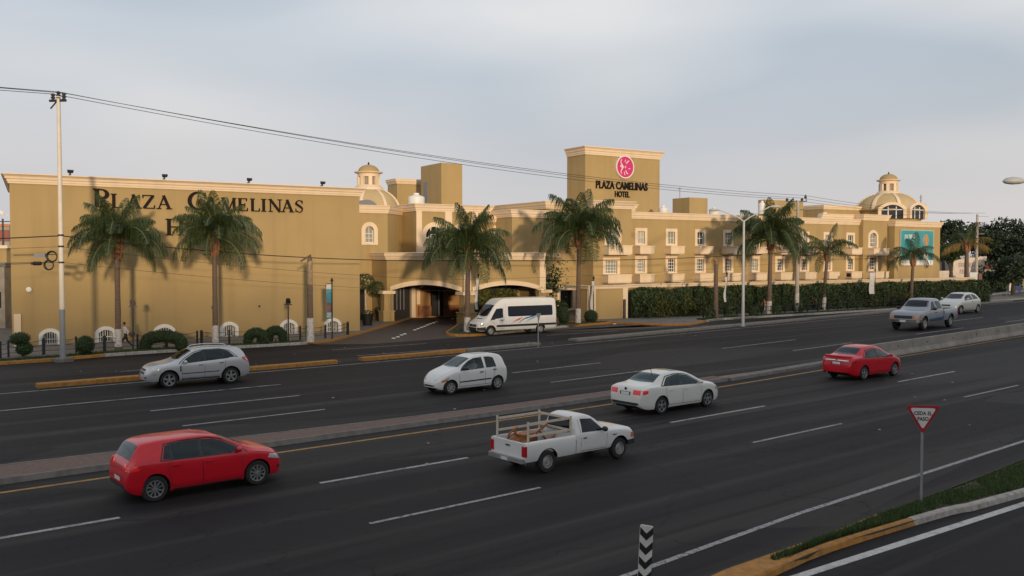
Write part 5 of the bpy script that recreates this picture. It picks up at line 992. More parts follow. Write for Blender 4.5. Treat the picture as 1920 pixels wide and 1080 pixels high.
# chevron marker post
b = G(1203, 1186, .05); zt_ = zat(990, b); cm = empty('chevron_marker', b, -YAW, 'black and white chevron marker post at the bottom edge', 'marker post'); w = .2; mb = MB(); mb.box(-w / 2, w / 2, -.01, .02, 0, zt_ - .03); mb.add([(-w / 2, -.01, zt_ - .03), (w / 2, -.01, zt_ - .03), (w / 2, .02, zt_ - .03), (-w / 2, .02, zt_ - .03), (-w * .42, -.01, zt_), (w * .42, -.01, zt_ - .02), (w * .42, .02, zt_ - .02), (-w * .42, .02, zt_)], [(0, 1, 5, 4), (1, 2, 6, 5), (2, 3, 7, 6), (3, 0, 4, 7), (4, 5, 6, 7)]); mb.build('panel', mat('marker_white', (.62, .6, .55), .6, var=.2, vscale=6), cm)
k = 0; z = zt_ - .24
while z > .1:
    mb = MB(); hh = .11; mb.prism([(-w / 2, z + .1), (0, z), (w / 2, z + .1), (w / 2, z + .1 + hh), (0, z + hh), (-w / 2, z + .1 + hh)], .0115, .014, Matrix.Rotation(R(90), 4, 'X')); fan_normals(mb.build('chevron', BLACK, cm)); z -= .225
cm.rotation_euler = (0, R(2.5), -YAW)
# guard rail
gr = empty('guard_rail', G(1753, 572), 0, 'steel guard rail beside the small silver car', 'guard rail'); off = Vector(gr.location); P = [G(1753, 572), G(1800, 566.5), G(1850, 560.5), G(1920, 552), G(2000, 543)]; mb = MB(off); mb.sweep(P, [(0, .42), (.05, .47), (0, .55), (0, .6), (.05, .68), (0, .73), (-.03, .73), (-.03, .42)]); fan_normals(mb.build('rail', STEEL, gr))
for i in range(14): q = P[0].lerp(P[3], i / 13); mb = MB(off); mb.box(q.x - .05, q.x + .05, q.y + .02, q.y + .14, 0, .75); mb.build('post', STEEL, gr)
mb = MB(off); q = P[0]; mb.box(q.x - .2, q.x + .05, q.y - .06, q.y + .1, .02, .8); mb.build('end_piece', KERBC, gr)
# chained low fence along the pavement
fpx = [(0, 672), (16, 670), (82, 665), (143, 661), (196, 659), (258, 655), (312, 651), (370, 648), (378, 647), (430, 645), (484, 642), (563, 637), (576, 636), (610, 634), (652, 628)]
fn = empty('low_fence', G(300, 652, .15), 0, 'low black chain fence along the foot of the blank wall', 'fence'); off = Vector(fn.location); FP = [Vector((-16, 57.6, .15)), Vector((-4, 57.5, .15))] + [G(*p, .15) for p in fpx]
for i, q in enumerate(FP): mb = MB(off); h = .88; w = .075 if i % 2 == 0 else .05; mb.box(q.x - w, q.x + w, q.y - w, q.y + w, .1, .15 + h); mb.lathe([(w * 1.3, .15 + h), (w * 1.3, .2 + h), (0, .26 + h)], 8, Matrix.Translation((q.x, q.y, 0))); mb.build('post', BLACK, fn)
for a, c_ in zip(FP[:-1], FP[1:]):
    if (c_ - a).length < .5: continue
    for z0, z1, sg_ in ((.85, .85, .1), (.6, .6, .12), (.25, .25, .03)):
        mb = MB(off); mb.tube([a.lerp(c_, i / 6) + Vector((0, 0, z0 + (z1 - z0) * i / 6 - 4 * sg_ * (i / 6) * (1 - i / 6))) for i in range(7)], .014, 4, caps=False); mb.build('rail', BLACK, fn)
# far fence along the hedge
fn2 = empty('low_fence', KR[6], 0, 'low dark post fence in front of the long hedge', 'fence'); off = Vector(fn2.location)
for i in range(24):
    s_ = 66 + i * 1.75; mb = MB(off); q = Vector((s_, krf(s_) + 1.3, .15)); mb.box(q.x - .05, q.x + .05, q.y - .05, q.y + .05, .1, 1.05); mb.build('post', BLACK, fn2)
for z in (.95, .55): mb = MB(off); mb.tube([(66 + i * 1.75, krf(66 + i * 1.75) + 1.3, z) for i in range(24)], .02, 4); mb.build('rail', BLACK, fn2)
for i in range(5):
    s_ = 66.4 + i * 3.3; q = Vector((s_, krf(s_) + .75, .15)); bs = empty('shrub', q, 0, '%s small kerbside shrub from the double arm lamp, in the hedge grass strip' % ORD[i], 'shrub', 'small kerbside shrubs'); o = link(bpy.data.objects.new('foliage', blob_leaves([((0, 0, .5), (.5, .5, .55))], 350, .18, LEAFH))); o.parent = bs; mb = MB(); mb.tube([(0, 0, 0), (0, 0, .5)], .04, 5); mb.build('stem', BARK, bs)
# advertising panel, gate hut and blue-white stall at the far right
b = G(1824, 556, .1); ap = empty('advertising_panel', b, -YAW, 'white free standing panel beside the far concrete pole', 'panel'); k = 1 / ppm(b); z0, z1 = zat(551, b), zat(512, b); mb = MB(); mb.box(-7 * k, 8 * k, -.1, .1, z0, z1); mb.build('face', mat('panel_white', (.5, .52, .53), .5), ap); mb = MB(); mb.box(8.3 * k, 15 * k, -.3, .5, 0, z1 - .2); mb.build('side_wall', mat('brown_brick', (.2, .1, .07), .85, var=.3), ap); mb = MB(); mb.box(-24 * k, -7.5 * k, .3, .6, 0, z1 * .75); mb.build('gate', DARK, ap)
b = G(1899, 552, .1); sv = empty('blue_stall', b, -YAW, 'small blue and white stall behind the guard rail at the right edge', 'stall'); k = 1 / ppm(b); mb = MB(); mb.box(-9 * k, -2 * k, -.3, .5, .0, 1.6); mb.box(-9.5 * k, -1.6 * k, -.35, .55, 1.6, 1.7); mb.build('white_box', WHITE, sv); mb = MB(); mb.box(-1.9 * k, 14 * k, -.1, .6, 0, 1.3); mb.box(-1.9 * k, 3 * k, -.15, .6, 1.3, 1.75); mb.build('blue_cover', mat('blue_tarp', (.02, .05, .22), .6, var=.4, vscale=3), sv)
# distant street at the far left edge
def farbox(label, px0, px1, pyt, d, m, dm, band=None):
    a, c_ = far(px0, d), far(px1, d); w = (c_ - a).length; z = zat(pyt, a); root = empty('distant_building', a, -YAW, label, 'building'); mb = MB(); mb.box(0, w, 0, 8, 0, z); mb.build('wall', m, root); mb = MB(); mb.box(-.2, w + .2, -.2, 8.2, z, z + .3); mb.build('roof_edge', dm, root)
    if band: mb = MB(); mb.box(.0, w, -.12, -.004, z * band[0], z * band[1]); mb.build('awning', band[2], root)
    for i in range(3): mb = MB(); mb.box(w * (.12 + .3 * i), w * (.3 + .3 * i), -.03, -.005, z * .35, z * .6); mb.build('window', GLASSD, root)
farbox('orange trimmed shop far down the side street at the left edge', -60, 19, 424, 120, mat('grey_render', (.35, .32, .3), .8, var=.2), mat('orange_trim', (.5, .2, .08), .7), (.8, .95, mat('red_awning', (.28, .09, .06), .8)))
farbox('ochre house in the side street left of the blank wall', -50, 13, 466, 84, OCHRE, CREAM); farbox('low grey shed at the left edge', -60, 8, 500, 72, CONC, KERBC)
sp = empty('wooden_pole', far(7, 95), 0, 'thin dark pole with bracket in the side street at left', 'pole'); z = zat(410, far(7, 95)); mb = MB(); mb.tube([(0, 0, 0), (0, 0, z)], [.13, .09], 8); mb.bar(rgt * -1 + Vector((0, 0, z - .3)), rgt * .8 + Vector((0, 0, z - .3)), .1); mb.build('shaft', BARK, sp)
cml = empty('wall_floodlight', uvw(hu(20, 0), .6, 0), ANG, 'white floodlight bracket on the left corner of the blank wall', 'floodlight'); z = hz(20, 398, 0); mb = MB(); mb.bar((0, 0, z - .25), (-.45, -.05, z + .05), .05); mb.prism([(-.75, z), (-.4, z - .18), (-.3, z + .02), (-.62, z + .2)], -.15, .15, Matrix.Rotation(R(90), 4, 'X')); mb.build('lamp_housing', WHITE, cml)
# ================================================================== vehicles
def pchip(X, Y):
    X = np.array(X, float); Y = np.array(Y, float); h = np.diff(X); dl = np.diff(Y) / h; m = np.zeros(len(X)); m[0], m[-1] = dl[0], dl[-1]
    for i in range(1, len(X) - 1):
        if dl[i - 1] * dl[i] > 0: w1, w2 = 2 * h[i] + h[i - 1], h[i] + 2 * h[i - 1]; m[i] = (w1 + w2) / (w1 / dl[i - 1] + w2 / dl[i])
    def f(x):
        x = min(max(x, X[0]), X[-1]); i = min(np.searchsorted(X, x, 'right') - 1, len(X) - 2); i = max(i, 0); t = (x - X[i]) / h[i]
        return float((2 * t ** 3 - 3 * t * t + 1) * Y[i] + (t ** 3 - 2 * t * t + t) * h[i] * m[i] + (-2 * t ** 3 + 3 * t * t) * Y[i + 1] + (t ** 3 - t * t) * h[i] * m[i + 1])
    return f
def fpl(P): return pchip([p[0] for p in P], [p[1] for p in P])
def paint(name, col, metal=0, rough=.3): return mat(name, col, rough, metal, coat=.55, spec=.25, var=.05, vscale=1.2)
def glassmat(name, tint):
    m = bpy.data.materials.new(name); m.use_nodes = True; nt = m.node_tree; n = nt.nodes; l = nt.links; n.remove(n['Principled BSDF']); t = n.new('ShaderNodeBsdfTransparent'); t.inputs[0].default_value = (*tint, 1); g_ = n.new('ShaderNodeBsdfGlossy'); g_.inputs['Roughness'].default_value = .03; g_.inputs['Color'].default_value = (.8, .95, 1.0, 1); f = n.new('ShaderNodeFresnel'); f.inputs[0].default_value = 1.5; x = n.new('ShaderNodeMixShader'); l.new(f.outputs[0], x.inputs[0]); l.new(t.outputs[0], x.inputs[1]); l.new(g_.outputs[0], x.inputs[2]); l.new(x.outputs[0], n['Material Output'].inputs['Surface']); return m
CGLASS = glassmat('car_glass_tinted', (.30, .37, .38)); CGLEAR = glassmat('car_glass_clear', (.62, .68, .68)); CDARK = mat('van_glass_dark', (.006, .009, .016), .04, spec=.3)
CABIN = mat('cabin_lining', (.020, .019, .019), .85); SEAT = mat('seat_cloth', (.035, .033, .033), .9)
TRIM = mat('black_plastic', (.018, .018, .019), .55); TYRE = mat('tyre_rubber', (.017, .016, .016), .8); RIM = mat('alloy_rim', (.52, .52, .53), .3, metal=.85); RIMS = mat('steel_rim', (.40, .39, .37), .45, metal=.5); WELL = mat('wheel_well', (.008, .008, .008), .9)
RLIT = mat('lit_red_lens', (.6, .02, .02), .12, coat=.5, emit=.15); RLENS = mat('red_lens', (.42, .012, .015), .12, coat=.5); CLENS = mat('clear_lens', (.55, .56, .58), .08, metal=.3, coat=.6); ALENS = mat('amber_lens', (.55, .17, .03), .15, coat=.5); CHROME = mat('chrome', (.62, .62, .63), .15, metal=1); PLATE = mat('number_plate', (.62, .62, .58), .5)
class Car:
    def __init__(s, sp):
        s.sp = sp; s.L = sp['L']; s.T, s.B, s.W, s.Rf, s.zb = fpl(sp['T']), fpl(sp['B']), fpl(sp['W']), fpl(sp['R']), fpl(sp['zb']); s.cache = {}
    def sec(s, x):
        k = round(x, 4)
        if k in s.cache: return s.cache[k]
        T, W, zb = s.T(x), s.W(x), s.zb(x); B = min(s.B(x), T - .03); B = max(B, zb + .05); Re = min(s.Rf(x), W * .965 - .01); e = min(.085, .45 * (T - B)); h = B - zb; Wb = W * .97
        low = [(W * .80, zb), (W * .93, zb + .015), (W * .972, zb + min(.09, .2 * h)), (W * .985, zb + .3 * h), (W, zb + .62 * h), (W * .995, zb + .82 * h), (W * .985, zb + .93 * h), (Wb, B)]
        P1 = (Re, T - e); up = [(Wb + (Re - Wb) * t + .012 * math.sin(math.pi * t) * min(1, (T - B) / .3), B + (T - e - B) * t) for t in (.25, .5, .75)] + [P1]
        top = [(Re * .955, T - e * .55), (Re * .86, T - e * .24), (Re * .6, T - e * .08), (Re * .3, T - e * .01), (0, T)]
        s.cache[k] = (low, up, top); return s.cache[k]
    def side(s, x, z):
        low, up, top = s.sec(x); P = low + up; return float(np.interp(z, [p[1] for p in P], [p[0] for p in P]))
    def topz(s, x, y):
        low, up, top = s.sec(x); P = ([up[-1]] + top)[::-1]; return float(np.interp(abs(y), [p[0] for p in P], [p[1] for p in P]))
    def endx(s, y, z, front):
        n = 120
        for i in range(n):
            x = (s.L - .7 * i / n) if front else .7 * i / n; low, up, top = s.sec(x)
            if low[0][1] <= z + .02 and s.side(x, min(z, up[-1][1])) >= abs(y) and (z <= up[-1][1] or (abs(y) <= up[-1][0] and s.topz(x, y) >= z)): return x
        return s.L - .3 if front else .3
    def hollow(s, o, xa, xb, zf, sides, tops, seats=None):      # cut the cabin and the window openings out of the solid body
        def cut(mb):
            bm = bmesh.new(); bm.from_mesh(mb.mesh('c', [CABIN])); bmesh.ops.remove_doubles(bm, verts=bm.verts, dist=.0005); bmesh.ops.recalc_face_normals(bm, faces=bm.faces); cm_ = bpy.data.meshes.new('cutter'); bm.to_mesh(cm_); bm.free(); cm_.materials.append(CABIN) if not cm_.materials else None
            co = link(bpy.data.objects.new('cutter', cm_)); md = o.modifiers.new('b', 'BOOLEAN'); md.operation = 'DIFFERENCE'; md.object = co; md.solver = 'EXACT'; md.material_mode = 'TRANSFER'; bpy.context.view_layer.update(); me = evaluated(o); o.modifiers.clear(); bpy.data.objects.remove(co)
            if len(me.polygons) > 200: o.data = me; me.name = 'body'
        mb = MB(); rows = []; n = 0
        for x in np.linspace(xa, xb, 22):
            T = s.T(x); zt = max(T - .06, zf + .06); low, up, top = s.sec(x); ze = min(up[-1][1] - .03, zt - .02); zs = [zf + (max(ze, zf + .03) - zf) * k / 4 for k in range(5)]; P = [(s.side(x, z) - .055, z) for z in zs]; P += [(P[-1][0] * .8, max(zt - .015, zs[-1] + .01)), (0, max(zt, zs[-1] + .02))]; loop = [(x, 0, zf)] + [(x, y, z) for y, z in P] + [(x, -y, z) for y, z in P[-2::-1]]; n = len(loop); rows.append(len(mb.v)); mb.v += loop
        for a, b in zip(rows[:-1], rows[1:]):
            for k in range(n): mb.f.append([a + k, a + (k + 1) % n, b + (k + 1) % n, b + k]); mb.m.append(0)
        mb.f.append([rows[0] + k for k in range(n)]); mb.f.append([rows[-1] + k for k in range(n)][::-1]); mb.m += [0, 0]; cut(mb)
        mb = MB(); M = Matrix.Rotation(R(90), 4, 'X')
        for P in sides: mb.prism(P, -2, 2, M)
        cut(mb)
        for x0, x1, w0, w1 in tops:
            mb = MB(); zl = min(s.T(x0), s.T(x1)) - .25; mb.prism([(x0, -w0), (x1, -w1), (x1, w1), (x0, w0)], max(zl, zf + .02), 3); cut(mb)
        return o.data
    def seats(s, root, xs, zf, w=.5, hh=.52):
        for x, full in xs:
            for y in ((-.34, .34) if not full else (0,)):
                ww = .24 if not full else w; mb = MB(); M = Matrix.Translation((x, y, zf)) @ Matrix.Rotation(R(-14), 4, 'Y'); mb.box(-.06, .06, -ww, ww, -.0, hh - .12, M=M); [mb.box(-.04, .04, yy - .12, yy + .12, hh - .1, hh + .06, M=M) for yy in ((0,) if not full else (-.3, .3))]; mb.build('seat', SEAT, root)
    def body(s, m, root, arches, ra, cabin=None):
        xs = sorted(set([0, .02, .05, .09, .14, .2] + [s.L - k for k in (0, .02, .05, .09, .14, .2)] + list(np.linspace(.26, s.L - .26, 52)))); mb = MB(); rows = []
        for x in xs:
            low, up, top = s.sec(x); hp = low + up + top; P = [(x, 0, low[0][1])] + [(x, y, z) for y, z in hp]; P += [(x, -y, z) for y, z in hp[-2::-1]]; rows.append(len(mb.v)); mb.v += P
        n = len(P)
        for a, b in zip(rows[:-1], rows[1:]):
            for k in range(n): mb.f.append([a + k, a + (k + 1) % n, b + (k + 1) % n, b + k]); mb.m.append(1 if k in (0, n - 1) else 0)
        mb.f.append([rows[0] + k for k in range(n)]); mb.m.append(0); mb.f.append([rows[-1] + k for k in range(n - 1, -1, -1)]); mb.m.append(0)
        o = fan_normals(mb.build('body', [m, WELL], None, None))
        cut = MB()
        for x, zc in arches:
            for sg in (-1, 1): M = Matrix.Translation((x, sg * (s.W(x) - .13), zc)) @ Matrix.Rotation(R(90), 4, 'X'); cut.lathe([(0.0001, -.19), (ra, -.19), (ra, .19), (.0001, .19)], 28, M)
        bm = bmesh.new(); bm.from_mesh(cut.mesh('c', [WELL])); bmesh.ops.remove_doubles(bm, verts=bm.verts, dist=.002); bmesh.ops.recalc_face_normals(bm, faces=bm.faces); cm_ = bpy.data.meshes.new('cutter'); bm.to_mesh(cm_); bm.free(); cm_.materials.append(WELL); co = link(bpy.data.objects.new('cutter', cm_))
        md = o.modifiers.new('b', 'BOOLEAN'); md.operation = 'DIFFERENCE'; md.object = co; md.solver = 'EXACT'; md.material_mode = 'TRANSFER'; bpy.context.view_layer.update(); me = evaluated(o); o.modifiers.clear(); o.data = me; me.name = 'body'; bpy.data.objects.remove(co)
        if cabin: me = s.hollow(o, *cabin)
        me.polygons.foreach_set('use_smooth', [True] * len(me.polygons)); me.update(); me.set_sharp_from_angle(angle=R(38)); o.parent = root; return o
    # conforming pieces -------------------------------------------------
    def side_patch(s, name, poly, m, parent, off=.004, sides=(-1, 1), nz=5, dx=.06, label=None):
        X = [p[0] for p in poly]; xs = sorted(set(list(np.arange(min(X), max(X), dx)) + X)); n = len(poly); out = []
        cols = []
        for x in xs:
            zs = []
            for i in range(n):
                (x0, z0), (x1, z1) = poly[i], poly[(i + 1) % n]
                if abs(x1 - x0) < 1e-9:
                    if abs(x - x0) < 1e-9: zs += [z0, z1]
                elif min(x0, x1) - 1e-9 <= x <= max(x0, x1) + 1e-9: zs.append(z0 + (z1 - z0) * (x - x0) / (x1 - x0))
            cols.append((x, min(zs), max(zs)))
        for sg in sides:
            mb = MB(); V_ = []
            for x, a, b in cols:
                for j in range(nz + 1): z = a + (b - a) * j / nz; mb.v.append((x, sg * (s.side(x, z) + off), z))
            k = nz + 1
            for i in range(len(cols) - 1):
                for j in range(nz): q = [i * k + j, (i + 1) * k + j, (i + 1) * k + j + 1, i * k + j + 1]; mb.f.append(q if sg < 0 else q[::-1]); mb.m.append(0)
            o = mb.build(name, m, parent, 40); out.append(o)
        return out
    def top_patch(s, name, x0, x1, w0, w1, m, parent, off=.005, nx=12, ny=14, bow=.0):
        mb = MB()
        for i in range(nx + 1):
            t = i / nx
            for j in range(ny + 1):
                v = -1 + 2 * j / ny; x = x0 + (x1 - x0) * t; x += bow * v * v * (1 - t); y = v * (w0 + (w1 - w0) * t); mb.v.append((x, y, s.topz(x, y) + off))
        k = ny + 1
        for i in range(nx):
            for j in range(ny): mb.f.append([i * k + j, (i + 1) * k + j, (i + 1) * k + j + 1, i * k + j + 1]); mb.m.append(0)
        return fan_normals(mb.build(name, m, parent, 40))
    def end_patch(s, name, y0, y1, z0, z1, m, parent, front, off=.006, ny=8, nz=5, top_in=0.0):
        mb = MB(); d = 1 if front else -1
        for i in range(ny + 1):
            for j in range(nz + 1):
                t = j / nz; yy = y0 + (y1 - y0) * i / ny; ym = (y0 + y1) / 2; y = ym + (yy - ym) * (1 - top_in * t); z = z0 + (z1 - z0) * t; mb.v.append((s.endx(y, z, front) + d * off, y, z))
        k = nz + 1
        for i in range(ny):
            for j in range(nz): mb.f.append([i * k + j, (i + 1) * k + j, (i + 1) * k + j + 1, i * k + j + 1]); mb.m.append(0)
        return mb.build(name, m, parent, 50)
    def wheels(s, root, xs, r, w, kind, rimr=None, inset=.02, rim=RIM):
        rimr = rimr or r * .66
        for x in xs:
            for sg in (-1, 1):
                e = empty('wheel', (0, 0, 0)); e.parent = root; e.location = (x, sg * (s.W(x) - inset - w / 2), r); e.rotation_euler = (0, 0, 0 if sg < 0 else math.pi)
                M = Matrix.Rotation(R(90), 4, 'X'); mb = MB(); mb.lathe([(rimr, -w / 2 + .01), (r * .9, -w / 2), (r * .975, -w * .40), (r, -w * .25), (r, w * .25), (r * .975, w * .40), (r * .9, w / 2), (rimr, w / 2 - .005), (rimr * .97, w * .3)], 30, M); mb.build('tyre', TYRE, e, 40)
                mb = MB(); mb.lathe([(rimr, w / 2 - .004), (rimr * .96, w / 2 + .002), (rimr * .9, w / 2 - .03), (rimr * .88, w * .15), (0, w * .12)], 30, M); mb.build('rim_barrel', TRIM if kind != 'steel' else rim, e, 40)
                mb = MB(); mb.lathe([(rimr * 1.005, w / 2 - .006), (rimr * .99, w / 2 + .006), (rimr * .9, w / 2 + .004), (rimr * .87, w / 2 - .02)], 30, M)
                n = {'five': 5, 'ten': 10, 'steel': 0, 'seven': 7}[kind]
                for k in range(n):
                    a = 2 * math.pi * k / n + .3; hw = rimr * (.15 if n == 5 else .085 if n == 10 else .12); M2 = M @ Matrix.Rotation(a, 4, 'Z'); mb.prism([(rimr * .1, -hw * .8), (rimr * .92, -hw * 1.25), (rimr * .92, hw * 1.25), (rimr * .1, hw * .8)], w / 2 - .045, w / 2 - .004, M2)
                if n == 0:
                    mb.lathe([(rimr * .86, w / 2 - .05), (rimr * .7, w / 2 - .02), (rimr * .5, w / 2 - .015), (rimr * .38, w / 2 - .05), (rimr * .3, w / 2 - .045), (rimr * .26, w / 2 - .0), (0, w / 2 + .004)], 24, M)
                mb.lathe([(rimr * .24, w / 2 - .05), (rimr * .22, w / 2 + .0), (0, w / 2 + .004)], 16, M); mb.build('rim', rim, e, 30)
    def mirror(s, x, z, m, root, sc=1):
        for sg in (-1, 1): y = s.side(x, z); mb = MB(); mb.sphere((x - .02, sg * (y + .13 * sc), z + .06), (.07 * sc, .10 * sc, .07 * sc), 10, 6); mb.bar((x, sg * (y - .02), z + .03), (x - .01, sg * (y + .08), z + .05), .05); mb.build('mirror', m, root, 60)
    def handle(s, x, z, m, root, w=.17):
        for sg in (-1, 1): y = s.side(x, z); mb = MB(); mb.box(x - w / 2, x + w / 2, sg * (y + .02) - .014, sg * (y + .02) + .014, z - .014, z + .014); mb.build('door_handle', m, root)
    def seam(s, pts, root, w=.012, m=None):
        for sg in (-1, 1):
            mb = MB()
            for (x0, z0), (x1, z1) in zip(pts[:-1], pts[1:]):
                n = 5
                for i in range(n):
                    a = (x0 + (x1 - x0) * i / n, z0 + (z1 - z0) * i / n); b = (x0 + (x1 - x0) * (i + 1) / n, z0 + (z1 - z0) * (i + 1) / n); dx, dz = b[0] - a[0], b[1] - a[1]; L = math.hypot(dx, dz); nx, nz = -dz / L * w / 2, dx / L * w / 2
                    mb.quad(*[(x, sg * (s.side(x, z) + .0035), z) for x, z in ((a[0] - nx, a[1] - nz), (b[0] - nx, b[1] - nz), (b[0] + nx, b[1] + nz), (a[0] + nx, a[1] + nz))])
            mb.build('door_seam', m or TRIM, root)
def place_car(root, car_w, xr, xf, rear_px, front_px, near):   # near: -1 right side towards us, +1 left side
    a, b = G(*rear_px), G(*front_px); d = b - a; k = d.length / (xf - xr); ang = math.atan2(d.y, d.x); M = Matrix.Translation(a) @ Matrix.Rotation(ang, 4, 'Z') @ Matrix.Scale(k, 4) @ Matrix.Translation((-xr, -near * car_w, 0))
    root.location = M.to_translation(); root.rotation_euler = (0, 0, ang); root.scale = (k, k, k); print('CAR', root.name, round(k, 3)); return k
def inset(poly, d):
    cx = sum(p[0] for p in poly) / len(poly); cz = sum(p[1] for p in poly) / len(poly); return [(x + (d if x < cx else -d), z + (d if z < cz else -d)) for x, z in poly]

# ---- red hatchback
RED = paint('red_car_paint', (.56, .008, .020))
sp = dict(L=4.25, T=[(0, .62), (.03, .78), (.08, .92), (.16, 1.03), (.42, 1.36), (.62, 1.425), (1.2, 1.465), (1.9, 1.465), (2.35, 1.42), (2.6, 1.35), (3.28, 1.035), (3.45, .985), (3.85, .905), (4.08, .80), (4.2, .66), (4.25, .52)],
          B=[(0, .6), (.12, .92), (.5, 1.0), (2, .965), (3.2, .93), (3.9, .80), (4.25, .5)], W=[(0, .70), (.04, .79), (.12, .845), (.35, .885), (1, .895), (3.1, .895), (3.65, .875), (4.0, .78), (4.16, .64), (4.25, .48)],
          R=[(0, .58), (.16, .63), (.5, .60), (1.2, .60), (2.3, .585), (2.7, .62), (3.3, .74), (3.8, .72), (4.25, .44)], zb=[(0, .36), (.15, .25), (.4, .2), (3.7, .2), (4.05, .2), (4.25, .28)])
def hatch_red():
    c = Car(sp); r = empty('red_hatchback', (0, 0, 0), 0, 'bright red five door hatchback driving at the bottom left', 'car', None); c.seats(r, ((1.35, 1), (2.3, 0)), .74)
    g1 = [(1.98, .985), (3.07, .965), (2.86, 1.10), (2.53, 1.27), (2.33, 1.33), (2.02, 1.36)]; g2 = [(1.24, 1.0), (1.93, .985), (1.96, 1.365), (1.55, 1.37), (1.26, 1.345)]; g3 = [(1.0, 1.02), (1.2, 1.005), (1.22, 1.34), (1.1, 1.31)]
    c.body(RED, r, ((.80, .33), (3.43, .33)), .375, (.3, 3.2, .74, (g1, g2, g3), ((3.1, 2.5, .60, .53), (.17, .42, .53, .49)))); c.wheels(r, (.80, 3.43), .325, .21, 'ten')
    tr = [(.94, .99), (3.16, .945), (2.88, 1.12), (2.5, 1.315), (2.2, 1.385), (1.5, 1.39), (1.08, 1.345)]
    [c.side_patch('side_window', g, CGLASS, r, .004) for g in (g1, g2, g3)]; c.seam(tr + [tr[0]], r, .03)
    c.side_patch('door_pillar', [(1.915, .98), (1.995, .98), (2.035, 1.365), (1.95, 1.375)], TRIM, r, .005); c.side_patch('door_pillar', [(1.195, 1.0), (1.245, 1.0), (1.265, 1.35), (1.215, 1.345)], TRIM, r, .005)
    c.top_patch('windscreen', 3.2, 2.5, .66, .53, CGLASS, r, bow=-.1); c.top_patch('rear_window', .16, .44, .55, .5, CGLASS, r)
    for s_ in (-1, 1): c.end_patch('tail_light', s_ * .36, s_ * .70, .80, .94, RLIT, r, False)
    c.side_patch('tail_light', [(.03, .80), (.36, .83), (.26, .94), (.06, .95)], RLIT, r); c.side_patch('headlight', [(3.72, .70), (4.13, .60), (4.15, .66), (4.0, .76), (3.78, .80)], CLENS, r)
    for s_ in (-1, 1): c.end_patch('headlight', s_ * .34, s_ * .58, .60, .68, CLENS, r, True)
    c.end_patch('grille', -.33, .33, .60, .66, TRIM, r, True); c.end_patch('lower_grille', -.45, .45, .30, .42, TRIM, r, True); c.end_patch('number_plate', -.22, .22, .50, .60, PLATE, r, False)
    c.side_patch('fog_light_vent', [(4.0, .36), (4.14, .36), (4.12, .45), (4.02, .45)], TRIM, r)
    c.seam([(1.14, 1.0), (1.14, .75), (1.22, .32), (2.0, .30), (1.97, .98)], r); c.seam([(1.97, .98), (2.0, .30), (3.02, .30), (3.02, .95)], r); c.seam([(.5, .36), (1.3, .36)], r)
    c.handle(2.15, .83, RED, r); c.handle(1.32, .85, RED, r); c.mirror(2.92, .98, RED, r); c.side_patch('sill', [(1.25, .215), (3.0, .215), (3.0, .26), (1.25, .26)], TRIM, r)
    c.end_patch('rear_bumper_trim', -.6, .6, .36, .44, TRIM, r, False)
    for ch in r.children:
        if ch.type == 'MESH':
            for v_ in ch.data.vertices:
                if v_.co.x < .8: v_.co.x = .8 - (.8 - v_.co.x) * .80
    place_car(r, .895, .80, 3.43, (292, 942), (484, 910), -1)
hatch_red()
# ---- silver crossover
SILV = paint('silver_car_paint', (.50, .51, .52), .35, .3)
sp2 = dict(L=4.58, T=[(0, .72), (.03, .88), (.1, 1.08), (.28, 1.42), (.5, 1.60), (1.0, 1.665), (1.9, 1.69), (2.4, 1.64), (2.7, 1.55), (3.35, 1.17), (3.55, 1.11), (4.1, 1.02), (4.38, .93), (4.52, .78), (4.58, .62)],
           B=[(0, .7), (.12, 1.0), (.5, 1.17), (2, 1.08), (3.3, 1.03), (4.1, .93), (4.58, .6)], W=[(0, .70), (.05, .78), (.18, .86), (.5, .91), (1, .925), (3.4, .925), (3.9, .905), (4.3, .81), (4.5, .68), (4.58, .52)],
           R=[(0, .6), (.2, .66), (.6, .63), (1.5, .63), (2.5, .62), (2.9, .66), (3.5, .78), (4.1, .76), (4.58, .48)], zb=[(0, .46), (.15, .34), (.4, .28), (3.9, .28), (4.3, .28), (4.58, .36)])
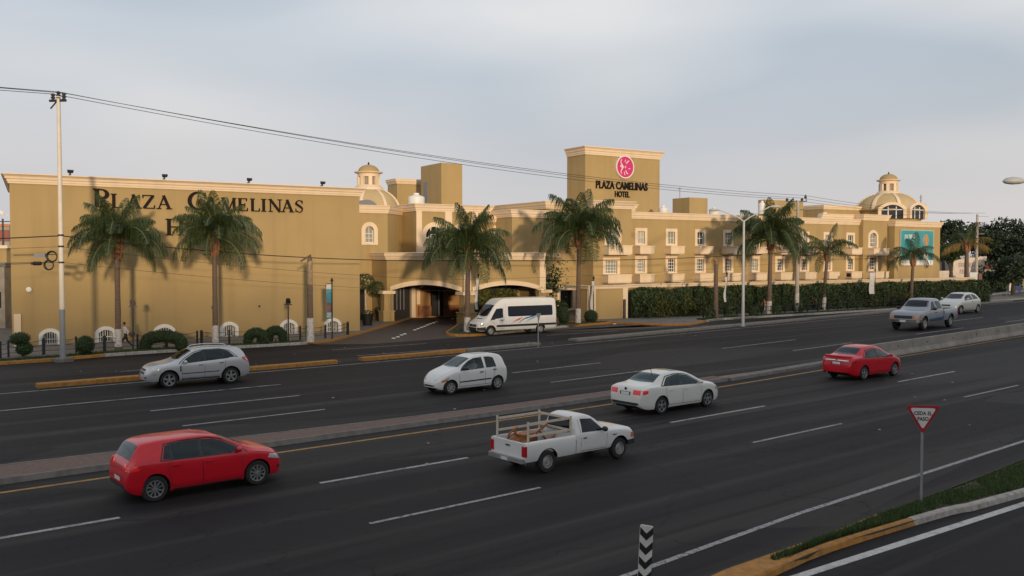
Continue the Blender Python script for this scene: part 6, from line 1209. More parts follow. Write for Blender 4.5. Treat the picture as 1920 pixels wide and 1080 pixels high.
def crossover():
    c = Car(sp2); r = empty('silver_crossover', (0, 0, 0), 0, 'silver crossover with roof rails beside the yellow kerb strip', 'car'); c.wheels(r, (.92, 3.63), .36, .23, 'five', .25); GX = ([(2.10, 1.12), (3.10, 1.06), (2.9, 1.24), (2.52, 1.46), (2.15, 1.565)], [(1.24, 1.17), (2.03, 1.125), (2.08, 1.57), (1.4, 1.575), (1.26, 1.555)], [(.72, 1.215), (1.2, 1.18), (1.22, 1.545), (.98, 1.47)]); c.body(SILV, r, ((.92, .37), (3.63, .37)), .44, (.3, 3.25, .86, GX, ((3.2, 2.62, .64, .57), (.13, .35, .56, .51)))); c.seats(r, ((1.35, 1), (2.35, 0)), .86)
    tr = [(.62, 1.21), (3.22, 1.04), (2.95, 1.26), (2.55, 1.49), (2.2, 1.585), (1.4, 1.595), (.95, 1.5)]; c.seam(tr + [tr[0]], r, .03)
    for g_ in ([(2.10, 1.12), (3.10, 1.06), (2.9, 1.24), (2.52, 1.46), (2.15, 1.565)], [(1.24, 1.17), (2.03, 1.125), (2.08, 1.57), (1.4, 1.575), (1.26, 1.555)], [(.72, 1.215), (1.2, 1.18), (1.22, 1.545), (.98, 1.47)]): c.side_patch('side_window', g_, CGLASS, r, .006)
    c.side_patch('door_pillar', [(2.02, 1.12), (2.11, 1.115), (2.16, 1.57), (2.07, 1.575)], TRIM, r, .005); c.side_patch('door_pillar', [(1.19, 1.175), (1.25, 1.17), (1.27, 1.56), (1.21, 1.55)], TRIM, r, .005)
    c.top_patch('windscreen', 3.28, 2.62, .70, .57, CGLASS, r, bow=-.1); c.top_patch('rear_window', .12, .36, .58, .52, CGLASS, r)
    c.side_patch('tail_light', [(.04, .98), (.12, .92), (.40, 1.10), (.42, 1.18), (.12, 1.20)], RLENS, r); c.side_patch('headlight', [(4.0, .84), (4.38, .78), (4.42, .86), (4.2, .95), (4.02, .97)], CLENS, r)
    for s_ in (-1, 1): c.end_patch('headlight', s_ * .42, s_ * .64, .78, .88, CLENS, r, True); c.end_patch('tail_light', s_ * .5, s_ * .72, .95, 1.15, RLENS, r, False); c.end_patch('fog_lamp', s_ * .5, s_ * .62, .45, .52, CHROME, r, True)
    c.end_patch('grille', -.4, .4, .62, .84, TRIM, r, True); c.end_patch('chrome_bar', -.4, .4, .71, .75, CHROME, r, True, .012); c.end_patch('number_plate', -.2, .2, .5, .58, PLATE, r, True)
    for x0, x1 in ((.3, 1.45), ): pass
    c.side_patch('fender_vent', [(3.12, .70), (3.17, .70), (3.17, .95), (3.12, .95)], TRIM, r); c.side_patch('turn_signal', [(4.18, .62), (4.3, .60), (4.3, .63), (4.18, .65)], ALENS, r)
    c.side_patch('side_moulding', [(1.45, .60), (3.1, .58), (3.1, .62), (1.45, .64)], CHROME, r, .008); c.side_patch('sill_bar', [(1.42, .33), (3.1, .33), (3.1, .38), (1.42, .38)], CHROME, r, .02)
    c.seam([(1.15, 1.16), (1.2, .7), (1.42, .40), (2.1, .40), (2.08, 1.12)], r); c.seam([(2.08, 1.12), (2.1, .40), (3.08, .40), (3.1, 1.04)], r); c.handle(2.28, .95, CHROME, r, .2); c.handle(1.36, 1.0, CHROME, r, .2); c.mirror(2.98, 1.06, SILV, r, 1.15)
    for s_ in (-1, 1):
        P = [(.75, .55), (.9, .6), (1.2, .6), (1.9, .59), (2.3, .57), (2.5, .55)]; mb = MB(); mb.tube([(x, s_ * y, c.topz(x, y) + (.03 if i in (0, 5) else .095)) for i, (x, y) in enumerate(P)], .02, 6); mb.build('roof_rail', CHROME, r, 40)
    c.end_patch('rear_bumper', -.7, .7, .46, .58, TRIM, r, False); mb = MB(); mb.tube([(.0, .5, .36), (.25, .5, .36)], .04, 8); mb.build('exhaust', CHROME, r)
    place_car(r, .925, .92, 3.63, (434, 719), (318, 728), 1)
crossover()
# ---- small white hatchback with driver
WHT = paint('white_car_paint', (.70, .69, .67)); 
sp3 = dict(L=3.5, T=[(0, .66), (.02, .82), (.07, 1.0), (.2, 1.30), (.36, 1.44), (.8, 1.495), (1.4, 1.49), (1.75, 1.42), (1.95, 1.34), (2.62, 1.0), (2.75, .955), (3.1, .84), (3.35, .68), (3.46, .55), (3.5, .46)],
           B=[(0, .62), (.1, .9), (.5, .97), (1.5, .92), (2.6, .88), (3.1, .74), (3.5, .44)], W=[(0, .6), (.05, .67), (.18, .725), (.5, .745), (2.6, .745), (3.0, .72), (3.25, .63), (3.42, .5), (3.5, .36)],
           R=[(0, .5), (.2, .56), (.6, .535), (1.5, .53), (2.0, .55), (2.7, .62), (3.1, .58), (3.5, .32)], zb=[(0, .36), (.15, .25), (.35, .2), (3.0, .2), (3.3, .2), (3.5, .27)])
def spark():
    c = Car(sp3); r = empty('white_mini_hatchback', (0, 0, 0), 0, 'small rounded white hatchback in the middle of the far carriageway', 'car'); c.wheels(r, (.57, 2.91), .275, .17, 'seven', .185, rim=RIMS)
    tr = [(.55, .98), (2.55, .91), (2.3, 1.1), (2.02, 1.27), (1.75, 1.375), (1.2, 1.40), (.72, 1.38)]
    gF = [(1.28, .955), (2.45, .915), (2.28, 1.06), (1.98, 1.255), (1.72, 1.35), (1.32, 1.375)]; gR = [(.66, .975), (1.16, .955), (1.17, 1.375), (.92, 1.37), (.74, 1.32)]
    c.body(WHT, r, ((.57, .28), (2.91, .28)), .325, (.22, 2.55, .66, (gF, gR), ((2.48, 1.86, .50, .47), (.09, .27, .45, .43)))); c.seats(r, ((.75, 1), (1.5, 0)), .66)
    for g_ in (gF, gR): c.side_patch('side_window', g_, CGLEAR, r, .004); c.seam(g_ + [g_[0]], r, .022)
    c.top_patch('windscreen', 2.56, 1.86, .56, .47, CGLEAR, r, bow=-.1); c.top_patch('rear_window', .08, .28, .47, .44, CGLASS, r)
    c.side_patch('headlight', [(2.98, .64), (3.26, .54), (3.3, .62), (3.14, .74), (3.0, .76)], CLENS, r); c.side_patch('turn_signal', [(3.06, .56), (3.3, .49), (3.31, .55), (3.08, .62)], ALENS, r, .007)
    for s_ in (-1, 1): c.end_patch('headlight', s_ * .28, s_ * .42, .52, .62, CLENS, r, True); c.end_patch('tail_light', s_ * .4, s_ * .6, .85, 1.05, RLENS, r, False); c.end_patch('fog_lamp', s_ * .3, s_ * .4, .32, .38, CLENS, r, True)
    c.end_patch('grille', -.22, .22, .46, .50, CHROME, r, True); c.end_patch('lower_grille', -.3, .3, .30, .37, TRIM, r, True)
    c.side_patch('side_moulding', [(.92, .47), (2.52, .44), (2.52, .49), (.92, .52)], TRIM, r, .012); c.handle(1.42, .80, TRIM, r); c.handle(.75, .86, TRIM, r); c.mirror(2.28, .94, TRIM, r)
    c.seam([(.72, .95), (.78, .6), (.92, .30), (1.22, .29), (1.22, .95)], r); c.seam([(1.22, .95), (1.22, .29), (2.5, .29), (2.52, .9)], r)
    place_car(r, .745, .57, 2.91, (934, 730), (847, 740), 1); return r
spk = spark()
# ---- white sedan
PEARL = paint('pearl_white_paint', (.69, .68, .64))
sp4 = dict(L=4.55, T=[(0, .66), (.03, .86), (.1, 1.0), (.25, 1.055), (.62, 1.09), (.75, 1.12), (1.3, 1.38), (1.65, 1.445), (2.2, 1.455), (2.6, 1.40), (2.85, 1.33), (3.5, 1.02), (3.65, .98), (4.1, .89), (4.35, .78), (4.5, .63), (4.55, .5)],
           B=[(0, .62), (.12, .93), (.6, 1.0), (2, .955), (3.4, .92), (4.1, .80), (4.55, .48)], W=[(0, .68), (.05, .76), (.15, .82), (.45, .87), (1, .885), (3.4, .885), (3.9, .865), (4.3, .76), (4.47, .63), (4.55, .48)],
           R=[(0, .62), (.3, .70), (.8, .68), (1.35, .585), (2.2, .575), (2.8, .60), (3.5, .74), (4.1, .71), (4.55, .44)], zb=[(0, .36), (.15, .26), (.4, .2), (3.9, .2), (4.3, .2), (4.55, .28)])
def sedan(sp_, name, label, m, rear, front, wheel, glassy, roofbits, dark_valance=True, spoiler=False, kind='five'):
    c = Car(sp_); L = sp_['L']; xr, xf = sp_['wx']; r = empty(name, (0, 0, 0), 0, label, 'car'); c.wheels(r, (xr, xf), .315, .2, kind, rim=RIM)
    o_ = sp_.get('gx', 0); GS = [[(x + o_, z) for x, z in g_] for g_ in ([(2.18, .985), (3.24, .955), (2.95, 1.11), (2.68, 1.25), (2.4, 1.315), (2.22, 1.325)], [(1.42, 1.005), (2.12, .985), (2.15, 1.335), (1.9, 1.335), (1.52, 1.28)])]; c.body(m, r, ((xr, .32), (xf, .32)), .372, (.95 + o_, 3.42 + o_, .74, GS, ((3.34 + o_, 2.78 + o_, .60, .53), (.92 + o_, 1.33 + o_, .54, .5)))); c.seats(r, ((1.35 + o_, 1), (2.35 + o_, 0)), .74)
    tr = [(1.02, 1.015), (3.34, .945), (3.0, 1.12), (2.72, 1.265), (2.4, 1.345), (1.9, 1.36), (1.45, 1.31)]; TRo = [(x + o_, z) for x, z in tr]; c.seam(TRo + [TRo[0]], r, .03)
    for g_ in ([(2.18, .985), (3.24, .955), (2.95, 1.11), (2.68, 1.25), (2.4, 1.315), (2.22, 1.325)], [(1.42, 1.005), (2.12, .985), (2.15, 1.335), (1.9, 1.335), (1.52, 1.28)], [(1.12, 1.02), (1.38, 1.005), (1.46, 1.26)]): c.side_patch('side_window', [(x + o_, z) for x, z in g_], CGLASS if len(g_) > 3 else CDARK, r, .004)
    c.side_patch('door_pillar', [(2.11 + o_, .985), (2.19 + o_, .98), (2.23 + o_, 1.33), (2.14 + o_, 1.34)], TRIM, r, .005); c.side_patch('door_pillar', [(1.37 + o_, 1.005), (1.43 + o_, 1.005), (1.53 + o_, 1.285), (1.46 + o_, 1.265)], TRIM, r, .005)
    c.top_patch('windscreen', 3.42 + o_, 2.78 + o_, .66, .53, CGLASS, r, bow=-.1); c.top_patch('rear_window', .76 + o_, 1.34 + o_, .59, .50, glassy, r, bow=.08)
    lens = RLENS if spoiler else RLIT; c.side_patch('tail_light', [(.04, .76), (.3, .80), (.33, .90), (.1, .93)], lens, r)
    for s_ in (-1, 1): c.end_patch('tail_light', s_ * .38, s_ * .72, .75, .92, lens, r, False); c.end_patch('headlight', s_ * .36, s_ * .6, .58, .70, CLENS, r, True)
    c.side_patch('headlight', [(4.02 + L - 4.55, .66), (4.4 + L - 4.55, .58), (4.42 + L - 4.55, .66), (4.26 + L - 4.55, .76), (4.04 + L - 4.55, .80)], CLENS, r)
    c.end_patch('number_plate_frame', -.26, .26, .71, .84, TRIM, r, False, .004); c.end_patch('number_plate', -.2, .2, .725, .825, PLATE, r, False, .009); c.end_patch('grille', -.36, .36, .42, .62, TRIM, r, True)
    if dark_valance: c.end_patch('rear_valance', -.66, .66, .37, .47, TRIM, r, False, .008)
    c.seam([(1.24 + o_, 1.0), (1.26 + o_, .7), (1.4 + o_, .32), (2.16 + o_, .30), (2.15 + o_, .98)], r); c.seam([(2.15 + o_, .98), (2.16 + o_, .30), (3.2 + o_, .30), (3.22 + o_, .94)], r); c.handle(2.34 + o_, .82, m, r); c.handle(1.5 + o_, .84, m, r); c.mirror(3.08 + o_, .96, m, r)
    if 'sunroof' in roofbits: c.top_patch('sunroof', 2.0, 2.52, .42, .42, CGLASS, r, .012); mb = MB(); mb.tube([(1.42, 0, c.topz(1.42, 0)), (1.3, 0, c.topz(1.42, 0) + .17)], .012, 5); mb.build('aerial', TRIM, r)
    if 'emblem' in roofbits: mb = MB(); mb.lathe([(.055, 0), (.055, .012), (0, .014)], 14, Matrix.Translation((c.endx(0, .93, False) - .008, 0, .93)) @ Matrix.Rotation(R(-90), 4, 'Y')); mb.build('emblem', CHROME if spoiler else TRIM, r)
    if spoiler:
        mb = MB(); P = [(.10, -.66), (.06, -.35), (.05, 0), (.06, .35), (.10, .66)]; mb.sweep([(x, y) for x, y in P[::-1]], [(0, 1.0), (.0, 1.09), (-.05, 1.115), (-.2, 1.1), (-.2, 1.0)]); fan_normals(mb.build('spoiler', m, r, 30)); c.end_patch('chrome_strip', -.6, .6, .88, .92, CHROME, r, False, .012)
    if not dark_valance: c.end_patch('bumper_reflector', -.66, -.58, .50, .58, RLENS, r, False)
    mb = MB(); mb.tube([(.02, .5, .3), (.25, .5, .3)], .035, 8); mb.build('exhaust', STEEL, r)
    place_car(r, .885, xr, xf, rear, front, -1); return c, r
sp4['wx'] = (1.02, 3.6)
sedan(sp4, 'white_sedan', 'white four door sedan with sunroof ahead of the white pickup', PEARL, (1242, 777), (1328, 763), 1, CGLASS, ('sunroof', 'emblem'))
sp5 = dict(L=4.31, T=[(0, .7), (.03, .9), (.1, 1.06), (.25, 1.11), (.5, 1.13), (.62, 1.16), (1.12, 1.42), (1.45, 1.49), (2.0, 1.5), (2.4, 1.44), (2.65, 1.36), (3.25, 1.05), (3.4, 1.01), (3.85, .90), (4.1, .78), (4.26, .63), (4.31, .5)],
           B=[(0, .64), (.12, .96), (.6, 1.03), (2, .985), (3.2, .945), (3.85, .80), (4.31, .48)], W=[(0, .66), (.05, .74), (.15, .80), (.45, .845), (1, .855), (3.2, .855), (3.65, .835), (4.05, .73), (4.24, .6), (4.31, .46)],
           R=[(0, .6), (.3, .66), (.7, .64), (1.2, .565), (2.0, .555), (2.6, .58), (3.3, .71), (3.85, .68), (4.31, .42)], zb=[(0, .36), (.15, .26), (.4, .2), (3.65, .2), (4.05, .2), (4.31, .28)], wx=(.94, 3.42), gx=-.2)
sedan(sp5, 'red_sedan', 'red four door sedan with rear spoiler beside the concrete barrier', RED, (1623, 713), (1680, 705), 1, CGLASS, ('emblem',), False, True)
# ---- three door silver hatch at the far right
sp6 = dict(L=3.62, T=[(0, .66), (.02, .82), (.08, .98), (.3, 1.22), (.6, 1.34), (1.0, 1.395), (1.6, 1.39), (1.95, 1.32), (2.2, 1.2), (2.72, .96), (2.9, .9), (3.25, .80), (3.48, .67), (3.58, .55), (3.62, .46)],
           B=[(0, .62), (.1, .85), (.5, .95), (1.5, .9), (2.7, .86), (3.2, .72), (3.62, .44)], W=[(0, .64), (.05, .72), (.18, .78), (.5, .815), (2.7, .815), (3.1, .79), (3.38, .69), (3.54, .54), (3.62, .4)],
           R=[(0, .54), (.2, .58), (.6, .56), (1.5, .545), (2.1, .57), (2.8, .66), (3.2, .62), (3.62, .36)], zb=[(0, .36), (.15, .25), (.35, .2), (3.1, .2), (3.4, .2), (3.62, .27)])
def ka():
    c = Car(sp6); r = empty('silver_three_door_hatchback', (0, 0, 0), 0, 'small silver three door hatchback beside the guard rail at right', 'car'); m = paint('pale_silver_paint', (.55, .56, .55), .25); c.body(m, r, ((.58, .28), (3.02, .28)), .32); c.wheels(r, (.58, 3.02), .275, .17, 'seven', .18, rim=RIMS)
    for g_ in ([(1.35, .93), (2.5, .885), (2.2, 1.1), (1.95, 1.22), (1.4, 1.29)], [(.55, .97), (1.27, .935), (1.3, 1.29), (.95, 1.27), (.72, 1.17)]): c.side_patch('side_window', g_, CDARK, r, .006)
    c.top_patch('windscreen', 2.66, 2.0, .6, .49, CDARK, r, bow=-.1); c.top_patch('rear_window', .1, .42, .5, .46, CDARK, r); c.side_patch('headlight', [(3.1, .62), (3.42, .55), (3.42, .66), (3.2, .74)], CLENS, r)
    for s_ in (-1, 1): c.end_patch('headlight', s_ * .32, s_ * .5, .54, .66, CLENS, r, True); c.end_patch('tail_light', s_ * .42, s_ * .64, .8, .95, RLENS, r, False)
    c.end_patch('grille', -.3, .3, .52, .62, TRIM, r, True); c.end_patch('bumper_grille', -.42, .42, .28, .40, TRIM, r, True); c.end_patch('number_plate', -.2, .2, .40, .48, PLATE, r, True, .01); c.seam([(1.31, .93), (1.31, .3), (2.55, .3), (2.58, .87)], r); c.handle(1.5, .8, TRIM, r); c.mirror(2.32, .92, m, r)
    place_car(r, .815, .58, 3.02, (1834.5, 586.0), (1803.2, 588.6), 1)
ka()
# ---- pickups
def pickup(name, label, m, m2, cabL, bedL, rear, front, near, ext, rack, cabroof=1.66, bumper=STEEL):
    L = cabL + bedL; xb = bedL; spc = dict(L=L, T=[(xb, 1.0), (xb + .02, 1.3), (xb + .06, 1.5), (xb + .16, cabroof - .05), (xb + .5, cabroof), (xb + cabL - 2.15, cabroof - .03), (xb + cabL - 1.95, cabroof - .1), (xb + cabL - 1.42, 1.19), (xb + cabL - 1.25, 1.12), (xb + cabL - .5, 1.05), (xb + cabL - .15, .98), (L - .03, .86), (L, .72)],
        B=[(xb, .95), (xb + .1, 1.08), (L - 1.3, 1.03), (L - .2, .9), (L, .68)], W=[(xb, .82), (xb + .06, .855), (xb + .4, .865), (L - 1.0, .865), (L - .35, .845), (L - .1, .79), (L, .70)], R=[(xb, .62), (xb + .3, .64), (xb + cabL - 2.0, .63), (xb + cabL - 1.4, .74), (L - .3, .74), (L, .62)], zb=[(xb, .42), (L - .4, .42), (L - .1, .46), (L, .5)])
    c = Car(spc); c.sp = spc; xf, xr = L - .82, .98 if not ext else .95; r = empty(name, (0, 0, 0), 0, label, 'pickup truck')
    # cab: only stations from the back of the cab forward
    old = Car.body
    xs = sorted(set([xb, xb + .02, xb + .05, xb + .1, xb + .16] + [L - k for k in (0, .02, .05, .1, .2)] + list(np.linspace(xb + .22, L - .26, 40)))); mb = MB(); rows = []
    for x in xs:
        low, up, top = c.sec(x); hp = low + up + top; P = [(x, 0, low[0][1])] + [(x, y, z) for y, z in hp] + [(x, -y, z) for y, z in hp[-2::-1]]; rows.append(len(mb.v)); mb.v += P
    n = len(P)
    for a, b in zip(rows[:-1], rows[1:]):
        for k in range(n): mb.f.append([a + k, a + (k + 1) % n, b + (k + 1) % n, b + k]); mb.m.append(1 if k in (0, n - 1) else 0)
    mb.f.append([rows[0] + k for k in range(n)]); mb.m.append(0); mb.f.append([rows[-1] + k for k in range(n - 1, -1, -1)]); mb.m.append(0)
    def cutw(mb, x, zc, ra, mats, nm):
        o = fan_normals(mb.build(nm, mats, None)); cut = MB()
        for sg in (-1, 1): cut.lathe([(0.0001, -.2), (ra, -.2), (ra, .2), (.0001, .2)], 28, Matrix.Translation((x, sg * .74, zc)) @ Matrix.Rotation(R(90), 4, 'X'))
        bm = bmesh.new(); bm.from_mesh(cut.mesh('c', [WELL])); bmesh.ops.remove_doubles(bm, verts=bm.verts, dist=.002); bmesh.ops.recalc_face_normals(bm, faces=bm.faces); cm_ = bpy.data.meshes.new('cutter'); bm.to_mesh(cm_); bm.free(); cm_.materials.append(WELL); co = link(bpy.data.objects.new('cutter', cm_)); md = o.modifiers.new('b', 'BOOLEAN'); md.operation = 'DIFFERENCE'; md.object = co; md.solver = 'EXACT'; md.material_mode = 'TRANSFER'; bpy.context.view_layer.update(); me = evaluated(o); o.modifiers.clear(); o.data = me; bpy.data.objects.remove(co); me.polygons.foreach_set('use_smooth', [True] * len(me.polygons)); me.update(); me.set_sharp_from_angle(angle=R(38)); o.parent = r; return o
    cutw(mb, xf, .37, .43, [m, WELL], 'cab')
    # bed: outer skin with rounded shoulder, inner box
    mb = MB(); hb_ = 1.05; wb = .865; prof = [(wb * .95, .44), (wb, .56), (wb + .01, .8), (wb, .98), (wb - .02, 1.03), (wb - .05, hb_), (wb - .13, hb_), (wb - .13, .62)]
    loop = [(-y, z) for y, z in prof] + [(y, z) for y, z in prof[::-1]]; k = len(loop); xs = [.06, .09, .3] + list(np.linspace(.5, bedL - .3, 12)) + [bedL - .03]; st = []
    for x in xs: st.append(len(mb.v)); mb.v += [(x, y * (.985 if x < .08 else 1), z) for y, z in loop]
    for a, b in zip(st[:-1], st[1:]):
        for i in range(k): mb.f.append([a + i, a + (i + 1) % k, b + (i + 1) % k, b + i]); mb.m.append(0)
    mb.f.append([st[0] + i for i in range(k)][::-1]); mb.m.append(0); mb.f.append([st[-1] + i for i in range(k)]); mb.m.append(0)
    cutw(mb, xr, .37, .43, [m, WELL], 'bed')
    mb = MB(); mb.box(.045, .10, -wb + .14, wb - .14, .58, hb_ - .01); mb.box(.03, .1, -wb + .02, wb - .02, .50, hb_ - .02); fan_normals(mb.build('tailgate', m, r)); mb = MB(); mb.box(bedL - .1, bedL - .03, -wb + .14, wb - .14, .5, hb_ + .0); mb.build('bed_headboard', m, r)
    mb = MB(); mb.box(.1, bedL - .1, -wb + .14, wb - .14, .60, .625); mb.build('bed_floor', mat('bed_liner', (.22, .19, .16), .8, var=.3), r); mb = MB(); mb.box(.024, .032, -.11, .11, .86, .91); mb.build('tailgate_handle', TRIM, r)
    mb = MB(); mb.box(-.1, .06, -.84, .84, .43, .56); mb.box(-.12, -.09, -.3, .3, .43, .5); mb.build('rear_bumper', bumper, r); mb = MB(); mb.box(-.13, -.12, -.16, .16, .44, .54); mb.build('number_plate', PLATE, r)
    for sg in (-1, 1): mb = MB(); mb.box(.015, .10, sg * (wb - .0) - (.16 if sg > 0 else .01), sg * (wb - .0) + (.01 if sg > 0 else .16), .62, .95); mb.build('tail_light', RLENS, r)
    x0 = xb + cabL - 1.55; dl = xb + (.22 if not ext else .95)
    c.side_patch('side_window', [(dl + .06, 1.10), (x0 - .02, 1.07), (x0 - .28, 1.32), (x0 - .45, 1.48), (dl + .1, 1.53)], CDARK, r, .006)
    if ext: c.side_patch('quarter_window', [(xb + .22, 1.12), (dl - .1, 1.10), (dl - .06, 1.53), (xb + .3, 1.5)], CDARK, r, .006)
    c.top_patch('windscreen', L - 1.47, L - 1.93, .66, .57, CDARK, r, bow=-.06); c.end_patch.__func__
    mb = MB(); mb.quad((xb - .004, -.56, 1.12), (xb - .004, .56, 1.12), (xb + .075, .54, 1.53), (xb + .075, -.54, 1.53)); mb.v = [(x - .03, y, z) for x, y, z in mb.v]; mb.build('rear_window', CDARK, r)
    c.seam([(dl, 1.5), (dl, .5), (x0 + .08, .48), (x0 + .12, 1.05)], r); c.seam([(xb + .0 + .012, .45), (xb + .012, 1.0)], r, .02); c.seam([(xb + .1, .73), (L - 1.4, .73)], r, .012, m); c.handle(dl + .16, .92, TRIM, r, .14); c.mirror(x0 - .1, 1.08, TRIM, r, 1.25)
    c.end_patch('grille', -.5, .5, .64, .80, TRIM, r, True); c.side_patch('turn_signal', [(L - .3, .68), (L - .06, .66), (L - .06, .82), (L - .28, .84)], ALENS, r)
    for sg in (-1, 1): c.end_patch('headlight', sg * .42, sg * .64, .66, .82, CLENS if not ext else ALENS, r, True)
    mb = MB(); mb.prism([(L - .45, -.86), (L - .12, -.84), (L + .02, -.70), (L + .06, -.4), (L + .06, .4), (L + .02, .70), (L - .12, .84), (L - .45, .86)], .44, .60); mb.build('front_bumper', TRIM if not ext else bumper, r)
    if ext: mb = MB(); mb.box(L + .062, L + .07, -.17, .17, .46, .57); mb.build('number_plate', PLATE, r)
    else: mb = MB(); mb.box(L - 1.18, L - 1.0, -.885, -.868, .86, .885); mb.build('fender_badge', TRIM, r)
    c.wheels(r, (xf,), .355, .22, 'steel', .205, .03, rim=RIMS); W0 = c.W; c.W = lambda x: .865; c.wheels(r, (xr,), .355, .22, 'steel', .205, .03, rim=RIMS); c.W = W0
    mb = MB(); mb.tube([(.4, -.45, .42), (.15, -.72, .36)], .03, 7); mb.build('exhaust', STEEL, r)
    if ext: c.side_patch('lower_paint', [(xb + .05, .46), (L - 1.35, .46), (L - 1.35, .60), (xb + .05, .66)], m2, r, .003)
    place_car(r, .865, xr, xf, rear, front, near); return c, r, xb, hb_, wb
WP = paint('white_pickup_paint', (.66, .65, .63), 0, .35)
c, pr_, xb, hb_, wb = pickup('white_pickup', 'white pickup with a pale rack and brown furniture in its bed', WP, None, 2.85, 2.2, (1028, 887), (1163, 860), -1, False, True)
rk = empty('cargo_rack', (0, 0, 0), 0, 'cream wooden stake rack on the bed of the white pickup', 'rack'); rk.matrix_world = pr_.matrix_basis.copy(); RK = mat('rack_cream', (.60, .52, .42), .7, var=.2, vscale=5); yr = wb - .09
for x in (.22, xb - .18):
    for sg in (-1, 1): mb = MB(); mb.box(x - .026, x + .026, sg * yr - .026, sg * yr + .026, hb_ - .05, hb_ + .64); mb.build('post', RK, rk)
for sg in (-1, 1):
    for z in (hb_ + .18, hb_ + .56): mb = MB(); mb.box(.24, xb - .2, sg * (yr - .045) - .012, sg * (yr - .045) + .012, z - .036, z + .036); mb.build('rail', RK, rk)
for z in (hb_ + .18, hb_ + .56): mb = MB(); mb.box(xb - .225, xb - .2, -yr + .05, yr - .05, z - .036, z + .036); mb.build('rail', RK, rk)
WOOD = mat('orange_wood', (.38, .14, .04), .6, var=.35, vscale=6); f0 = pr_.matrix_basis
def cargo(name, label, x, y, z, rx, ry, rz, fn):
    o = empty(name, (0, 0, 0), 0, label, 'furniture'); o.matrix_world = f0 @ Matrix.Translation((x, y, z)) @ Euler((rx, ry, rz)).to_matrix().to_4x4(); fn(o)
def slat_chair(o):
    for k in range(5): mb = MB(); mb.box(-.28 + k * .12, -.2 + k * .12, -.24, .24, .0, .025); mb.build('slat', WOOD, o)
    for sx in (-.28, .26):
        for sy in (-.24, .2): mb = MB(); mb.box(sx, sx + .045, sy, sy + .045, -.3, .35); mb.build('leg', WOOD, o)
    for z in (.15, .3): mb = MB(); mb.box(-.28, .3, .2, .225, z, z + .06); mb.build('back_slat', WOOD, o)
cargo('wooden_chair', 'orange slatted wooden chair lying at the tailgate end of the pickup bed', .5, .1, .9, .3, -.2, .4, slat_chair); cargo('wooden_chair', 'orange wooden chair tipped against the cab end of the pickup bed', 1.6, .1, .95, .9, .3, .9, slat_chair)
def panel_chest(o):
    mb = MB(); mb.box(-.38, .38, -.2, .2, 0, .38); mb.build('chest', mat('brown_board', (.30, .12, .045), .6, var=.25, vscale=4), o); mb = MB(); mb.box(-.4, .4, -.22, .22, .38, .41); mb.build('lid', WOOD, o)
cargo('wooden_chest', 'brown wooden chest in the middle of the pickup bed', 1.1, .38, .68, 0, 0, .25, panel_chest)
GP = paint('faded_grey_blue_paint', (.25, .285, .33), .15, .45); GP2 = paint('blue_lower_paint', (.045, .10, .18), .2, .45)
pickup('grey_pickup', 'faded grey-blue extended cab pickup coming towards the viewer at right', GP, GP2, 3.25, 1.95, (1783.4, 613.4), (1735.5, 619.7), 1, True, False, 1.68, CHROME)
# ---- van
VW_ = paint('white_van_paint', (.72, .70, .67))
sp7 = dict(L=6.9, T=[(0, 1.0), (.02, 2.2), (.06, 2.5), (.15, 2.62), (.5, 2.70), (3.0, 2.72), (4.7, 2.70), (5.0, 2.62), (5.25, 2.45), (5.5, 2.2), (6.1, 1.40), (6.25, 1.28), (6.6, 1.08), (6.8, .95), (6.88, .75), (6.9, .6)],
           B=[(0, 1.0), (.03, 1.25), (.1, 1.32), (5.5, 1.3), (6.2, 1.14), (6.6, 1.0), (6.9, .55)], W=[(0, .84), (.04, .90), (.12, .95), (.4, .985), (5.4, .985), (6.1, .96), (6.5, .89), (6.78, .76), (6.9, .6)],
           R=[(0, .7), (.1, .76), (.4, .80), (4.7, .80), (5.3, .76), (6.0, .80), (6.4, .78), (6.9, .55)], zb=[(0, .42), (.3, .36), (6.2, .36), (6.6, .34), (6.9, .4)])
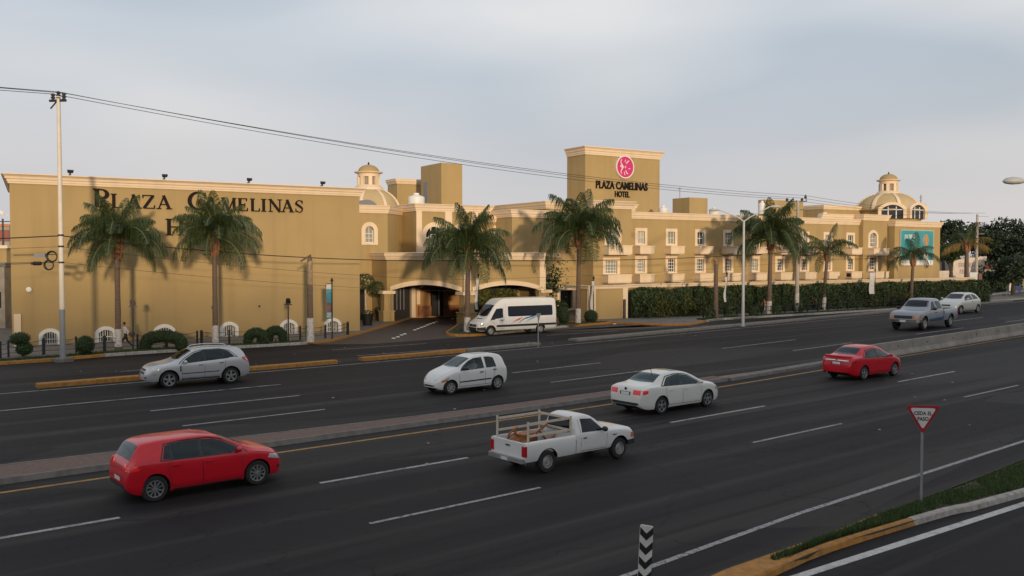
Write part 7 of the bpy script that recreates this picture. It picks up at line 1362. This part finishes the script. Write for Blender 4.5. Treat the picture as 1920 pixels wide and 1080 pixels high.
def van():
    c = Car(sp7); xr, xf = 1.55, 5.9; r = empty('white_van', (0, 0, 0), 0, 'long white passenger van with red and blue swooshes parked at the island', 'van'); c.body(VW_, r, ((xr, .36), (xf, .36)), .43); c.wheels(r, (xr, xf), .35, .22, 'steel', .21, .03, rim=RIMS)
    c.side_patch('side_window', [(.5, 1.36), (4.35, 1.36), (4.42, 1.45), (4.42, 2.05), (4.35, 2.12), (.5, 2.12), (.44, 2.05), (.44, 1.45)], CDARK, r, .006, dx=.2); 
    for x in (1.4, 2.4, 3.4): c.seam([(x, 1.37), (x, 2.11)], r, .03)
    c.side_patch('door_window', [(4.85, 1.30), (5.72, 1.20), (5.95, 1.12), (5.78, 1.40), (5.38, 1.95), (4.95, 2.0), (4.85, 1.95)], CDARK, r, .006); c.top_patch('windscreen', 6.12, 5.46, .72, .69, CDARK, r, bow=-.12)
    c.side_patch('rubbing_strip', [(.1, .62), (5.42, .62), (5.42, .78), (.1, .78)], TRIM, r, .012); c.side_patch('front_bumper', [(6.32, .38), (6.88, .42), (6.88, .62), (6.3, .66)], TRIM, r, .01); c.end_patch('front_bumper', -.62, .62, .4, .62, TRIM, r, True, .012)
    c.end_patch('grille', -.55, .55, .66, .84, TRIM, r, True); c.side_patch('headlight', [(6.42, .80), (6.72, .72), (6.72, .90), (6.5, 1.05)], CLENS, r); c.top_patch('bonnet_vent', 6.28, 6.36, .5, .4, TRIM, r, .006)
    for s_ in (-1, 1): c.end_patch('headlight', s_ * .5, s_ * .68, .68, .86, CLENS, r, True); c.end_patch('tail_light', s_ * .72, s_ * .86, .75, 1.45, RLENS, r, False)
    c.side_patch('tail_light', [(.02, .75), (.12, .75), (.12, 1.45), (.02, 1.45)], RLENS, r); mb = MB(); mb.lathe([(.09, 0), (.09, .015), (.06, .02), (0, .015)], 16, Matrix.Translation((c.endx(0, .76, True) + .01, 0, .76)) @ Matrix.Rotation(R(90), 4, 'Y')); mb.build('emblem', CHROME, r)
    c.seam([(4.78, 2.1), (4.78, .5), (5.44, .5), (5.46, .8), (5.95, 1.1)], r); c.seam([(4.6, .8), (4.6, 2.3)], r, .01); c.handle(4.98, 1.12, TRIM, r, .22); c.mirror(5.78, 1.22, TRIM, r, 1.5)
    for (P, w, col, nm) in (([(4.1, .84), (3.8, 1.05), (3.4, 1.22)], .07, (.5, .05, .04), 'a'), ([(3.72, .96), (3.5, 1.12), (3.15, 1.28)], .09, (.5, .05, .04), 'a'), ([(3.55, .84), (3.2, 1.08), (2.75, 1.25), (2.5, 1.3)], .08, (.03, .09, .2), 'b'), ([(2.9, 1.14), (2.5, 1.28), (2.0, 1.35)], .10, (.02, .12, .3), 'b'), ([(2.85, .92), (2.5, 1.12), (2.1, 1.24), (1.7, 1.30)], .09, (.05, .3, .5), 'c')):
        m_ = mat('stripe_' + nm, col, .35)
        for s_ in (-1, 1):
            mb = MB(); n = len(P) * 5; f = fpl([(-p[0], p[1]) for p in P]); X = np.linspace(P[0][0], P[-1][0], n)
            for i in range(n - 1):
                wa, wb_ = [w * math.sin(math.pi * (.06 + .88 * j / (n - 1))) / 2 for j in (i, i + 1)]; x0, x1 = X[i], X[i + 1]; z0, z1 = f(-x0), f(-x1); mb.quad(*[(x, s_ * (c.side(x, z) + .005), z) for x, z in ((x0, z0 - wa), (x1, z1 - wb_), (x1, z1 + wb_), (x0, z0 + wa))])
            mb.build('painted_stripe', m_, r)
    place_car(r, .985, xr, xf, (1014, 625), (921, 630), 1)
van()

# ================================================================== people
def person(label, px, py, hpx, rz, joints, shirt, pants, skin=(.30, .16, .10), hairc=(.015, .012, .01)):
    b = G(px, py, .15); Hh = hpx / ppm(b); root = empty('person', b, rz, label, 'person'); names = list(joints); vs = [Vector(joints[k][0]) for k in names]; rad = [joints[k][1] for k in names]; idx = {k: i for i, k in enumerate(names)}
    E_ = [('pelvis', 'waist'), ('waist', 'chest'), ('chest', 'neck'), ('neck', 'jaw'), ('jaw', 'head'), ('head', 'top'), ('chest', 'shL'), ('shL', 'elL'), ('elL', 'haL'), ('haL', 'fiL'), ('chest', 'shR'), ('shR', 'elR'), ('elR', 'haR'), ('haR', 'fiR'), ('pelvis', 'hipL'), ('hipL', 'knL'), ('knL', 'anL'), ('anL', 'toL'), ('pelvis', 'hipR'), ('hipR', 'knR'), ('knR', 'anR'), ('anR', 'toR')]
    me = bpy.data.meshes.new('body'); me.from_pydata(vs, [(idx[a], idx[c_]) for a, c_ in E_], []); o = link(bpy.data.objects.new('body', me)); sk_ = o.modifiers.new('s', 'SKIN'); sv_ = me.skin_vertices[0].data if me.skin_vertices else None
    if sv_ is None:
        bm = bmesh.new(); bm.from_mesh(me); bm.verts.layers.skin.verify(); bm.to_mesh(me); bm.free(); sv_ = me.skin_vertices[0].data
    for i, r_ in enumerate(rad): sv_[i].radius = (r_[0], r_[1]) if hasattr(r_, '__len__') else (r_, r_); sv_[i].use_root = names[i] == 'pelvis'
    ss_ = o.modifiers.new('d', 'SUBSURF'); ss_.levels = 2; ss_.render_levels = 2; bpy.context.view_layer.update(); m2_ = evaluated(o); o.modifiers.clear(); o.data = m2_
    zc = joints['neck'][0][2]; zp = joints['waist'][0][2] - .03; hands = [Vector(joints[k][0]) for k in ('haL', 'haR', 'fiL', 'fiR')]; m2_.materials.clear()
    for m_ in (mat('skin', skin, .6), mat('shirt_%s' % px, shirt, .8, var=.15, vscale=8), mat('trousers_%s' % px, pants, .8), mat('shoe', (.02, .018, .016), .6)): m2_.materials.append(m_)
    for p in m2_.polygons:
        c_ = p.center; p.use_smooth = True
        p.material_index = 0 if c_.z > zc - .02 or min((c_ - h_).length for h_ in hands) < .085 else 3 if c_.z < .075 else 2 if c_.z < zp and min((c_ - Vector(joints[k][0])).length for k in ('elL', 'elR')) > .16 else 1
    o.parent = root; hd_ = Vector(joints['head'][0]); mb = MB(); mb.sphere(hd_ + Vector((-.012, 0, .035)), (.105, .09, .10), 12, 8); mb.v = [v_ for v_ in mb.v]; h_ = mb.build('hair', mat('hair', hairc, .7), root, 60)
    for v_ in h_.data.vertices:
        if v_.co.x > hd_.x + .03 and v_.co.z < hd_.z + .06: v_.co.x = hd_.x + .03
    mb = MB(); mb.sphere(hd_ + Vector((.1, 0, -.02)), (.03, .016, .025), 8, 5); mb.build('nose', MAT['skin'], root, 60)
    mb = MB(); [mb.sphere(hd_ + Vector((.083, s_ * .033, .012)), (.012, .014, .008), 6, 4) for s_ in (-1, 1)]; mb.build('eyes', BLACK, root)
    k = Hh / 1.76; root.scale = (k, k, k); return root
def walk(st=.36, lean=.03, arm=.25):
    return dict(pelvis=((0, 0, .93), (.13, .10)), waist=((lean * .4, 0, 1.08), (.135, .095)), chest=((lean, 0, 1.33), (.165, .11)), neck=((lean * 1.2, 0, 1.50), .055), jaw=((lean * 1.3 + .02, 0, 1.57), .065), head=((lean * 1.4 + .01, 0, 1.655), (.085, .095)), top=((lean * 1.4, 0, 1.74), .05),
        shL=((lean, .19, 1.42), .06), elL=((lean - arm * .7, .24, 1.15), .045), haL=((lean - arm * .6, .23, .92), .035), fiL=((lean - arm * .5, .22, .83), .022), shR=((lean, -.19, 1.42), .06), elR=((lean + arm * .4, -.24, 1.16), .045), haR=((lean + arm * 1.2, -.2, 1.0), .035), fiR=((lean + arm * 1.5, -.19, .96), .022),
        hipL=((.0, .095, .88), .095), knL=((st * .62, .10, .50), .065), anL=((st * 1.0, .10, .09), .045), toL=((st * 1.0 + .16, .10, .045), .035), hipR=((0, -.095, .88), .095), knR=((-st * .35, -.10, .48), .065), anR=((-st * 1.15, -.10, .13), .045), toR=((-st * 1.05 + .08, -.10, .04), .035))
fwd = math.atan2(-math.sin(ANG), -math.cos(ANG))
person('man in pale shirt and dark trousers striding left past the leftmost palm', 236, 655, 51, fwd, walk(.44, .06), (.62, .60, .60), (.025, .024, .03))
b = G(239, 655, .15); bg_ = empty('shoulder_bag', b, fwd, 'brown bag hanging at the back of the walking man', 'bag'); k = 51 / ppm(b) / 1.76; mb = MB(); mb.sphere((-.24, .16, 1.0 * k), (.2, .09, .15), 12, 8); mb.build('bag', mat('bag_brown', (.10, .06, .05), .8), bg_, 60); mb = MB(); mb.tube([(-.24, .15, 1.12 * k), (-.05, .2, 1.45 * k), (.0, .1, 1.47 * k)], .015, 5); mb.build('strap', MAT['bag_brown'], bg_)
person('person in orange top and pale trousers beside the full palm', 1434, 585.5, 26, fwd, walk(.25, .08), (.38, .16, .08), (.36, .28, .22)); person('person in dark blue and red clothes in front of the hedge', 1529, 581.5, 22, fwd + R(180), walk(.15, .03), (.10, .02, .035), (.02, .022, .05))

# driver of the small white hatchback
def seated():
    return dict(pelvis=((0, 0, .50), (.15, .13)), waist=((-.04, 0, .64), (.14, .11)), chest=((-.10, 0, .86), (.17, .12)), neck=((-.10, 0, 1.02), .055), jaw=((-.07, 0, 1.08), .065), head=((-.07, 0, 1.165), (.085, .095)), top=((-.08, 0, 1.24), .05),
        shL=((-.10, .19, .94), .06), elL=((.10, .25, .76), .045), haL=((.36, .18, .84), .035), fiL=((.42, .15, .87), .022), shR=((-.10, -.19, .94), .06), elR=((.10, -.25, .76), .045), haR=((.36, -.18, .84), .035), fiR=((.42, -.15, .87), .022),
        hipL=((.06, .10, .48), .09), knL=((.42, .11, .52), .065), anL=((.62, .11, .20), .045), toL=((.74, .11, .17), .035), hipR=((.06, -.10, .48), .09), knR=((.42, -.11, .52), .065), anR=((.62, -.11, .20), .045), toR=((.74, -.11, .17), .035))
dp = person('driver in pale shirt at the wheel of the small white hatchback', 850, 738, 40, 0, seated(), (.55, .52, .5), (.03, .03, .04))
dp.matrix_world = spk.matrix_basis @ Matrix.Translation((1.62, .34, .12))
